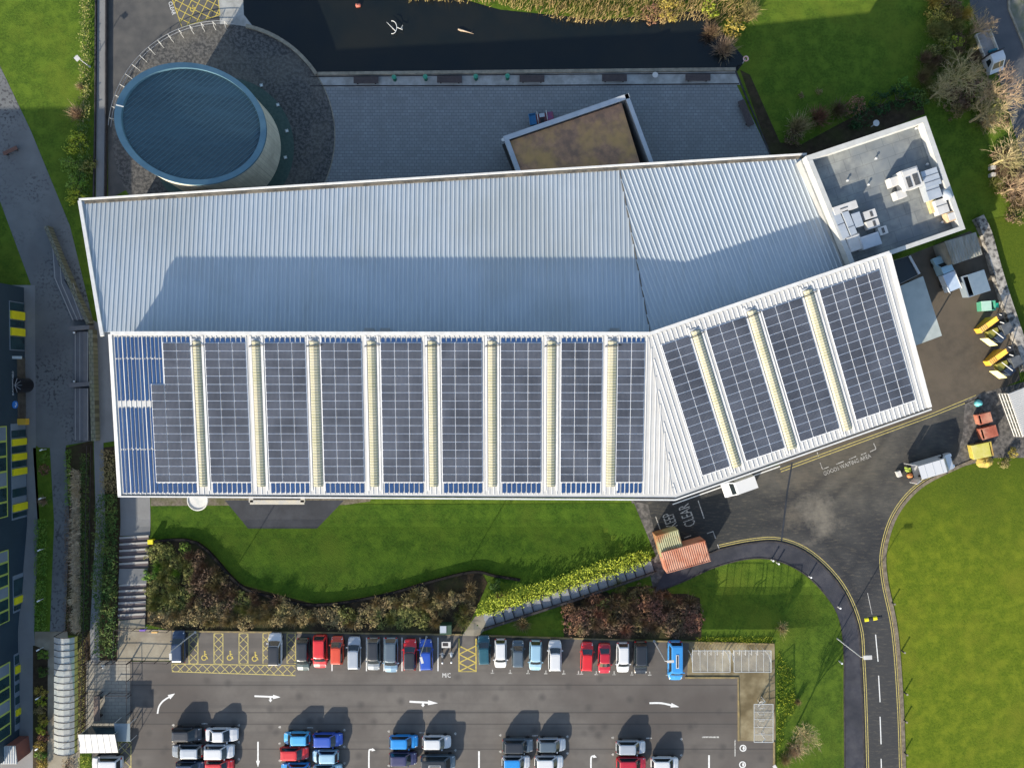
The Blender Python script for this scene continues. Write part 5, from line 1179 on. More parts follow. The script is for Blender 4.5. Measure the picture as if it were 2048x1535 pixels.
sv.name = 'small_van'; p2 = P(1478, 971, 1.0); xf(sv, (p2.x, p2.y, .014), math.radians(180 + 19.5), (.76, .95, .86)); tag(sv, 'white van parked close under the solar roof eave', 'van')
for c in sv.children:
    if c.name.startswith('windscreen'): c.material_slots[0].link = 'OBJECT'; c.material_slots[0].material = M_CGLASS
# flatbed truck on the north east lane
t = thing('flatbed_truck', (0, 0, 0), 'white cab truck with an open pale flatbed on the lane', 'truck')
mb = MB(); prof = [(.55, .45), (2.75, .45), (2.85, .9), (2.45, 1.15), (1.75, 1.95), (1.5, 2.08), (.55, 2.08)]
for s in (-1, 1):
    pts = [Vector((x, s * (.98 if z < 1.2 else .88), z)) for x, z in prof]; mb.face(pts)
for (x, z), (x2, z2) in zip(prof, prof[1:] + prof[:1]):
    f = lambda q: .98 if q < 1.2 else .88
    mb.face([Vector((x, -f(z), z)), Vector((x, f(z), z)), Vector((x2, f(z2), z2)), Vector((x2, -f(z2), z2))])
b = mb.build('cab', PAINT['white'], t, local=True); bm = bmesh.new(); bm.from_mesh(b.data); bmesh.ops.recalc_face_normals(bm, faces=bm.faces[:]); bm.to_mesh(b.data); bm.free()
mb = MB(); mb.face([Vector((2.40, -.76, 1.225)), Vector((2.40, .76, 1.225)), Vector((1.83, .72, 1.875)), Vector((1.83, -.72, 1.875))]); mb.build('windscreen', M_CGLASS, t, local=True)
for s in (-1, 1):
    mb = MB(); mb.face([Vector((1.9, s * .99, 1.1)), Vector((1.0, s * .99, 1.1)), Vector((1.0, s * .90, 1.8)), Vector((1.5, s * .90, 1.8))][::s]); mb.build('side_window', M_CGLASS, t, local=True)
    mb = MB(); mb.box(Vector((2.6, s * .72, .75)), (.42, .32, .2)); mb.build('headlight', M_LAMP, t, local=True)
    mb = MB(); mb.bar(Vector((-2.8, s * 1.0, .92)), Vector((.35, s * 1.0, .92)), .10, .4); mb.build('side_board', mat('pale truck board', (.5, .48, .42, 1), (.4, .38, .33, 1), 2, .6), t, local=True)
mb = MB(); mb.box(Vector((-1.22, 0, .78)), (3.2, 2.06, .13)); mb.build('bed', mat('dusty truck bed', (.24, .22, .21, 1), (.30, .28, .26, 1), 1.5, .9), t, local=True)
mb = MB(); mb.bar(Vector((-2.82, -1.05, .92)), Vector((-2.82, 1.05, .92)), .08, .4); mb.build('tail_board', M_PARA, t, local=True)
mb = MB(); mb.box(Vector((.42, 0, .5)), (.10, 2.1, 1.75)); mb.build('headboard', M_PLAST, t, local=True)
mb = MB(); mb.box(Vector((-1.0, 0, .45)), (3.6, .8, .32)); mb.build('chassis', M_PLAST, t, local=True)
wheel_set(t, (1.9, -1.7), .98)
p = P(1983, 102, 1.4); xf(t, (p.x, p.y, .03), math.atan2(-72, 28) , (.98, .98, 1))
rt = Matrix.Rotation(math.atan2(-72, 28), 3, 'Z'); q = Vector((p.x, p.y, .03)) + rt @ Vector((-.05, .35, .93))
o = thing('tarp_roll', q, 'rolled teal tarpaulin on the flatbed behind the white cab', 'tarpaulin'); mb = MB(); mb.tube([q + rt @ Vector((0, -.55, .2)), q + rt @ Vector((0, -.5, .2)), q + rt @ Vector((.05, .5, .2)), q + rt @ Vector((.05, .55, .2))], [.1, .2, .2, .1], 10); mb.build('roll', mat('teal tarp', (.01, .13, .18, 1), rough=.7), o, True); mb = MB(); mb.tube([q + rt @ Vector((0, -.2 + .2 * math.cos(a) * 0, .2)) + Vector((0, 0, 0)) for a in (0,)] + [q + rt @ Vector((.05, -.18, .2))], .215, 10); mb.build('strap', M_PLAST, o)
# small pickup with ladder rack in the yard
t = thing('yard_pickup', (0, 0, 0), 'pale blue pickup with a boxed bed and tools along its side', 'pickup')
mb = MB(); prof = [(.6, .4), (2.3, .4), (2.38, .75), (2.2, .95), (1.4, 1.05), (.85, 1.62), (-.05, 1.66), (-.1, .4)]
for s in (-1, 1): mb.face([Vector((x, s * (.86 if z < 1.1 else .74), z)) for x, z in prof])
for (x, z), (x2, z2) in zip(prof, prof[1:] + prof[:1]):
    f = lambda q: .86 if q < 1.1 else .74
    mb.face([Vector((x, -f(z), z)), Vector((x, f(z), z)), Vector((x2, f(z2), z2)), Vector((x2, -f(z2), z2))])
b = mb.build('cab', PAINT['ice'], t, local=True); bm = bmesh.new(); bm.from_mesh(b.data); bmesh.ops.recalc_face_normals(bm, faces=bm.faces[:]); bm.to_mesh(b.data); bm.free()
mb = MB(); mb.face([Vector((1.36, -.66, 1.105)), Vector((1.36, .66, 1.105)), Vector((.92, .62, 1.565)), Vector((.92, -.62, 1.565))]); mb.build('windscreen', M_CGLASS, t, local=True)
mb = MB(); mb.box(Vector((-1.35, .05, .55)), (2.4, 1.62, 1.0)); mb.build('box_bed', mat('pale box bed', (.42, .50, .60, 1), (.36, .44, .54, 1), 1.5, .5), t, local=True)
for s in (-1, 1):
    mb = MB(); mb.bar(Vector((-2.75, .05 + s * .84, 1.56)), Vector((-.1, .05 + s * .84, 1.56)), .05, .06); mb.build('rack_rail', M_TRIM, t, local=True)
mb = MB()
for k in range(3): mb.bar(Vector((-2.5, -.95 - k * .16, .9)), Vector((-.1, -.95 - k * .16, .9)), .06, .06)
mb.build('side_ladder', mat('rusty ladder', (.16, .09, .07, 1), (.25, .24, .24, 1), 3, .7), t, local=True)
for s in (-1, 1): mb = MB(); mb.box(Vector((2.1, s * .62, .68)), (.5, .3, .14)); mb.build('headlight', M_LAMP, t, local=True)
wheel_set(t, (1.5, -1.5), .86, .31)
p = P(1891, 545, 1.0); xf(t, (p.x, p.y, .022), math.atan2(62, -26), (.98, 1, 1))
# small red and blue utility buggy on the plaza
t = thing('utility_buggy', (0, 0, 0), 'small red utility vehicle with a blue load bed beside the annex', 'utility vehicle')
M_RED2 = mat('dull red panel', (.20, .05, .055, 1), (.14, .05, .06, 1), 2, .6); M_BLU2 = mat('blue load tray', (.02, .12, .26, 1), (.03, .16, .32, 1), 2, .5)
mb = MB(); mb.box(Vector((0, 0, .35)), (3.2, 1.35, .3)); mb.build('chassis', M_RED2, t, local=True)
mb = MB(); mb.box(Vector((-1.25, 0, .66)), (.9, 1.45, .12)); mb.bar(Vector((-1.7, -.7, .78)), Vector((-1.7, .7, .78)), .08, .25); mb.bar(Vector((-1.7, -.7, .78)), Vector((-.8, -.7, .78)), .08, .25); mb.bar(Vector((-1.7, .7, .78)), Vector((-.8, .7, .78)), .08, .25); mb.build('load_bed', M_BLU2, t, local=True)
mb = MB(); mb.box(Vector((1.15, 0, .66)), (.75, 1.25, .28)); mb.build('bonnet', mat('purple red bonnet', (.14, .05, .16, 1), (.25, .06, .08, 1), 2, .4), t, local=True)
for y in (-.35, .35):
    mb = MB(); mb.box(Vector((0, y, .66)), (.5, .5, .25)); mb.box(Vector((-.25, y, .912)), (.12, .5, .4)); mb.build('seat', M_PLAST, t, local=True)
for x, nm in ((.7, 'front_hoop'), (-.55, 'rear_hoop')):
    mb = MB(); mb.tube([Vector((x, -.62, .66)), Vector((x - .1, -.6, 1.75)), Vector((x - .1, .6, 1.75)), Vector((x, .62, .66))], .04, 6); mb.build(nm, M_TRIM, t, local=True)
mb = MB(); mb.tube([Vector((.35, .35, .85)), Vector((.2, .35, 1.1))], .03, 6); mb.build('steering_column', M_TRIM, t, local=True)
mb = MB(); mb.box(Vector((-.05, 0, 1.79)), (.7, .5, .04)); mb.build('roof_panel', M_PARA, t, local=True)
wheel_set(t, (1.1, -1.15), .74, .29)
p = P(1084, 236, .8); xf(t, (p.x, p.y, .022), math.atan2(8, 52), (.98, .98, .95))
# ------------------------------------------------------------------ lamp posts
M_POLE = mat('pale lamp column', (.50, .51, .52, 1), (.42, .43, .44, 1), 2, .5)
def lamp(px, py, z, h, arm_px, label, r=.07, head=(.8, .3), group=None):
    b = P(px, py, z); t_ = b + Vector((0, 0, h)); o = thing('lamp_post', b, label, 'lamp post', group)
    mb = MB(); mb.tube([b, b + Vector((0, 0, 1.0)), t_], [r * 1.3, r, r * .7], 8); mb.build('column', M_POLE, o)
    mb = MB(); mb.cyl(b, r * 2.2, .12, 10); mb.build('base', M_POLE, o)
    a = P(*arm_px, z + h + .15); d = (a - t_); d.z = 0; l = max(d.length, .3); d.normalize()
    mb = MB(); mb.tube([t_ - Vector((0, 0, .05)), t_ + d * .3 + Vector((0, 0, .12)), t_ + d * l + Vector((0, 0, .15))], .045, 6); ar = mb.build('arm', M_POLE, o)
    mb = MB(); c = t_ + d * (l + head[0] / 2 - .1) + Vector((0, 0, .10)); mb.box(c, (head[0], head[1], .12), math.atan2(d.y, d.x)); hd = mb.build('lamp_head', M_AC, o)
    mb = MB(); mb.box(c - Vector((0, 0, .02)), (head[0] * .7, head[1] * .7, .018), math.atan2(d.y, d.x)); mb.build('lens', M_LAMP, hd)
    return o
lamp(1673, 1275, 0.05, 6.3, (1729, 1314), 'tall lamp post with a white head beside the curving road', head=(1.0, .5))
lamp(1308, 1281, ZC, 6.4, (1336, 1322), 'white lamp post in the empty bay beside the black people carrier', group=None)
lamp(391, 1263, ZC, 6.3, (341, 1304), 'lamp post leaning over the dark navy estate car')
lamp(853, 1273, ZC, 5.8, (841, 1311), 'lamp post standing over the deep blue hatchback')
lamp(180, 134, 0, 3.0, (152, 114), 'short green stemmed lamp on the lawn by the raised path', r=.06, head=(.6, .6))
for px, py in ((93, 898), (91, 994), (89, 1096), (88, 1196), (87, 1293), (85, 1389), (84, 1489)):
    b = G(px, py); o = thing('path_light', b, 'small white headed path light in the planting strip by the navy building', 'path light', 'path lights along the planting strip')
    mb = MB(); mb.tube([b, b + Vector((0, 0, 1.0))], .05, 8); mb.build('post', M_POLE, o); mb = MB(); mb.box(b + Vector((0, 0, 1.0)), (.36, .16, .12), .5); mb.build('head', M_LAMP, o)
# ------------------------------------------------------------------ promenade furniture
M_BENCH = mat('dark stained timber', (.045, .035, .035, 1), (.065, .05, .048, 1), 3, .8)
def bench(px, py, w, d, z, h, label, group=None, rz=0.0, m=M_BENCH, legs=True):
    b = P(px, py, h); b.z = z; o = thing('bench', b, label, 'bench', group); rot = Matrix.Rotation(rz, 3, 'Z')
    mb = MB(); n = max(3, int(d / .16))
    for i in range(n): mb.box(b + rot @ Vector((0, (i + .5) * d / n - d / 2, h - .07)), (w, d / n - .02, .07), rz)
    mb.build('seat', m, o)
    for s in (-1, 1):
        mb = MB(); mb.box(b + rot @ Vector((s * w * .36, 0, 0)), (.16, d * .85, h - .072), rz); mb.build('support', M_KERB_D, o)
    return o
for i, px in enumerate((732, 899, 1064, 1229, 1396)):
    bench(px, 160 - i * 1.3, 3.3, .9, .026, .45, 'wide dark timber bench on the promenade strip, ' + ('nearest the round tower', 'second from the round tower', 'in the middle of five', 'second from the east end', 'nearest the lawn')[i], 'benches along the promenade')
bench(1492, 226, 3.6, .95, .022, .45, 'dark timber bench set aslant at the plaza\'s east edge', rz=math.radians(-68))
bench(20, 301, 2.0, .5, .014, .45, 'brown bench on the blue grey path at the left edge', rz=math.radians(25), m=mat('brown timber', (.12, .06, .045, 1), rough=.8))
bench(212, 1402, 3.2, .80, ZC, .78, 'long brown table top in the paved yard left of the car park', rz=math.pi / 2, m=mat('weathered brown boards', (.17, .125, .10, 1), (.14, .105, .085, 1), 3, .9))
for i, px in enumerate((790, 852, 952, 1015)):
    b = P(px, 160 - i * .8, .0); b.z = .026; o = thing('litter_bin', b, ('green litter bin nearest the round tower on the promenade', 'green litter bin just left of the second bench', 'green litter bin right of the second bench', 'green litter bin just left of the middle bench')[i], 'litter bin', 'green bins on the promenade')
    mb = MB(); mb.cyl(b, .26, .85, 12); mb.build('body', mat('green bin', (.008, .11, .07, 1), rough=.5), o); mb = MB(); mb.cyl(b + Vector((0, 0, .852)), .32, .1, 12, r2=.1); mb.build('lid', mat('green lid', (.02, .2, .13, 1), rough=.45), o)
b = P(1308, 155); b.z = .026; o = thing('round_table', b, 'small round white table on the promenade strip', 'table'); mb = MB(); mb.cyl(b + Vector((0, 0, .7)), .38, .05, 18); mb.build('top', M_AC, o); mb = MB(); mb.cyl(b, .06, .698, 8); mb.build('stem', M_KERB_D, o)
b = P(1485, 127); o = thing('life_ring_post', b, 'red and white life ring on a post at the pond corner', 'life ring'); mb = MB(); mb.tube([b, b + Vector((0, 0, 1.2))], .05, 6); mb.build('post', M_POLE, o); mb = MB(); mb.tube([b + Vector((.3 * math.cos(t), .3 * math.sin(t), 1.3)) for t in [k * math.pi / 8 for k in range(17)]], .09, 6); mb.build('ring', mat('pink red ring', (.5, .22, .2, 1), (.6, .5, .45, 1), 2, .6), o)
# pond things
b = P(785, 55, .5); b.z = .015; o = thing('pond_sculpture', b, 'white wire bow and arrow shaped sculpture standing in the pond', 'sculpture')
z = Vector((0, 0, .5)); M_SW = mat('white painted steel', (.62, .62, .6, 1), rough=.5)
mb = MB(); mb.tube([b + Vector((.62 * math.cos(t) - .05, .85 * math.sin(t), .5)) for t in [math.radians(a) for a in range(-100, 101, 10)]], .04, 6); mb.build('bow', M_SW, o)
mb = MB(); mb.tube([b + Vector((-.75, .65, .55)), b + Vector((.4, -.5, .55))], [.02, .05], 6); mb.build('arrow', M_SW, o)
mb = MB(); mb.tube([b + Vector((.6, 0, .5)), b + Vector((1.3, -.3, .5)), b + Vector((1.35, .3, .5)), b + Vector((1.1, -.2, .5))], .04, 5); mb.build('fin', M_SW, o)
mb = MB(); mb.tube([b, b + Vector((0, 0, .52))], .12, 8); mb.build('pedestal', M_KERB_D, o)
b = P(932, 63, .1); b.z = .015; o = thing('driftwood', b, 'bleached branch floating in the dark pond', 'branch'); mb = MB(); mb.tube([b + Vector((-1.05, .3, .08)), b + Vector((-.7, .15, .12)), b + Vector((0, -.02, .10)), b + Vector((1.0, -.3, .06))], [.10, .14, .08, .04], 7); mb.build('limb', mat('bleached wood', (.42, .33, .24, 1), (.3, .22, .15, 1), 3, .8), o, True); mb = MB(); mb.tube([b + Vector((.6, -.17, .09)), b + Vector((.95, .05, .14))], [.05, .02], 6); mb.build('twig', M_KERB_D, o)
b = P(716, 12, .1); b.z = .015; o = thing('red_buoy', b, 'small faded red buoy floating on the pond', 'buoy'); mb = MB(); mb.tube([b + Vector((-.3, 0, .1)), b + Vector((-.25, 0, .15)), b + Vector((.3, .05, .15)), b + Vector((.4, .05, .1))], [.05, .24, .24, .05], 10); mb.build('float', mat('faded red', (.35, .10, .07, 1), rough=.7), o, True); mb = MB(); mb.cyl(b + Vector((0, 0, .36)), .06, .12, 8); mb.build('eye', M_KERB_D, o)
# ------------------------------------------------------------------ steps
M_STEP = mat('riser-shadow brown treads', (.095, .075, .075, 1), (.075, .06, .06, 1), .8, .85)  # dark brown has the shadow bands of the risers painted in
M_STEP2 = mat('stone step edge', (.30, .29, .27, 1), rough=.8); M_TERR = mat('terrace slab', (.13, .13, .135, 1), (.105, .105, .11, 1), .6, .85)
def steps(name, label, foot, top, wpx, n, m, h_extra=.02, nose=True, nw=.26, nm=None):
    """steps rising from foot to top (photo pixels of the centre line), wpx half width in px at each end"""
    a, b = G(*foot), G(*top); o = thing(name, a, label, 'steps'); d = b - a; rise = d.z; d.z = 0; run = d.length; d.normalize(); s = Vector((-d.y, d.x, 0)); w = wpx / S
    for i in range(n):
        q0, q1 = a + d * (run * i / n), a + d * (run * (i + 1) / n); z1 = a.z + rise * (i + 1) / n + h_extra
        mb = MB(); mb.bar(Vector((q0.x, q0.y, min(a.z, z1 - .6))), Vector((q1.x, q1.y, min(a.z, z1 - .6))), 2 * w, z1 - min(a.z, z1 - .6))
        tr = mb.build('step', m, o)
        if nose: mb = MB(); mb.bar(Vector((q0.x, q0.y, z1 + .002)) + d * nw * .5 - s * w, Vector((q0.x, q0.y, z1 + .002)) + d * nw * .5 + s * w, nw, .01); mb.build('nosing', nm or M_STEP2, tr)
    return o
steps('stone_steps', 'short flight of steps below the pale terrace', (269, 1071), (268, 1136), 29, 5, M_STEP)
mb = MB(); strip(mb, [(268, 1136), (266, 1166)], 3.7, .16, up=.0); mb.build('stair_landing', M_RAMP, kind='structure')
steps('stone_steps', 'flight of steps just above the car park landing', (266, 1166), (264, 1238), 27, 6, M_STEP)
mb = MB(); strip(mb, [(264, 1238), (264, 1256)], 3.5, .10, up=.0); mb.build('stair_landing', M_CONC, kind='structure')
# long aslant staircase beside the bright hedge
st = steps('long_staircase', 'long aslant staircase beside the bright yellow green hedge', (1306, 1128), (970, 1241), 13.5, 18, mat('blue grey step', (.20, .21, .22, 1), (.175, .18, .19, 1), 1, .8), .05, nw=.16, nm=M_PLAST)  # black nosing strips paint the riser shadows across the treads
mb = MB(); strip(mb, [(1312, 1142), (1140, 1200), (968, 1256)], .28, .55); mb.build('side_wall', M_KERB_D, st)
mb = MB(); strip(mb, [(1308, 1116), (1140, 1172), (976, 1226)], .2, .35); mb.build('side_wall', M_KERB_D, st)
drape('step_forecourt', [(950, 1232), (972, 1226), (978, 1250), (958, 1270), (924, 1270)], .05, M_CONC)
# terrace seats on the west path (rising towards the hall)
ts = thing('terrace_seating', P(165, 715), 'straight stone terrace seats along the west end of the hall', 'terrace seats')
for i, (x0, x1) in enumerate(((150, 159), (159, 167), (167, 175), (175, 184))):
    for y0, y1 in ((664, 764), (776, 880)):
        mb = MB(); mb.prism([P(x0, y0), P(x1, y0), P(x1, y1), P(x0, y1)], .22 * (i + 1)); sl_ = mb.build('seat_step', M_TERR, ts)
        mb = MB(); mb.prism([P(x0 + .1, y0, .22 * (i + 1)) + Vector((0, 0, .002)), P(x0 + 1.3, y0, .22 * (i + 1)) + Vector((0, 0, .002)), P(x0 + 1.3, y1, .22 * (i + 1)) + Vector((0, 0, .002)), P(x0 + .1, y1, .22 * (i + 1)) + Vector((0, 0, .002))], .012); mb.build('nosing', M_STEP2, sl_)
for y in (658, 770):
    mb = MB(); mb.bar(P(147, y), P(188, y - 3), .55, 1.0); mb.build('end_wall', M_TERR, ts)
for px, py in ((152, 665), (152, 763)):
    b = P(px, py, .22); b.z = .222; o = thing('step_light', b, 'small white ball light at the corner of the terrace seats', 'light', 'ball lights on the terrace seats'); mb = MB(); mb.cyl(b, .06, .25, 8); mb.build('stem', M_KERB_D, o); mb = MB(); mb.tube([b + Vector((0, 0, .25)), b + Vector((0, 0, .33)), b + Vector((0, 0, .43)), b + Vector((0, 0, .5))], [.06, .15, .15, .05], 10); mb.build('globe', M_LAMP, o, True)
ts = thing('splayed_terrace', P(140, 600), 'wedge of splayed stone terrace steps narrowing to a point', 'terrace steps')
wl = [(102, 456), (128, 520), (155, 582), (186, 648)]
fr = [[(103, 458), (110, 556), (146, 640), (183, 640)], [(120, 528), (123, 566), (155, 640), (183, 640)], [(134, 560), (140, 575), (163, 640), (183, 640)], [(146, 566), (172, 640), (183, 640)]]
for i, poly in enumerate(fr):
    mb = MB(); mb.prism([P(x, y) for x, y in poly], .22 * (i + 1)); mb.build('terrace_step', M_TERR, ts)
    mb = MB(); strip(mb, poly[:-1], .10, .012, z=.22 * (i + 1) + .002); mb.build('nosing', M_STEP2, ts)
mb = MB(); strip(mb, wl, .5, 1.05, z=0); mb.build('stone_wall', paving('mossy block wall', (.17, .17, .13, 1), (.13, .135, .09, 1), (.07, .07, .06, 1), .5, .5, .6, .06), ts)
mb = MB(); strip(mb, [(190, 660), (196, 880)], .62, 1.0, z=0); o = mb.build('block_wall', paving('olive block wall', (.20, .20, .15, 1), (.15, .16, .10, 1), (.08, .08, .06, 1), .55, .55, 0, .05), label=None); tag(o, 'low olive block wall behind the terrace seats', 'wall')
# ------------------------------------------------------------------ fences round the paved yard and landing
M_RAIL = mat('dark brown steel', (.035, .025, .025, 1), rough=.6)
def fence(name, label, pts, h, z=None, post_every=2.0, m=M_RAIL, rails=(.15, .95), bars=False):
    q = [P(x, y, z) if z is not None else G(x, y) for x, y in pts]; o = thing(name, q[0], label, 'fence')
    mb = MB()
    for r in rails: mb.tube([p + Vector((0, 0, h * r)) for p in q], .035, 5)
    if bars:
        for a, b in zip(q[:-1], q[1:]):
            n = int((b - a).length / .14)
            for k in range(n): p = a.lerp(b, k / n); mb.bar(p + Vector((0, 0, h * .15)), p + Vector((0, 0, h * .95)), .025, .02, up=Vector((1, .3, 0)))
    mb.build('railing', m, o)
    for a, b in zip(q[:-1], q[1:]):
        n = max(1, round((b - a).length / post_every))
        for k in range(n + 1 if b is q[-1] else n):
            p = a.lerp(b, k / n); mb = MB(); mb.box(p, (.07, .07, h)); mb.build('post', m, o)
    return o
fence('yard_fence', 'dark railing between the paved yard and the car park', [(262, 1322), (263, 1488)], 1.1, ZC)
fence('yard_fence', 'dark railing across the top of the paved yard', [(174, 1322), (261, 1321)], 1.1, ZC)
fence('yard_fence', 'dark railing crossing the middle of the paved yard', [(172, 1383), (206, 1383)], 1.1, ZC)
fence('yard_fence', 'dark railing right of the long brown table', [(220, 1384), (260, 1384)], 1.1, ZC)
fence('yard_fence', 'dark railing above the white bus shelter', [(178, 1464), (240, 1464)], 1.1, ZC)
fence('landing_fence', 'dark railing between the landing and the car park', [(264, 1319), (341, 1321)], 1.0, ZC)
fence('landing_fence', 'dark railing along the top edge of the landing', [(238, 1254), (340, 1259)], 1.0, ZC)
fence('landing_fence', 'dark railing on the left side of the landing', [(236, 1256), (234, 1320)], 1.0, ZC)
fence('ramp_fence', 'long dark railing on the left side of the grey ramp', [(183, 890), (180, 1100), (175, 1300), (171, 1470)], 1.1)
# ------------------------------------------------------------------ shelters
M_POLY = mat('frosted roof sheet', (.48, .53, .53, 1), (.40, .45, .45, 1), .5, .35, spec=.5, alpha=.55, stretch=(.4, 2.0, 1), c3=(.48, .48, .46, 1), scale2=.2)
ws = thing('covered_walkway', G(130, 1390), 'long curved frosted canopy over the path beside the yard', 'canopy')
y0, y1 = 1274, 1508; mb = MB(); n_ = 18; rb = []
sec = [(108, 2.55), (116, 2.95), (127, 3.10), (139, 2.95), (149, 2.6), (155, 2.1)]
def wk(x, py, h):
    g = ZC if py > 1262 else G(130, py).z
    yy = (767.5 - py) / S * (H - ZC - 2.8) / H; p = P(x, 1400, ZC + h); return Vector((p.x, yy, ZC + h))
for (a, za), (b, zb) in zip(sec[:-2], sec[1:-1]): mb.face([wk(a, y0, za), wk(a, y1, za), wk(b, y1, zb), wk(b, y0, zb)])
mb.build('roof', M_POLY, ws, True)
mb = MB(); (a, za), (b, zb) = sec[-2], sec[-1]; mb.face([wk(a, y0, za), wk(a, y1, za), wk(b, y1, zb), wk(b, y0, zb)]); mb.build('yellow_edge', mat('yellow edge glazing', (.38, .34, .06, 1), (.42, .36, .12, 1), 1.2, .5), ws)
for k in range(n_ + 1):
    y = lerp(y0, y1, k / n_); mb = MB(); pts = [wk(a, y, za + .03) for a, za in sec]; mb.tube(pts + [Vector((pts[-1].x + .1, pts[-1].y, ZC + .03))], .04, 5); mb.build('frame_rib', M_KERB_D, ws)
for k in range(0, n_ + 1, 3):
    y = lerp(y0, y1, k / n_); mb = MB(); p = wk(108, y, 2.5); mb.tube([Vector((p.x, p.y, ZC)), p], .05, 6); mb.build('post', M_KERB_D, ws)
# white bus shelter
bs = thing('bus_shelter', P(198, 1488, ZC), 'white roofed shelter at the bottom of the paved yard', 'shelter')
q = [P(156, 1468, ZC + 2.5), P(229, 1468, ZC + 2.5), P(236, 1504, ZC + 2.15), P(160, 1505, ZC + 2.15)]
mb = MB(); mb.face(q[::-1]); mb.face([p - Vector((0, 0, .08)) for p in q])
for i in range(4): a, b = q[i], q[(i + 1) % 4]; mb.face([a, b, b - Vector((0, 0, .08)), a - Vector((0, 0, .08))])
ro = mb.build('roof', mat('dull white shelter roof', (.36, .36, .35, 1), (.42, .42, .41, 1), .8, .5), bs)
for i in range(1, 6): mb = MB(); a, b = q[0].lerp(q[1], i / 6), q[3].lerp(q[2], i / 6); mb.bar(a + Vector((0, 0, .004)), b + Vector((0, 0, .004)), .05, .03); mb.build('roof_bar', M_WROOF, ro)
cs = sum(q, Vector()) / 4
for p in q: p = ins(p, cs, .93); mb = MB(); mb.tube([Vector((p.x, p.y, ZC)), p - Vector((0, 0, .09))], .05, 6); mb.build('post', M_POLY, bs)
mb = MB(); a, b = ins(q[0], cs, .93), ins(q[1], cs, .93); mb.face([Vector((a.x, a.y, ZC + .1)), Vector((b.x, b.y, ZC + .1)), b - Vector((0, 0, .2)), a - Vector((0, 0, .2))]); mb.build('back_panel', M_GLASS, bs)
# bike racks beside it
o = thing('yard_cycle_stand', P(251, 1460, ZC), 'glazed cycle stand against the car park railing', 'cycle stand'); q = [P(228, 1446, ZC + 1.6), P(260, 1446, ZC + 1.6), P(260, 1482, ZC + 1.6), P(232, 1482, ZC + 1.6)]
mb = MB(); mb.prism([p - Vector((0, 0, .05)) for p in q], .05); mb.build('roof', mat('blue grey glazing', (.16, .20, .22, 1), rough=.3), o)
for p in q: mb = MB(); mb.tube([Vector((p.x, p.y, ZC)), p - Vector((0, 0, .052))], .04, 6); mb.build('post', M_TRIM, o)
# cycle shelters on the apron: translucent sheets on white bowed frames
M_CLEAR = mat('clear shelter sheet', (.40, .43, .45, 1), (.34, .36, .38, 1), .8, .25, spec=.5, alpha=.22)
M_CYC = mat('galvanised shelter frame', (.34, .36, .37, 1), rough=.5)
def cyc(px0, px1, py0, py1, label, vert=False, n=5):
    z = ZC + 1.95; q = [P(px0, py0, z + .35), P(px1, py0, z + .35), P(px1, py1, z), P(px0, py1, z)] if not vert else [P(px0, py0, z), P(px1, py0, z + .3), P(px1, py1, z + .3), P(px0, py1, z)]
    o = thing('cycle_shelter', P((px0 + px1) / 2, (py0 + py1) / 2, ZC), label, 'cycle shelter', 'cycle shelters on the apron')
    mb = MB(); mb.face(q[::-1]); mb.build('roof', M_CLEAR, o)
    e = Vector((0, 0, .012))
    for i in range(4): mb = MB(); mb.bar(q[i] + e, q[(i + 1) % 4] + e, .07, .05); mb.build('edge_frame', M_CYC, o)
    for i in range(n + 1):
        a, b = (q[0].lerp(q[1], i / n), q[3].lerp(q[2], i / n)) if not vert else (q[0].lerp(q[3], i / n), q[1].lerp(q[2], i / n)); mb = MB(); mb.bar(a + e * 2, b + e * 2, .045, .03); mb.build('roof_bar', M_CYC, o)
        if i in (0, n):
            hi = a if not vert else b; lo = b if not vert else a; foot = hi.lerp(lo, .3)
            mb = MB(); mb.tube([Vector((foot.x, foot.y, ZC + .03)), Vector((foot.x, foot.y, ZC + 1.5)), hi.lerp(lo, .55) - Vector((0, 0, .06))], .06, 6); mb.build('post', M_TRIM, o)
    for i in range(6):
        t = (i + .5) / 6; c = (q[0].lerp(q[1], t) if not vert else q[1].lerp(q[2], t)); lo = (q[3].lerp(q[2], t) if not vert else q[0].lerp(q[3], t)); d = (lo - c); d.z = 0; d.normalize(); c = Vector((c.x, c.y, ZC + .03)) + d * .5
        mb = MB(); mb.tube([c, c + Vector((0, 0, .75)), c + d * .7 + Vector((0, 0, .75)), c + d * .7], .03, 5); mb.build('cycle_stand', M_TRIM, o)
cyc(1385, 1460, 1300, 1343, 'clear roofed cycle shelter right beside the blue camper van')
cyc(1468, 1542, 1300, 1343, 'clear roofed cycle shelter at the apron\'s north east corner')
cyc(1508, 1546, 1407, 1483, 'clear roofed cycle shelter standing apart at the apron\'s south end', True)
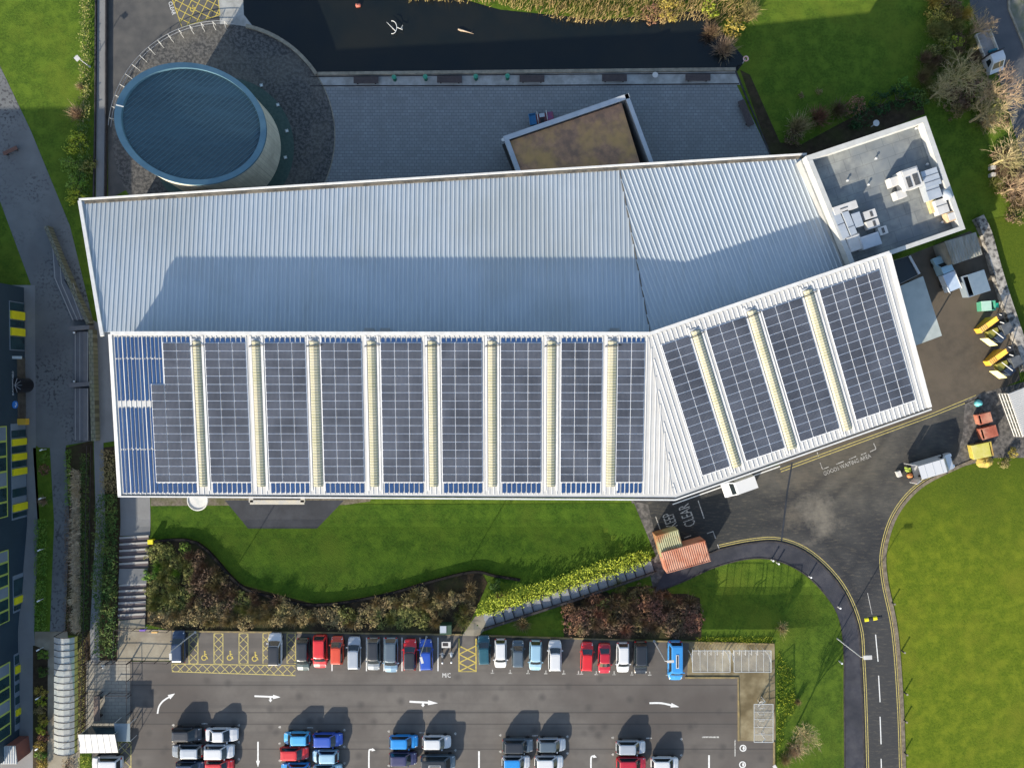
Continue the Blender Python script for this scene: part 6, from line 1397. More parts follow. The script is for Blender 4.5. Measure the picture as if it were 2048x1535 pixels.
def bicycle(px, py, rz, label, m):
    b = P(px, py, ZC); b.z = ZC + .04; o = thing('bicycle', b, label, 'bicycle'); rot = Matrix.Rotation(rz, 3, 'Z'); V_ = lambda x, y, z: b + rot @ Vector((x, y, z))
    for x in (-.5, .5): mb = MB(); mb.tube([V_(x + .32 * math.cos(t), 0, .34 + .32 * math.sin(t)) for t in [k * math.pi / 9 for k in range(19)]], .025, 5, cap=False); mb.build('wheel', M_TYRE, o)
    mb = MB()
    for a, c in (((-.5, 0, .34), (-.1, 0, .8)), ((-.1, 0, .8), (.4, 0, .82)), ((.4, 0, .82), (0, 0, .32)), ((0, 0, .32), (-.5, 0, .34)), ((.4, 0, .82), (.5, 0, .34)), ((-.1, 0, .8), (0, 0, .32))): mb.tube([V_(*a), V_(*c)], .025, 5)
    mb.build('frame', m, o); mb = MB(); mb.tube([V_(.42, -.28, .98), V_(.42, 0, 1.0), V_(.42, .28, .98)], .02, 5); mb.build('handlebar', M_TRIM, o); mb = MB(); mb.box(V_(-.14, 0, .86), (.26, .14, .07), rz); mb.build('saddle', M_PLAST, o)
bicycle(1517, 1401, 1.2, 'bicycle parked at the top of the south cycle shelter', M_TRIM)
# motorcycles and ticket board
b = P(893, 1286, ZC + 1); b.z = ZC + .005; o = thing('pay_sign', b, 'white framed sign board at the head of the motorcycle bay', 'sign')
mb = MB(); mb.box(b + Vector((0, 0, 1.4)), (1.15, .75, .06)); mb.build('board', M_AC, o); mb = MB(); mb.box(b + Vector((-.1, .05, 1.462)), (.7, .42, .012)); mb.build('panel', M_KERB_D, o)
for s in (-1, 1): mb = MB(); mb.tube([b + Vector((s * .45, 0, 0)), b + Vector((s * .45, 0, 1.4))], .04, 6); mb.build('post', M_POLE, o)
def moto(px, py, label, m):
    b = P(px, py, ZC + .6); b.z = ZC + .01; o = thing('motorcycle', b, label, 'motorcycle')
    for y in (-.68, .62): mb = MB(); mb.tube([b + Vector((-.05, y, .3)), b + Vector((.05, y, .3))], .3, 12); mb.build('wheel', M_TYRE, o)
    mb = MB(); mb.tube([b + Vector((0, -.6, .6)), b + Vector((0, -.2, .72)), b + Vector((0, .25, .8)), b + Vector((0, .55, .75))], [.10, .17, .2, .08], 8); mb.build('body', m, o, True)
    mb = MB(); mb.box(b + Vector((0, -.35, .82)), (.24, .6, .08)); mb.build('seat', M_PLAST, o); mb = MB(); mb.tube([b + Vector((-.34, .32, .95)), b + Vector((0, .45, 1.0)), b + Vector((.34, .32, .95))], .025, 5); mb.build('handlebar', M_POLE, o); mb = MB(); mb.tube([b + Vector((0, -.8, .85)), b + Vector((0, -.95, .8))], .11, 8); mb.build('lamp', M_LAMP, o)
moto(885, 1310, 'grey motorcycle on the left of the motorcycle bay', PAINT['grey']); moto(903, 1309, 'black motorcycle with a white tank on the right of the motorcycle bay', PAINT['silver'])
b = G(893, 1252); o = thing('kiosk', b, 'small dark green cabinet with a pale roof in the shrubs', 'cabinet'); mb = MB(); mb.box(b + Vector((0, 0, 0)), (1.5, 1.2, 1.3)); mb.build('body', mat('dark green cabinet', (.012, .045, .025, 1), rough=.6), o); mb = MB(); mb.box(b + Vector((-.3, .1, 1.303)), (.8, .9, .08)); mb.build('roof', M_DUCT, o)
b = G(306, 1081); o = thing('grit_bin', b, 'yellow grit bin at the corner of the lawn by the steps', 'grit bin'); mb = MB(); mb.box(b + Vector((0, 0, .03)), (.62, .55, .6)); mb.build('body', M_YEL, o); mb = MB(); mb.box(b + Vector((0, 0, .632)), (.68, .6, .1)); mb.build('lid', M_YEL, o)
# speed cushion
b = P(1744, 1236); o = thing('speed_bump', b, 'yellow and black speed bump across the service road', 'speed bump')
for k in range(4): mb = MB(); q0, q1 = P(1729 + k * 8.5, 1239 - k * 1.4, 0), P(1737 + k * 8.5, 1237.6 - k * 1.4, 0); mb.bar(q0 + Vector((0, 0, .02)), q1 + Vector((0, 0, .02)), .5, .07, top=.25); mb.build('segment', M_YEL if k % 2 == 0 else M_PLAST, o)
for px, py in ((1542, 1118), (1553, 1124), (1617, 1151), (1675, 1212), (1678, 1321)):
    b = G(px, py); b.z = max(b.z, .0); o = thing('marker_post', b, 'small white marker post on the grass edge of the curved footpath', 'marker post', 'marker posts along the footpath'); mb = MB(); mb.tube([b, b + Vector((0, 0, .8))], .09, 8); mb.build('post', M_AC, o); mb = MB(); mb.cyl(b + Vector((0, 0, .8)), .12, .05, 8); mb.build('cap', M_LAMP, o)
for px, py in ((1783, 1204), (1803, 1300), (1808, 1383), (1807, 1438), (1808, 1503)):
    b = P(px, py); o = thing('bollard', b, 'short dark bollard on the verge kerb beside the dry lawn', 'bollard', 'bollards on the verge kerb'); mb = MB(); mb.tube([b, b + Vector((0, 0, .75))], .10, 8); mb.build('post', M_PLAST, o); mb = MB(); mb.cyl(b + Vector((0, 0, .75)), .13, .06, 8); mb.build('cap', M_KERB, o)
# ------------------------------------------------------------------ containers, skips, compactors
def rust(name, a, b, c, sc=1.2): return mat(name, a, b, sc, .8, detail=8, c3=c, scale2=.5, lo=.4, hi=.62, mix2=.8)
def container(px, py, w, d, h, rz, label, m, mr):
    b = P(px, py, h); b.z = .03; o = thing('storage_container', b, label, 'container'); rot = Matrix.Rotation(rz, 3, 'Z')
    mb = MB(); mb.box(b, (w, d, h), rz); mb.build('body', m, o)
    mb = MB(); n = int(w / .27)
    for i in range(n): x = (i + .5) * w / n - w / 2; mb.bar(b + rot @ Vector((x, -d / 2 + .1, h + .003)), b + rot @ Vector((x, d / 2 - .1, h + .003)), .13, .04, top=.08)
    mb.build('roof_corrugation', mr, o)
    for s in (-1, 1): mb = MB(); mb.bar(b + rot @ Vector((-w / 2, s * (d / 2 - .04), h + .002)), b + rot @ Vector((w / 2, s * (d / 2 - .04), h + .002)), .1, .06); mb.build('top_rail', m, o)
    mb = MB(); mb.bar(b + rot @ Vector((w / 2 + .03, -d / 2 + .05, .1)), b + rot @ Vector((w / 2 + .03, d / 2 - .05, .1)), .05, h - .2); dr = mb.build('door', m, o)
    mb = MB(); mb.tube([b + rot @ Vector((w / 2 + .08, .1, .2)), b + rot @ Vector((w / 2 + .08, .1, h - .2))], .025, 5); mb.build('handle', M_POLE, dr)
    return o
M_CR = rust('faded red container', (.40, .17, .11, 1), (.36, .19, .13, 1), (.28, .075, .035, 1)); M_CR2 = rust('faded red container rib', (.48, .27, .19, 1), (.42, .23, .16, 1), (.36, .12, .06, 1))
M_CG = rust('olive container', (.27, .27, .14, 1), (.20, .19, .10, 1), (.24, .07, .02, 1)); M_CG2 = rust('olive container rib', (.38, .38, .24, 1), (.30, .30, .18, 1), (.30, .10, .03, 1))
ca = math.atan2(20, 72)
container(1372, 1113, 5.9, 2.75, 2.5, ca, 'faded red shipping container beside the loading bay', M_CR, M_CR2)
container(1340, 1087, 3.0, 3.0, 2.3, ca, 'olive green rust streaked container tucked behind the red one', M_CG, M_CG2)
def skip(px, py, w, d, h, rz, label, m, lid=None, name='skip', cat='skip', group=None, lidpos=0.0, fill=None):
    b = P(px, py, h * .7); b.z = .035; o = thing(name, b, label, cat, group); rot = Matrix.Rotation(rz, 3, 'Z'); V_ = lambda x, y, z: b + rot @ Vector((x, y, z))
    mb = MB(); lo = [V_(sx * w * .42, sy * d * .46, .08) for sx, sy in ((-1, -1), (1, -1), (1, 1), (-1, 1))]; hi = [V_(sx * w / 2, sy * d / 2, h) for sx, sy in ((-1, -1), (1, -1), (1, 1), (-1, 1))]; t_ = .12
    hin = [V_(sx * (w / 2 - t_), sy * (d / 2 - t_), h) for sx, sy in ((-1, -1), (1, -1), (1, 1), (-1, 1))]; fl = [V_(sx * w * .38, sy * d * .4, h * .55) for sx, sy in ((-1, -1), (1, -1), (1, 1), (-1, 1))]
    mb.face(lo[::-1])
    for i in range(4): j = (i + 1) % 4; mb.face([lo[i], lo[j], hi[j], hi[i]]); mb.face([hi[i], hi[j], hin[j], hin[i]]); mb.face([hin[i], hin[j], fl[j], fl[i]])
    mb.build('body', m, o); mb = MB(); mb.face(fl); mb.build('load', fill or M_BLACK, o)
    for s in (-1, 1): mb = MB(); mb.tube([V_(s * w * .2, d / 2 + .02, h * .6), V_(s * w * .2, d / 2 + .18, h * .6)], .06, 6); mb.build('lifting_lug', M_KERB_D, o)
    if lid: mb = MB(); mb.box(V_(lidpos * w, 0, h + .004), (w * (1 - 2 * abs(lidpos)), d * .98, .06), rz); mb.build('lid', lid, o)
    return o
ya = math.radians(18)
o = skip(1947, 568, 3.0, 2.9, 1.6, ya, 'slate blue bin store with two dark lids and a cream side', mat('slate skip', (.17, .21, .25, 1), (.20, .24, .28, 1), 1, .6), mat('slate lid', (.12, .17, .22, 1), (.15, .2, .25, 1), 1, .5), 'bin_store', 'bin store', lidpos=.12)
skip(1973, 612, 1.9, 1.3, 1.2, math.radians(4), 'pale green skip beside the stone wall', mat('green skip', (.06, .28, .18, 1), (.10, .34, .22, 1), 1.5, .6), mat('mint lid', (.32, .50, .40, 1), (.38, .54, .44, 1), 1.5, .6), lidpos=-.16)
o = skip(1989, 611, .55, .6, 1.1, 0, 'small bright green wheelie bin beside the pale green skip', mat('emerald bin', (.005, .22, .14, 1), rough=.5), mat('emerald lid', (.01, .33, .20, 1), rough=.45), 'wheelie_bin', 'bin')
skip(1966, 836, 1.75, 1.35, 1.1, math.radians(15), 'smaller rusty red skip, the upper of two', rust('rust skip', (.33, .10, .06, 1), (.26, .07, .04, 1), (.42, .20, .13, 1)), rust('rust lid', (.34, .10, .06, 1), (.24, .06, .035, 1), (.45, .24, .16, 1)), group='red skips on the stony corner', lidpos=.1)
skip(1974, 864, 2.15, 1.5, 1.1, math.radians(16), 'bigger rusty red skip, the lower of two', rust('rust skip', (.3, .1, .06, 1), (.3, .1, .06, 1), (.3, .1, .06, 1)), rust('rust lid', (.3, .1, .06, 1), (.3, .1, .06, 1), (.3, .1, .06, 1)), group='red skips on the stony corner', lidpos=.08)
skip(1961, 900, 2.7, 1.9, 1.2, math.radians(12), 'yellow skip with a split pale lid at the lawn corner', rust('yellow skip', (.45, .38, .06, 1), (.36, .30, .05, 1), (.30, .16, .06, 1)), rust('yellow lid', (.52, .46, .16, 1), (.44, .40, .07, 1), (.40, .38, .06, 1), .8), lidpos=-.07)
b = P(1960, 806, .5); b.z = .03; o = thing('tarp_heap', b, 'small heap covered by a turquoise sheet', 'heap')
mb = MB(); mb.tube([b, b + Vector((0, 0, .35)), b + Vector((.05, 0, .6)), b + Vector((0, .05, .7))], [.52, .45, .25, .02], 9); mb.build('sheet', mat('turquoise sheet', (.06, .30, .32, 1), (.14, .42, .44, 1), 2, .5), o, True); mb = MB(); mb.tube([b + Vector((-.5, -.2, .1)), b + Vector((0, -.45, .28)), b + Vector((.5, -.2, .1))], .03, 5); mb.build('rope', M_TRIM, o)
b = P(1970, 922, .2); b.z = .03; o = thing('sand_heap', b, 'yellowish spilled heap in front of the yellow skip', 'heap'); mb = MB()
for k in range(5): a = k * 1.3; mb.cyl(b + Vector((.5 * math.cos(a), .2 * math.sin(a), 0)), .75, .4 + .06 * k, 9, r2=.15)
mb.build('sand', mat('yellow grit', (.36, .29, .05, 1), (.24, .17, .06, 1), 3, .95, bump=.6), o)
M_YC = mat('yellow plant paint', (.58, .33, .03, 1), (.50, .27, .03, 1), 1.2, .55); M_YP = mat('pale yellow flap', (.70, .62, .24, 1), (.60, .54, .22, 1), 1.5, .5)
def compactor(dx, dy, label):
    def V_(px, py, z): return P(px + dx, py + dy, z)
    b = V_(1985, 662, 0); b.z = .035; o = thing('waste_compactor', b, label, 'compactor', 'yellow compactors by the stone wall')
    mb = MB(); q = [V_(1957, 657, 1.0), V_(1993, 632, 2.2), V_(1998, 640, 2.2), V_(1963, 666, 1.0)]; mb.face(q[::-1]); g = [Vector((p.x, p.y, .05)) for p in q]
    for i in range(4): j = (i + 1) % 4; mb.face([g[i], g[j], q[j], q[i]][::1])
    mb.build('chute', M_YC, o)
    for k in range(4): mb = MB(); a = q[0].lerp(q[1], .08 + k * .09); c = q[3].lerp(q[2], .08 + k * .09); mb.bar(a + Vector((0, 0, .02)), c + Vector((0, 0, .02)), .06, .06); mb.build('cleat', M_CG2, o)
    mb = MB(); mb.bar(V_(1993, 634, 2.1), V_(2003, 630, 2.1), .7, .35); mb.build('hopper_hood', M_PLAST, o)
    for s in ((1995, 628), (2000, 644)): mb = MB(); mb.tube([V_(*s, .1), V_(s[0] + 1, s[1], 2.4), V_(s[0] + 8, s[1] + 2, 2.5)], .06, 6); mb.build('hood_frame', M_TRIM, o)
    mb = MB(); mb.prism([V_(1989, 652, .1), V_(2006, 645, .1), V_(2016, 662, .1), V_(1998, 672, .1)], 1.2); mb.build('press_box', mat('dark press steel', (.06, .065, .07, 1), (.10, .11, .12, 1), 1.5, .5), o)
    mb = MB(); mb.prism([V_(1979, 676, .1), V_(1992, 664, .1), V_(2003, 676, .1), V_(1992, 686, .1)], 1.0); mb.build('power_unit', mat('navy power unit', (.012, .02, .045, 1), (.05, .07, .10, 1), 1.5, .35), o)
    mb = MB(); mb.tube([V_(1985, 659, 1.4), V_(2007, 676, 1.4)], .05, 6); mb.build('strut', M_TRIM, o)
    mb = MB(); f = [V_(1960, 677, .5), V_(1976, 676, 1.1), V_(1996, 690, 1.1), V_(1980, 692, .5)]; mb.face(f); mb.face([p - Vector((0, 0, .06)) for p in f[::-1]]); fo = mb.build('flap', M_YP, o)
    bm = bmesh.new(); bm.from_mesh(fo.data); bm.free()
    mb = MB(); mb.bar(V_(1970, 671, .1), V_(1990, 662, .1), 1.0, .7); mb.build('base_frame', mat('olive base frame', (.22, .21, .04, 1), rough=.7), o)
compactor(0, 0, 'yellow waste compactor, the upper of the two by the stone wall'); compactor(18.5, 65, 'yellow waste compactor, the lower of the two by the stone wall')
# rough stone retaining wall on the east
wl = smooth_line([(1952, 436), (1968, 470), (1986, 535), (2006, 600), (2028, 665), (2052, 740)], 4)
mb = MB(); strip(mb, wl, 1.25, .7, z=0); o = mb.build('stone_wall', mat('rough wall stone', (.05, .048, .046, 1), (.26, .245, .22, 1), 1.8, .95, detail=8, bump=1.0, bscale=2.6, lo=.44, hi=.56, c3=(.46, .43, .38, 1), scale2=.7, mix2=.6)); tag(o, 'broad rough stone wall curving beside the yard', 'wall')
# little things
b = P(1750, 248, 1); b.z = 0; o = thing('satellite_dish', b, 'small white dish on a post behind the service block', 'dish'); mb = MB(); mb.tube([b, b + Vector((0, 0, 1.1))], .06, 6); mb.build('post', M_POLE, o); mb = MB(); mb.cyl(b + Vector((0, 0, 1.1)), .1, .22, 16, r2=.42); mb.build('dish', M_AC, o)
for px, py in ((1980, 338), (1980, 352)):
    b = P(px, py); o = thing('utility_box', b, 'small pale utility box under the bare trees' if py < 345 else 'small white utility box just below another box', 'utility box'); mb = MB(); mb.box(b, (.5, .45, .7)); mb.build('body', M_WALL, o); mb = MB(); mb.box(b + Vector((0, 0, .702)), (.56, .5, .06)); mb.build('lid', M_AC, o)
b = G(1549, 1532); o = thing('white_sign', b, 'small white sign leaning by the bare bush at the bottom', 'sign'); mb = MB(); mb.box(b + Vector((0, 0, .5)), (.45, 1.1, .06), .6); mb.build('board', M_AC, o); mb = MB(); mb.tube([b, b + Vector((0, 0, .5))], .05, 6); mb.build('post', M_POLE, o)
for px, py, m_, lab in ((295, 1253, mat('violet flag', (.22, .12, .5, 1), rough=.7), 'small violet notice at the top edge of the landing'), (319, 1257, mat('orange notice', (.75, .45, .15, 1), rough=.6), 'small orange notice at the top edge of the landing')):
    b = G(px, py); o = thing('notice', b, lab, 'sign'); mb = MB(); mb.box(b + Vector((0, 0, .9)), (.75, .12, .4)); mb.build('board', m_, o); mb = MB(); mb.tube([b, b + Vector((0, 0, .9))], .04, 6); mb.build('post', M_POLE, o)
# a person in a white top by the yard railing
def person(px, py, z, label, rz, shirt, trousers, hair):
    b = P(px, py, z + .8); b.z = z; o = thing('person', b, label, 'person', rz=0); rot = Matrix.Rotation(rz, 3, 'Z')
    J = {'pel': (0, 0, .95), 'wst': (0, 0, 1.12), 'che': (0, 0, 1.36), 'nek': (0, 0, 1.50), 'hed': (.02, 0, 1.62), 'top': (.01, 0, 1.74)}
    for s, k in ((1, 'l'), (-1, 'r')):
        J.update({'hip' + k: (0, s * .10, .90), 'kne' + k: (.10 * s + .02, s * .11, .49), 'ank' + k: (.16 * s - .05, s * .11, .09), 'toe' + k: (.16 * s + .12, s * .12, .05),
                  'sho' + k: (0, s * .19, 1.42), 'elb' + k: (-.06 * s - .03, s * .26, 1.13), 'wri' + k: (-.06 * s + .10, s * .25, .90), 'han' + k: (-.06 * s + .13, s * .245, .80)})
    E_ = [('pel', 'wst', .14, .13), ('wst', 'che', .13, .16), ('che', 'nek', .16, .06), ('nek', 'hed', .06, .10), ('hed', 'top', .10, .05)]
    for k in 'lr': E_ += [('pel', 'hip' + k, .13, .10), ('hip' + k, 'kne' + k, .10, .06), ('kne' + k, 'ank' + k, .06, .045), ('ank' + k, 'toe' + k, .045, .035), ('che', 'sho' + k, .12, .07), ('sho' + k, 'elb' + k, .065, .045), ('elb' + k, 'wri' + k, .045, .03), ('wri' + k, 'han' + k, .035, .025)]
    names = list(J); rad = {}
    for a, c, ra, rc in E_: rad[a] = max(rad.get(a, 0), ra); rad[c] = max(rad.get(c, 0), rc)
    me = bpy.data.meshes.new('person_body'); me.from_pydata([rot @ Vector(J[n_]) for n_ in names], [(names.index(a), names.index(c)) for a, c, _, _ in E_], [])
    ob = bpy.data.objects.new('body', me); C.objects.link(ob); sk = ob.modifiers.new('skin', 'SKIN')
    for i, n_ in enumerate(names):
        me.skin_vertices[0].data[i].radius = (rad[n_], rad[n_] * (1.25 if n_ in ('che', 'wst', 'pel') else 1))
    me.skin_vertices[0].data[0].use_root = True; ob.modifiers.new('sub', 'SUBSURF').levels = 1
    dg = bpy.context.evaluated_depsgraph_get(); m2 = bpy.data.meshes.new_from_object(ob.evaluated_get(dg)); bpy.data.objects.remove(ob)
    m2.materials.clear(); skin = mat('skin', (.45, .26, .18, 1), rough=.6)
    for m in (shirt, trousers, skin, M_PLAST): m2.materials.append(m)
    for p in m2.polygons: p.material_index = 3 if p.center.z < .10 else 1 if p.center.z < .93 and abs((rot.transposed() @ p.center).y) < .22 else 2 if (p.center.z > 1.52 or p.center.z < .88) else 0; p.use_smooth = True
    bo = bpy.data.objects.new('body', m2); C.objects.link(bo); bo.parent = o; ORG[bo] = b
    mb = MB(); h = b + rot @ Vector((0, 0, 1.60)); mb.tube([h + rot @ Vector((-.05, 0, 0)), h + Vector((0, 0, .10)), h + Vector((0, 0, .165))], [.105, .108, .04], 10); mb.build('hair', hair, o, True)
    return o
person(210, 1329, ZC, 'person in a white top and dark trousers walking by the yard railing', math.radians(200), M_AC, mat('dark trousers', (.02, .02, .04, 1), rough=.8), mat('dark hair', (.03, .02, .02, 1), rough=.7))
# ------------------------------------------------------------------ vegetation
def leafmat(name, a, b, c=None, sc=2.2, k=1.55):
    a, b = [tuple(min(.8, v * k) for v in q[:3]) + (1,) for q in (a, b)]; c = c and tuple(min(.8, v * k) for v in c[:3]) + (1,)
    m = mat(name, a, b, sc, .75, spec=.2, detail=3, lo=.38, hi=.62, c3=c, scale2=.45, mix2=.7)
    return m
LM = {
 'green': leafmat('green leaves', (.035, .085, .010, 1), (.09, .16, .02, 1), (.13, .18, .03, 1)),
 'dark': leafmat('dark ivy leaves', (.012, .034, .008, 1), (.045, .085, .016, 1), (.085, .10, .02, 1)),
 'lime': leafmat('yellow green leaves', (.10, .135, .012, 1), (.25, .27, .025, 1), (.19, .23, .02, 1)),
 'olive': leafmat('olive leaves', (.065, .075, .02, 1), (.17, .16, .05, 1), (.11, .13, .03, 1)),
 'brown': leafmat('brown winter leaves', (.055, .034, .022, 1), (.13, .085, .055, 1), (.10, .09, .03, 1)),
 'tan': leafmat('tan winter leaves', (.10, .074, .036, 1), (.21, .16, .075, 1), (.14, .13, .045, 1)),
 'red': leafmat('red brown leaves', (.085, .038, .028, 1), (.185, .09, .06, 1), (.20, .12, .055, 1)),
 'gold': leafmat('golden leaves', (.17, .12, .02, 1), (.30, .23, .05, 1), (.15, .15, .03, 1)),
 'twig': leafmat('pale bare twigs', (.15, .12, .065, 1), (.30, .24, .13, 1), (.22, .20, .08, 1)),
 'pinktwig': leafmat('pinkish bare twigs', (.14, .095, .065, 1), (.26, .185, .12, 1), (.20, .16, .075, 1)),
 'reed': leafmat('dry golden reeds', (.12, .085, .035, 1), (.24, .175, .08, 1), (.14, .13, .035, 1)),
 'drygrass': leafmat('dry border grass', (.28, .23, .16, 1), (.52, .44, .32, 1), (.38, .30, .18, 1)),
 'darkgreen': leafmat('dark evergreen leaves', (.006, .02, .006, 1), (.02, .05, .012, 1))}
M_STEM = mat('bark', (.07, .05, .035, 1), (.13, .10, .07, 1), 4, .9)
def leaf(mb, p, s, d, rnd):
    a = Vector((rnd.gauss(0, 1), rnd.gauss(0, 1), rnd.gauss(0, .6))).normalized(); n = (d + Vector((rnd.gauss(0, .5), rnd.gauss(0, .5), rnd.gauss(0, .5)))).normalized()
    u = (a - n * a.dot(n)).normalized(); v = n.cross(u); l = s * rnd.uniform(.7, 1.3); w = l * .5
    mb.face([p - u * l * .5, p + v * w * .5, p + u * l * .5, p - v * w * .5])
def bush_mesh(seed, n, size, clumps, flat=.75, kind='leaf'):
    rnd = random.Random(seed); mb = MB()
    cs = []
    for _ in range(clumps):
        t = rnd.uniform(0, 2 * math.pi); e = math.acos(rnd.uniform(0, 1)); r = rnd.uniform(.55, .92)
        cs.append((Vector((r * math.sin(e) * math.cos(t), r * math.sin(e) * math.sin(t), .12 + flat * r * math.cos(e))), rnd.uniform(.16, .36)))
    for k in range(n):
        if kind == 'leaf':
            c, cr = cs[k % clumps]; o = Vector((rnd.gauss(0, 1), rnd.gauss(0, 1), rnd.gauss(0, .7))); o = o.normalized() * cr * rnd.random() ** .4
            p = c + o; p.z = max(p.z, .03); leaf(mb, p, size, o.normalized() + Vector((0, 0, .5)), rnd)
        else:                                          # fine twigs fanning out
            t = rnd.uniform(0, 2 * math.pi); e = abs(rnd.gauss(0, .55)); d = Vector((math.sin(e) * math.cos(t), math.sin(e) * math.sin(t), math.cos(e) * (flat + .3)))
            r0, r1 = rnd.uniform(.1, .6), rnd.uniform(.6, 1.08); off = Vector((rnd.gauss(0, .16), rnd.gauss(0, .16), 0))
            a, b = d * r0 + off, d * r1 + off * 1.4 + Vector((rnd.gauss(0, .06), rnd.gauss(0, .06), 0)); s = d.orthogonal().normalized(); s = Matrix.Rotation(rnd.uniform(0, 6.3), 3, d) @ s; w = size * rnd.uniform(.5, 1.1)
            a.z = max(a.z, .02); b.z = max(b.z, .04)
            mb.face([a - s * w, a + s * w, b])
    return mb
BUSH = {}
def bush_proto(col, kind, v):
    k = (col, kind, v)
    if k not in BUSH:
        mb = bush_mesh(hash((col == 'x', v)) % 97 + v * 7 + len(BUSH), 620 if kind == 'leaf' else 700, .15 if kind == 'leaf' else .018, 26, .75, kind)
        root = thing('shrub', (0, 0, 0), 'x', 'shrub'); mb.build('foliage', LM[col], root, local=True)
        st = MB(); rnd = random.Random(v)
        for i in range(5): t = i * 1.256; st.tube([Vector((0, 0, -.1)), Vector((.25 * math.cos(t), .25 * math.sin(t), .3)), Vector((.5 * math.cos(t + .3), .5 * math.sin(t + .3), .6))], [.035, .025, .01], 4)
        st.build('stem', M_STEM, root, local=True); BUSH[k] = [root, False]
    return BUSH[k]
def shrub(px, py, rpx, h, col, kind, label, group=None, name='shrub', z=None):
    pr = bush_proto(col, kind, R.randrange(3)); o = pr[0] if not pr[1] else copy_tree(pr[0]); pr[1] = True
    zb = z
    if zb is None:
        q = G(px, py); zb = q.z
    p = P(px, py, zb + h * .6); r = rpx / S
    o.name = name; xf(o, (p.x, p.y, zb), R.uniform(0, 6.28), (r * R.uniform(.88, 1.12), r * R.uniform(.88, 1.12), h * R.uniform(.85, 1.15)))
    if 'group' in o and not group: del o['group']
    return tag(o, label, 'shrub', group)
def inside(poly, x, y):
    c = False
    for (x0, y0), (x1, y1) in zip(poly, poly[1:] + poly[:1]):
        if (y0 > y) != (y1 > y) and x < (x1 - x0) * (y - y0) / (y1 - y0) + x0: c = not c
    return c
def scatter(poly, step, fn, rnd):
    x0, x1 = min(p[0] for p in poly), max(p[0] for p in poly); y0, y1 = min(p[1] for p in poly), max(p[1] for p in poly); y = y0; k = 0
    while y < y1:
        x = x0 + (step / 2 if k % 2 else 0)
        while x < x1:
            a, b = x + rnd.uniform(-.35, .35) * step, y + rnd.uniform(-.35, .35) * step
            if inside(poly, a, b): fn(a, b)
            x += step
        y += step * .86; k += 1
def hedge(name, label, poly, h, col, density, size, kind='leaf', group=None, z=None, cat='hedge'):
    """one clipped or grown-together hedge over a photo polygon"""
    rnd = random.Random(len(label)); w = [G(x, y) for x, y in poly]; cx = sum(p.x for p in w) / len(w); cy = sum(p.y for p in w) / len(w)
    o = thing(name, G(sum(p[0] for p in poly) / len(poly), sum(p[1] for p in poly) / len(poly)), label, cat, group); mb = MB()
    x0, x1 = min(p[0] for p in poly), max(p[0] for p in poly); y0, y1 = min(p[1] for p in poly), max(p[1] for p in poly)
    n = int((x1 - x0) * (y1 - y0) / S / S * density)
    for _ in range(n):
        x, y = rnd.uniform(x0, x1), rnd.uniform(y0, y1)
        if not inside(poly, x + rnd.gauss(0, 3), y + rnd.gauss(0, 3)): continue
        q = G(x, y); nz = noise.noise(Vector((q.x * .8, q.y * .8, 3.1))); nz2 = noise.noise(Vector((q.x * 2.1, q.y * 2.1, 8.1)))
        hh = h * (.75 + .45 * nz + .3 * nz2); u = rnd.random() ** .35
        if kind == 'leaf': leaf(mb, q + Vector((0, 0, max(.04, hh * u))), size, Vector((0, 0, 1)), rnd)
        else:
            d = Vector((rnd.gauss(0, .45), rnd.gauss(0, .45), 1)); d.normalize(); s = Matrix.Rotation(rnd.uniform(0, 6.3), 3, 'Z') @ Vector((1, 0, 0)) * size * .5; a = q + Vector((0, 0, .02)); b = a + d * max(.15, hh) * rnd.uniform(.7, 1.2)
            mb.face([a - s, a + s, b])
    mb.build('foliage', LM[col], o)
    st = MB()
    for _ in range(10):
        x, y = rnd.uniform(x0, x1), rnd.uniform(y0, y1)
        if inside(poly, x, y): q = G(x, y); st.tube([q - Vector((0, 0, .1)), q + Vector((rnd.uniform(-.2, .2), rnd.uniform(-.2, .2), h * .5))], [.05, .02], 5)
    if not st.f: q = ORG[o]; st.tube([q, q + Vector((0, 0, h * .5))], .04, 5)
    st.build('stem', M_STEM, o)
    return o
rv_ = random.Random(5)
# west edge, top
hedge('hedge', 'ragged green and brown hedge strip between the west lawn and the raised path', [(166, -20), (186, -20), (184, 240), (164, 240)], 1.1, 'olive', 50, .26)
hedge('hedge', 'darker hedge strip further down beside the raised path', [(164, 240), (184, 240), (182, 398), (160, 398)], 1.0, 'dark', 50, .26)
for px, py, r, h, col, kind, lab in ((150, 224, 24, 1.8, 'pinktwig', 'twig', 'pale pinkish leafless shrub on the west lawn'), (148, 284, 27, 1.6, 'lime', 'leaf', 'yellow green shrub, northmost green one beside the raised path'), (140, 325, 24, 1.5, 'green', 'leaf', 'mid green shrub between two yellow green ones'), (150, 362, 29, 1.7, 'green', 'leaf', 'big green shrub near the path corner'), (150, 388, 22, 1.5, 'lime', 'leaf', 'yellow green shrub beside the hall\'s north west corner'), (168, 412, 16, 1.2, 'olive', 'leaf', 'olive shrub at the hall\'s north west corner'), (172, 332, 20, 1.3, 'olive', 'leaf', 'olive shrub pressed against the raised path'), (158, 172, 12, 1.2, 'twig', 'twig', 'tiny leafless bush below the green stemmed lamp')):
    shrub(px, py, r, h, col, kind, lab)
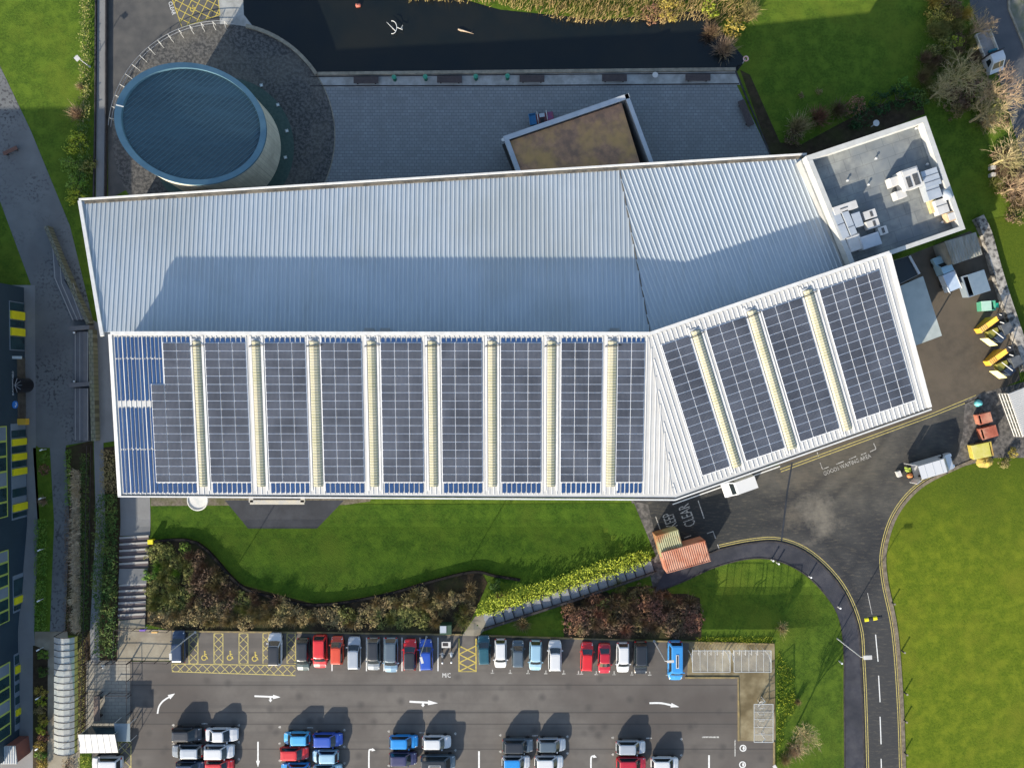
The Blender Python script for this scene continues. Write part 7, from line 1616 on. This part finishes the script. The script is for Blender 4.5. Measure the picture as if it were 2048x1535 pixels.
# strips in the lower left
hedge('ivy_hedge', 'thick dark green ivy hedge beside the stone steps', [(203, 985), (238, 985), (243, 1020), (238, 1150), (236, 1310), (200, 1310), (193, 1150)], 1.5, 'dark', 75, .26)
hedge('border_planting', 'brown and olive border growing under the hall\'s west wall', [(205, 898), (232, 898), (238, 985), (203, 985)], .9, 'tan', 60, .22)
hedge('grass_border', 'long border of dry beige grasses along the path', [(146, 940), (163, 940), (163, 1262), (146, 1262)], .9, 'drygrass', 220, .09, kind='twig')
hedge('border_planting', 'green leafy border at the head of the dry grasses', [(133, 898), (146, 898), (146, 1010), (133, 1010)], .7, 'green', 80, .20)
hedge('border_planting', 'brown low border left of the dry grasses', [(133, 1012), (146, 1012), (144, 1262), (131, 1262)], .6, 'brown', 80, .18)
hedge('border_planting', 'dark green low border right of the dry grasses', [(164, 905), (182, 905), (180, 1262), (163, 1262)], .7, 'dark', 70, .20)
hedge('border_planting', 'mossy strip beside the covered walkway', [(158, 1264), (172, 1264), (168, 1480), (158, 1480)], .4, 'olive', 80, .16)
hedge('border_planting', 'low green planting strip along the navy building', [(70, 1036), (96, 1036), (96, 1150), (70, 1150)], .4, 'green', 70, .2)
hedge('border_planting', 'low green planting strip further down the navy building', [(70, 1156), (96, 1156), (96, 1260), (70, 1260)], .4, 'green', 70, .2)
for px, py, r, col, kind, lab in ((86, 915, 12, 'green', 'leaf', 'small green shrub at the head of the navy building\'s planting strip'), (84, 940, 12, 'red', 'leaf', 'small red brown shrub in the navy building\'s planting strip'), (84, 1002, 14, 'pinktwig', 'twig', 'leafless shrub in the navy building\'s planting strip'), (84, 1310, 12, 'green', 'leaf', 'green shrub beside the top of the covered walkway'), (84, 1345, 12, 'dark', 'leaf', 'dark shrub beside the covered walkway')):
    shrub(px, py, r, .9, col, kind, lab)
for k in range(9):
    shrub(80 + R.uniform(-4, 4), 1385 + k * 18, 13, 1.0, ('gold', 'lime', 'tan', 'gold', 'lime', 'red', 'gold', 'green', 'gold')[k], 'leaf', 'yellow or rusty shrub in the strip left of the covered walkway', 'autumn shrubs left of the covered walkway')
hedge('border_planting', 'rough brown patch between walkway and shelter', [(128, 1512), (152, 1512), (152, 1560), (128, 1560)], .5, 'brown', 70, .2)
hedge('border_planting', 'yellow grassy patch left of the white car by the shelter', [(157, 1508), (182, 1508), (180, 1560), (157, 1560)], .5, 'lime', 80, .16)
# bank of shrubs between lawn and car park
bank = [(300, 1098), (380, 1096), (478, 1186), (640, 1226), (760, 1204), (905, 1164), (975, 1165), (945, 1215), (925, 1258), (345, 1254), (292, 1240)]
def bankshrub(x, y):
    if 880 < x < 915 and 1225 < y: return
    f = noise.noise(Vector((x * .02, y * .02, 1.7)))
    if y > 1215 + 12 * f: col, lab = ('tan' if x < 640 or f > .05 else 'olive'), 'tan winter shrub along the car park side of the bank'
    elif x < 375: col, lab = ('olive' if f > -.2 else 'green'), 'olive green shrub at the bank\'s west end'
    elif x > 690: col, lab = 'tan', 'tan winter shrub along the car park side of the bank'
    else: col, lab = ('brown' if f < .3 else 'olive'), 'brown winter shrub in the middle of the bank'
    if col == 'olive' and 'olive' not in lab: lab = 'olive tinted shrub on the bank'
    if col == 'green': lab = 'greener shrub at the bank\'s west end'
    if x > 700 and y < 1200 and rv_.random() < .45: return
    shrub(x, y, rv_.uniform(14, 22), rv_.uniform(.7, 1.15), col, 'leaf' if rv_.random() < .6 else 'twig', lab, lab.replace('shrub', 'shrubs'))
scatter(bank, 19, bankshrub, rv_)
def redshrub(x, y):
    f = noise.noise(Vector((x * .03, y * .03, 5.7))); col = 'red' if f > -.1 else 'brown'
    lab = 'red brown winter shrub behind the parked cars' if col == 'red' else 'dull brown shrub among the red brown ones'
    shrub(x, y, rv_.uniform(14, 22), rv_.uniform(.8, 1.2), col, 'leaf' if rv_.random() < .6 else 'twig', lab, lab.replace('shrub', 'shrubs'))
scatter([(1132, 1215), (1200, 1200), (1300, 1175), (1396, 1200), (1400, 1268), (1132, 1264)], 19, redshrub, rv_)
for px, py, r, col, kind, lab in ((1046, 1250, 22, 'tan', 'twig', 'lone tan shrub on the grass above the dark teal car'), (1240, 1172, 22, 'olive', 'twig', 'olive leafless shrub at the foot of the aslant stairs'), (1205, 1215, 18, 'olive', 'leaf', 'olive shrub left of the red brown thicket'), (1566, 1258, 17, 'twig', 'twig', 'pale bare bush on the dark slope by the curved footpath'), (1597, 1404, 10, 'tan', 'twig', 'tiny tan tuft on the slope beside the south cycle shelter'), (990, 1172, 16, 'dark', 'leaf', 'dark green bush at the west end of the bright hedge'), (1000, 1192, 15, 'tan', 'twig', 'tan bush pressed against the bright hedge')):
    shrub(px, py, r, 1.0, col, kind, lab)
hedge('grass_fringe', 'bright green grass fringe along the cycle apron\'s north edge', [(1390, 1272), (1545, 1274), (1545, 1286), (1390, 1283)], .25, 'lime', 140, .10, kind='twig', cat='grass')
hedge('grass_fringe', 'light green tussocky fringe east of the cycle apron', [(1553, 1300), (1585, 1340), (1592, 1420), (1570, 1440), (1554, 1530)], .3, 'lime', 60, .10, kind='twig', cat='grass')
hedge('bright_hedge', 'bright yellow green hedge climbing beside the aslant stairs', [(952, 1212), (985, 1186), (1090, 1160), (1200, 1122), (1290, 1098), (1304, 1112), (1290, 1128), (1150, 1172), (1035, 1208), (985, 1226), (955, 1226)], 1.3, 'lime', 85, .26)
# reeds and pond edge
reed = MB(); rr = random.Random(9)
for _ in range(6500):
    x, y = rr.uniform(815, 1500), rr.uniform(-35, 62)
    lim = 6 + 40 * max(0, min(1, (x - 980) / 160)) + 8 * noise.noise(Vector((x * .02, 0, 2))) - (30 if x > 1420 and False else 0)
    if x < 980: lim = 4 + 12 * noise.noise(Vector((x * .03, 1, 2))) + (x - 860) * .06
    if y > lim: continue
    q = P(x, y); d = Vector((rr.gauss(.12, .3), rr.gauss(-.05, .3), 1)).normalized(); s = Matrix.Rotation(rr.uniform(0, 6.3), 3, 'Z') @ Vector((.045, 0, 0)); reed.face([q - s, q + s, q + d * rr.uniform(.8, 1.7)])
reed.build('reed_bed', LM['reed'], kind='stuff', label='dry golden reeds along the pond bank')
for px, py, r, h, col, kind, lab in ((1452, 92, 34, 1.8, 'pinktwig', 'twig', 'round grey pink leafless bush at the pond\'s east corner'), (1425, 60, 26, 1.6, 'brown', 'twig', 'brown leafless bush just above the round grey pink one'), (1470, 50, 26, 1.4, 'gold', 'leaf', 'golden bush between the reeds and the lawn'), (1500, 22, 30, 1.3, 'tan', 'twig', 'tan tufted bush at the lawn\'s corner by the reeds'), (1425, 14, 24, 1.2, 'lime', 'leaf', 'bright yellow green bush in the reeds'), (1340, 12, 30, 1.3, 'gold', 'leaf', 'golden bush at the top edge above the pond'), (1305, 22, 26, 1.2, 'red', 'leaf', 'rusty bush in the middle of the reeds'),
    (1600, 250, 32, 2.0, 'twig', 'twig', 'pale spiky bush by the plaza corner'), (1640, 232, 30, 1.8, 'red', 'twig', 'dark red leafless bush beside the pale spiky one'), (1680, 218, 30, 1.8, 'brown', 'twig', 'dark brown leafless bush in the middle of the bed'), (1722, 232, 24, 1.4, 'darkgreen', 'leaf', 'dark evergreen bush by the white dish'), (1715, 208, 22, 1.5, 'red', 'leaf', 'deep red bush at the lawn edge of the bed'), (1768, 205, 26, 1.5, 'darkgreen', 'leaf', 'dark evergreen bush right of the deep red one'), (1800, 192, 26, 1.5, 'darkgreen', 'leaf', 'dark evergreen bush below the light green one'), (1808, 168, 20, 1.2, 'green', 'leaf', 'light green round bush on the shaded lawn'), (1835, 195, 28, 1.8, 'dark', 'leaf', 'dark green bush at the service block\'s north corner'), (1603, 190, 8, .6, 'tan', 'leaf', 'small tan tuft on the shaded lawn, left of a pair'), (1640, 182, 8, .6, 'tan', 'leaf', 'small tan tuft on the shaded lawn, right of a pair'), (1590, 272, 22, 1.3, 'brown', 'leaf', 'brown bush under the pale spiky one')):
    shrub(px, py, r, h, col, kind, lab)
# thicket by the lane
def neshrub(x, y):
    f = noise.noise(Vector((x * .02, y * .02, 9.7)))
    col, lab = (('gold', 'golden bush by the lane at the top edge') if y < 45 and f > -.1 else ('olive', 'olive scrub bush beside the lane') if f > .0 else ('brown', 'brown scrub bush beside the lane'))
    shrub(x, y, rv_.uniform(18, 27), rv_.uniform(1.2, 2.0), col, 'leaf' if rv_.random() < .45 else 'twig', lab, lab.replace('bush', 'bushes'))
scatter([(1862, -20), (1935, -20), (1950, 40), (1962, 90), (1975, 150), (2010, 200), (2020, 260), (1960, 240), (1880, 215), (1840, 180), (1828, 140), (1862, 90)], 27, neshrub, rv_)
scatter([(1995, 290), (2050, 300), (2060, 440), (2035, 430), (1985, 370)], 27, neshrub, rv_)
for px, py, r, col, lab in ((1908, 80, 22, 'lime', 'bright lime bush beside the flatbed truck'), (1905, 30, 24, 'gold', 'bright golden bush near the top edge by the lane'), (2012, 925, 14, 'tan', 'dry weeds below the glazed shed'), (2030, 905, 12, 'gold', 'yellow weeds beside the glazed shed')): shrub(px, py, r, 1.3, col, 'leaf', lab)
# bare trees
def bare_tree(seed):
    rnd = random.Random(seed); tr = MB(); cr = MB()
    def grow(p, d, l, r, lev, mb):
        q = p + d * l * .55 + Vector((rnd.gauss(0, .03), rnd.gauss(0, .03), 0)) * l; e = q + (d + Vector((rnd.gauss(0, .12), rnd.gauss(0, .12), .1))).normalized() * l * .45
        mb.tube([p, q, e], [r, r * .8, r * .55], 6 if lev < 2 else 3, cap=lev == 0)
        if lev == 4: return
        for k in range((7, 5, 5, 4)[lev]):
            t = rnd.uniform(.35, 1.0) if lev else rnd.uniform(.55, 1.0); b = p.lerp(q, t / .55) if t < .55 else q.lerp(e, (t - .55) / .45)
            ax = d.orthogonal(); ax = Matrix.Rotation(2 * math.pi * (k + rnd.random() * .7) / (7, 5, 5, 4)[lev], 3, d) @ ax; nd = (d + ax.normalized() * rnd.uniform(.55, 1.05)).normalized(); nd = (nd + Vector((0, 0, .18))).normalized()
            grow(b, nd, l * rnd.uniform(.52, .72), r * .52, lev + 1, tr if lev < 1 else cr)
    grow(Vector((0, 0, -.1)), Vector((0, 0, 1)), 3.0, .14, 0, tr)
    return tr, cr
TREES = []
def tree(px, py, h, col, label, group=None):
    i = len(TREES); root = thing('bare_tree', (0, 0, 0), label, 'tree', group); tr, cr = bare_tree(40 + i)
    tr.build('trunk', LM[col], root, local=True); cr.build('crown', LM[col], root, local=True); TREES.append(root)
    p = P(px, py, h * .6); zb = hz(p.x, p.y); s = h / 6.0; xf(root, (p.x, p.y, zb), R.uniform(0, 6), (s * 1.3, s * 1.3, s))
for px, py, h, col, lab in ((1962, 52, 4.2, 'pinktwig', 'small reddish bare tree leaning over the lane above the flatbed truck'), (1996, 178, 6.8, 'pinktwig', 'wide bare tree in front of the flatbed truck\'s cab'), (1925, 150, 6.5, 'twig', 'bare tree inside the olive scrub west of the flatbed truck'), (1978, 222, 6.0, 'twig', 'bare tree reaching over the lane below the wide one'), (1888, 178, 4.8, 'twig', 'smaller bare tree on the lawn side of the scrub'), (2022, 312, 6.5, 'twig', 'pale bare tree at the right edge beside the utility boxes'), (2040, 372, 5.5, 'pinktwig', 'brownish bare tree at the right edge below the pale one'), (1602, 1462, 4.6, 'twig', 'solitary bare tree on the slope south east of the cycle apron')): tree(px, py, h, col, lab)
shrub(1590, 1500, 26, 1.1, 'pinktwig', 'twig', 'pinkish leafless bush under the solitary bare tree'); shrub(1572, 1520, 18, .9, 'tan', 'twig', 'tan bush below the solitary bare tree')
# drop unused prototypes
for o in list(PROTO.values()):
    pass
# ------------------------------------------------------------------ camera, light, sky
cam = bpy.data.cameras.new('camera'); co = bpy.data.objects.new('camera', cam); C.objects.link(co)
co.location = (0, 0, H); cam.sensor_width = 36; cam.lens = 36 * H / (2048 / S); cam.clip_end = 5000
bpy.context.scene.camera = co
sun = bpy.data.lights.new('sun', 'SUN'); so = bpy.data.objects.new('sun', sun); C.objects.link(so)
sun.energy = 4.4; sun.angle = math.radians(0.53); sun.color = (1.0, 0.90, 0.75)
d = SUN_DIR * math.cos(SUN_EL) + Vector((0, 0, math.sin(SUN_EL)))
so.rotation_euler = d.to_track_quat('Z', 'Y').to_euler()
w = bpy.data.worlds.new('World'); bpy.context.scene.world = w; w.use_nodes = True
bg = w.node_tree.nodes['Background']; sky = w.node_tree.nodes.new('ShaderNodeTexSky')
sky.sky_type = 'NISHITA'; sky.sun_disc = False; sky.sun_elevation = SUN_EL
sky.sun_rotation = math.atan2(SUN_DIR.x, SUN_DIR.y)
w.node_tree.links.new(sky.outputs['Color'], bg.inputs['Color']); bg.inputs['Strength'].default_value = 0.13
sc = bpy.context.scene
sc.view_settings.view_transform = 'Standard'; sc.view_settings.look = 'None'; sc.view_settings.gamma = 1.0
sc.view_settings.exposure = 1.22
sc.render.engine = 'CYCLES'; sc.cycles.use_denoising = True; sc.cycles.max_bounces = 5; sc.cycles.diffuse_bounces = 3
sc.render.film_transparent = False
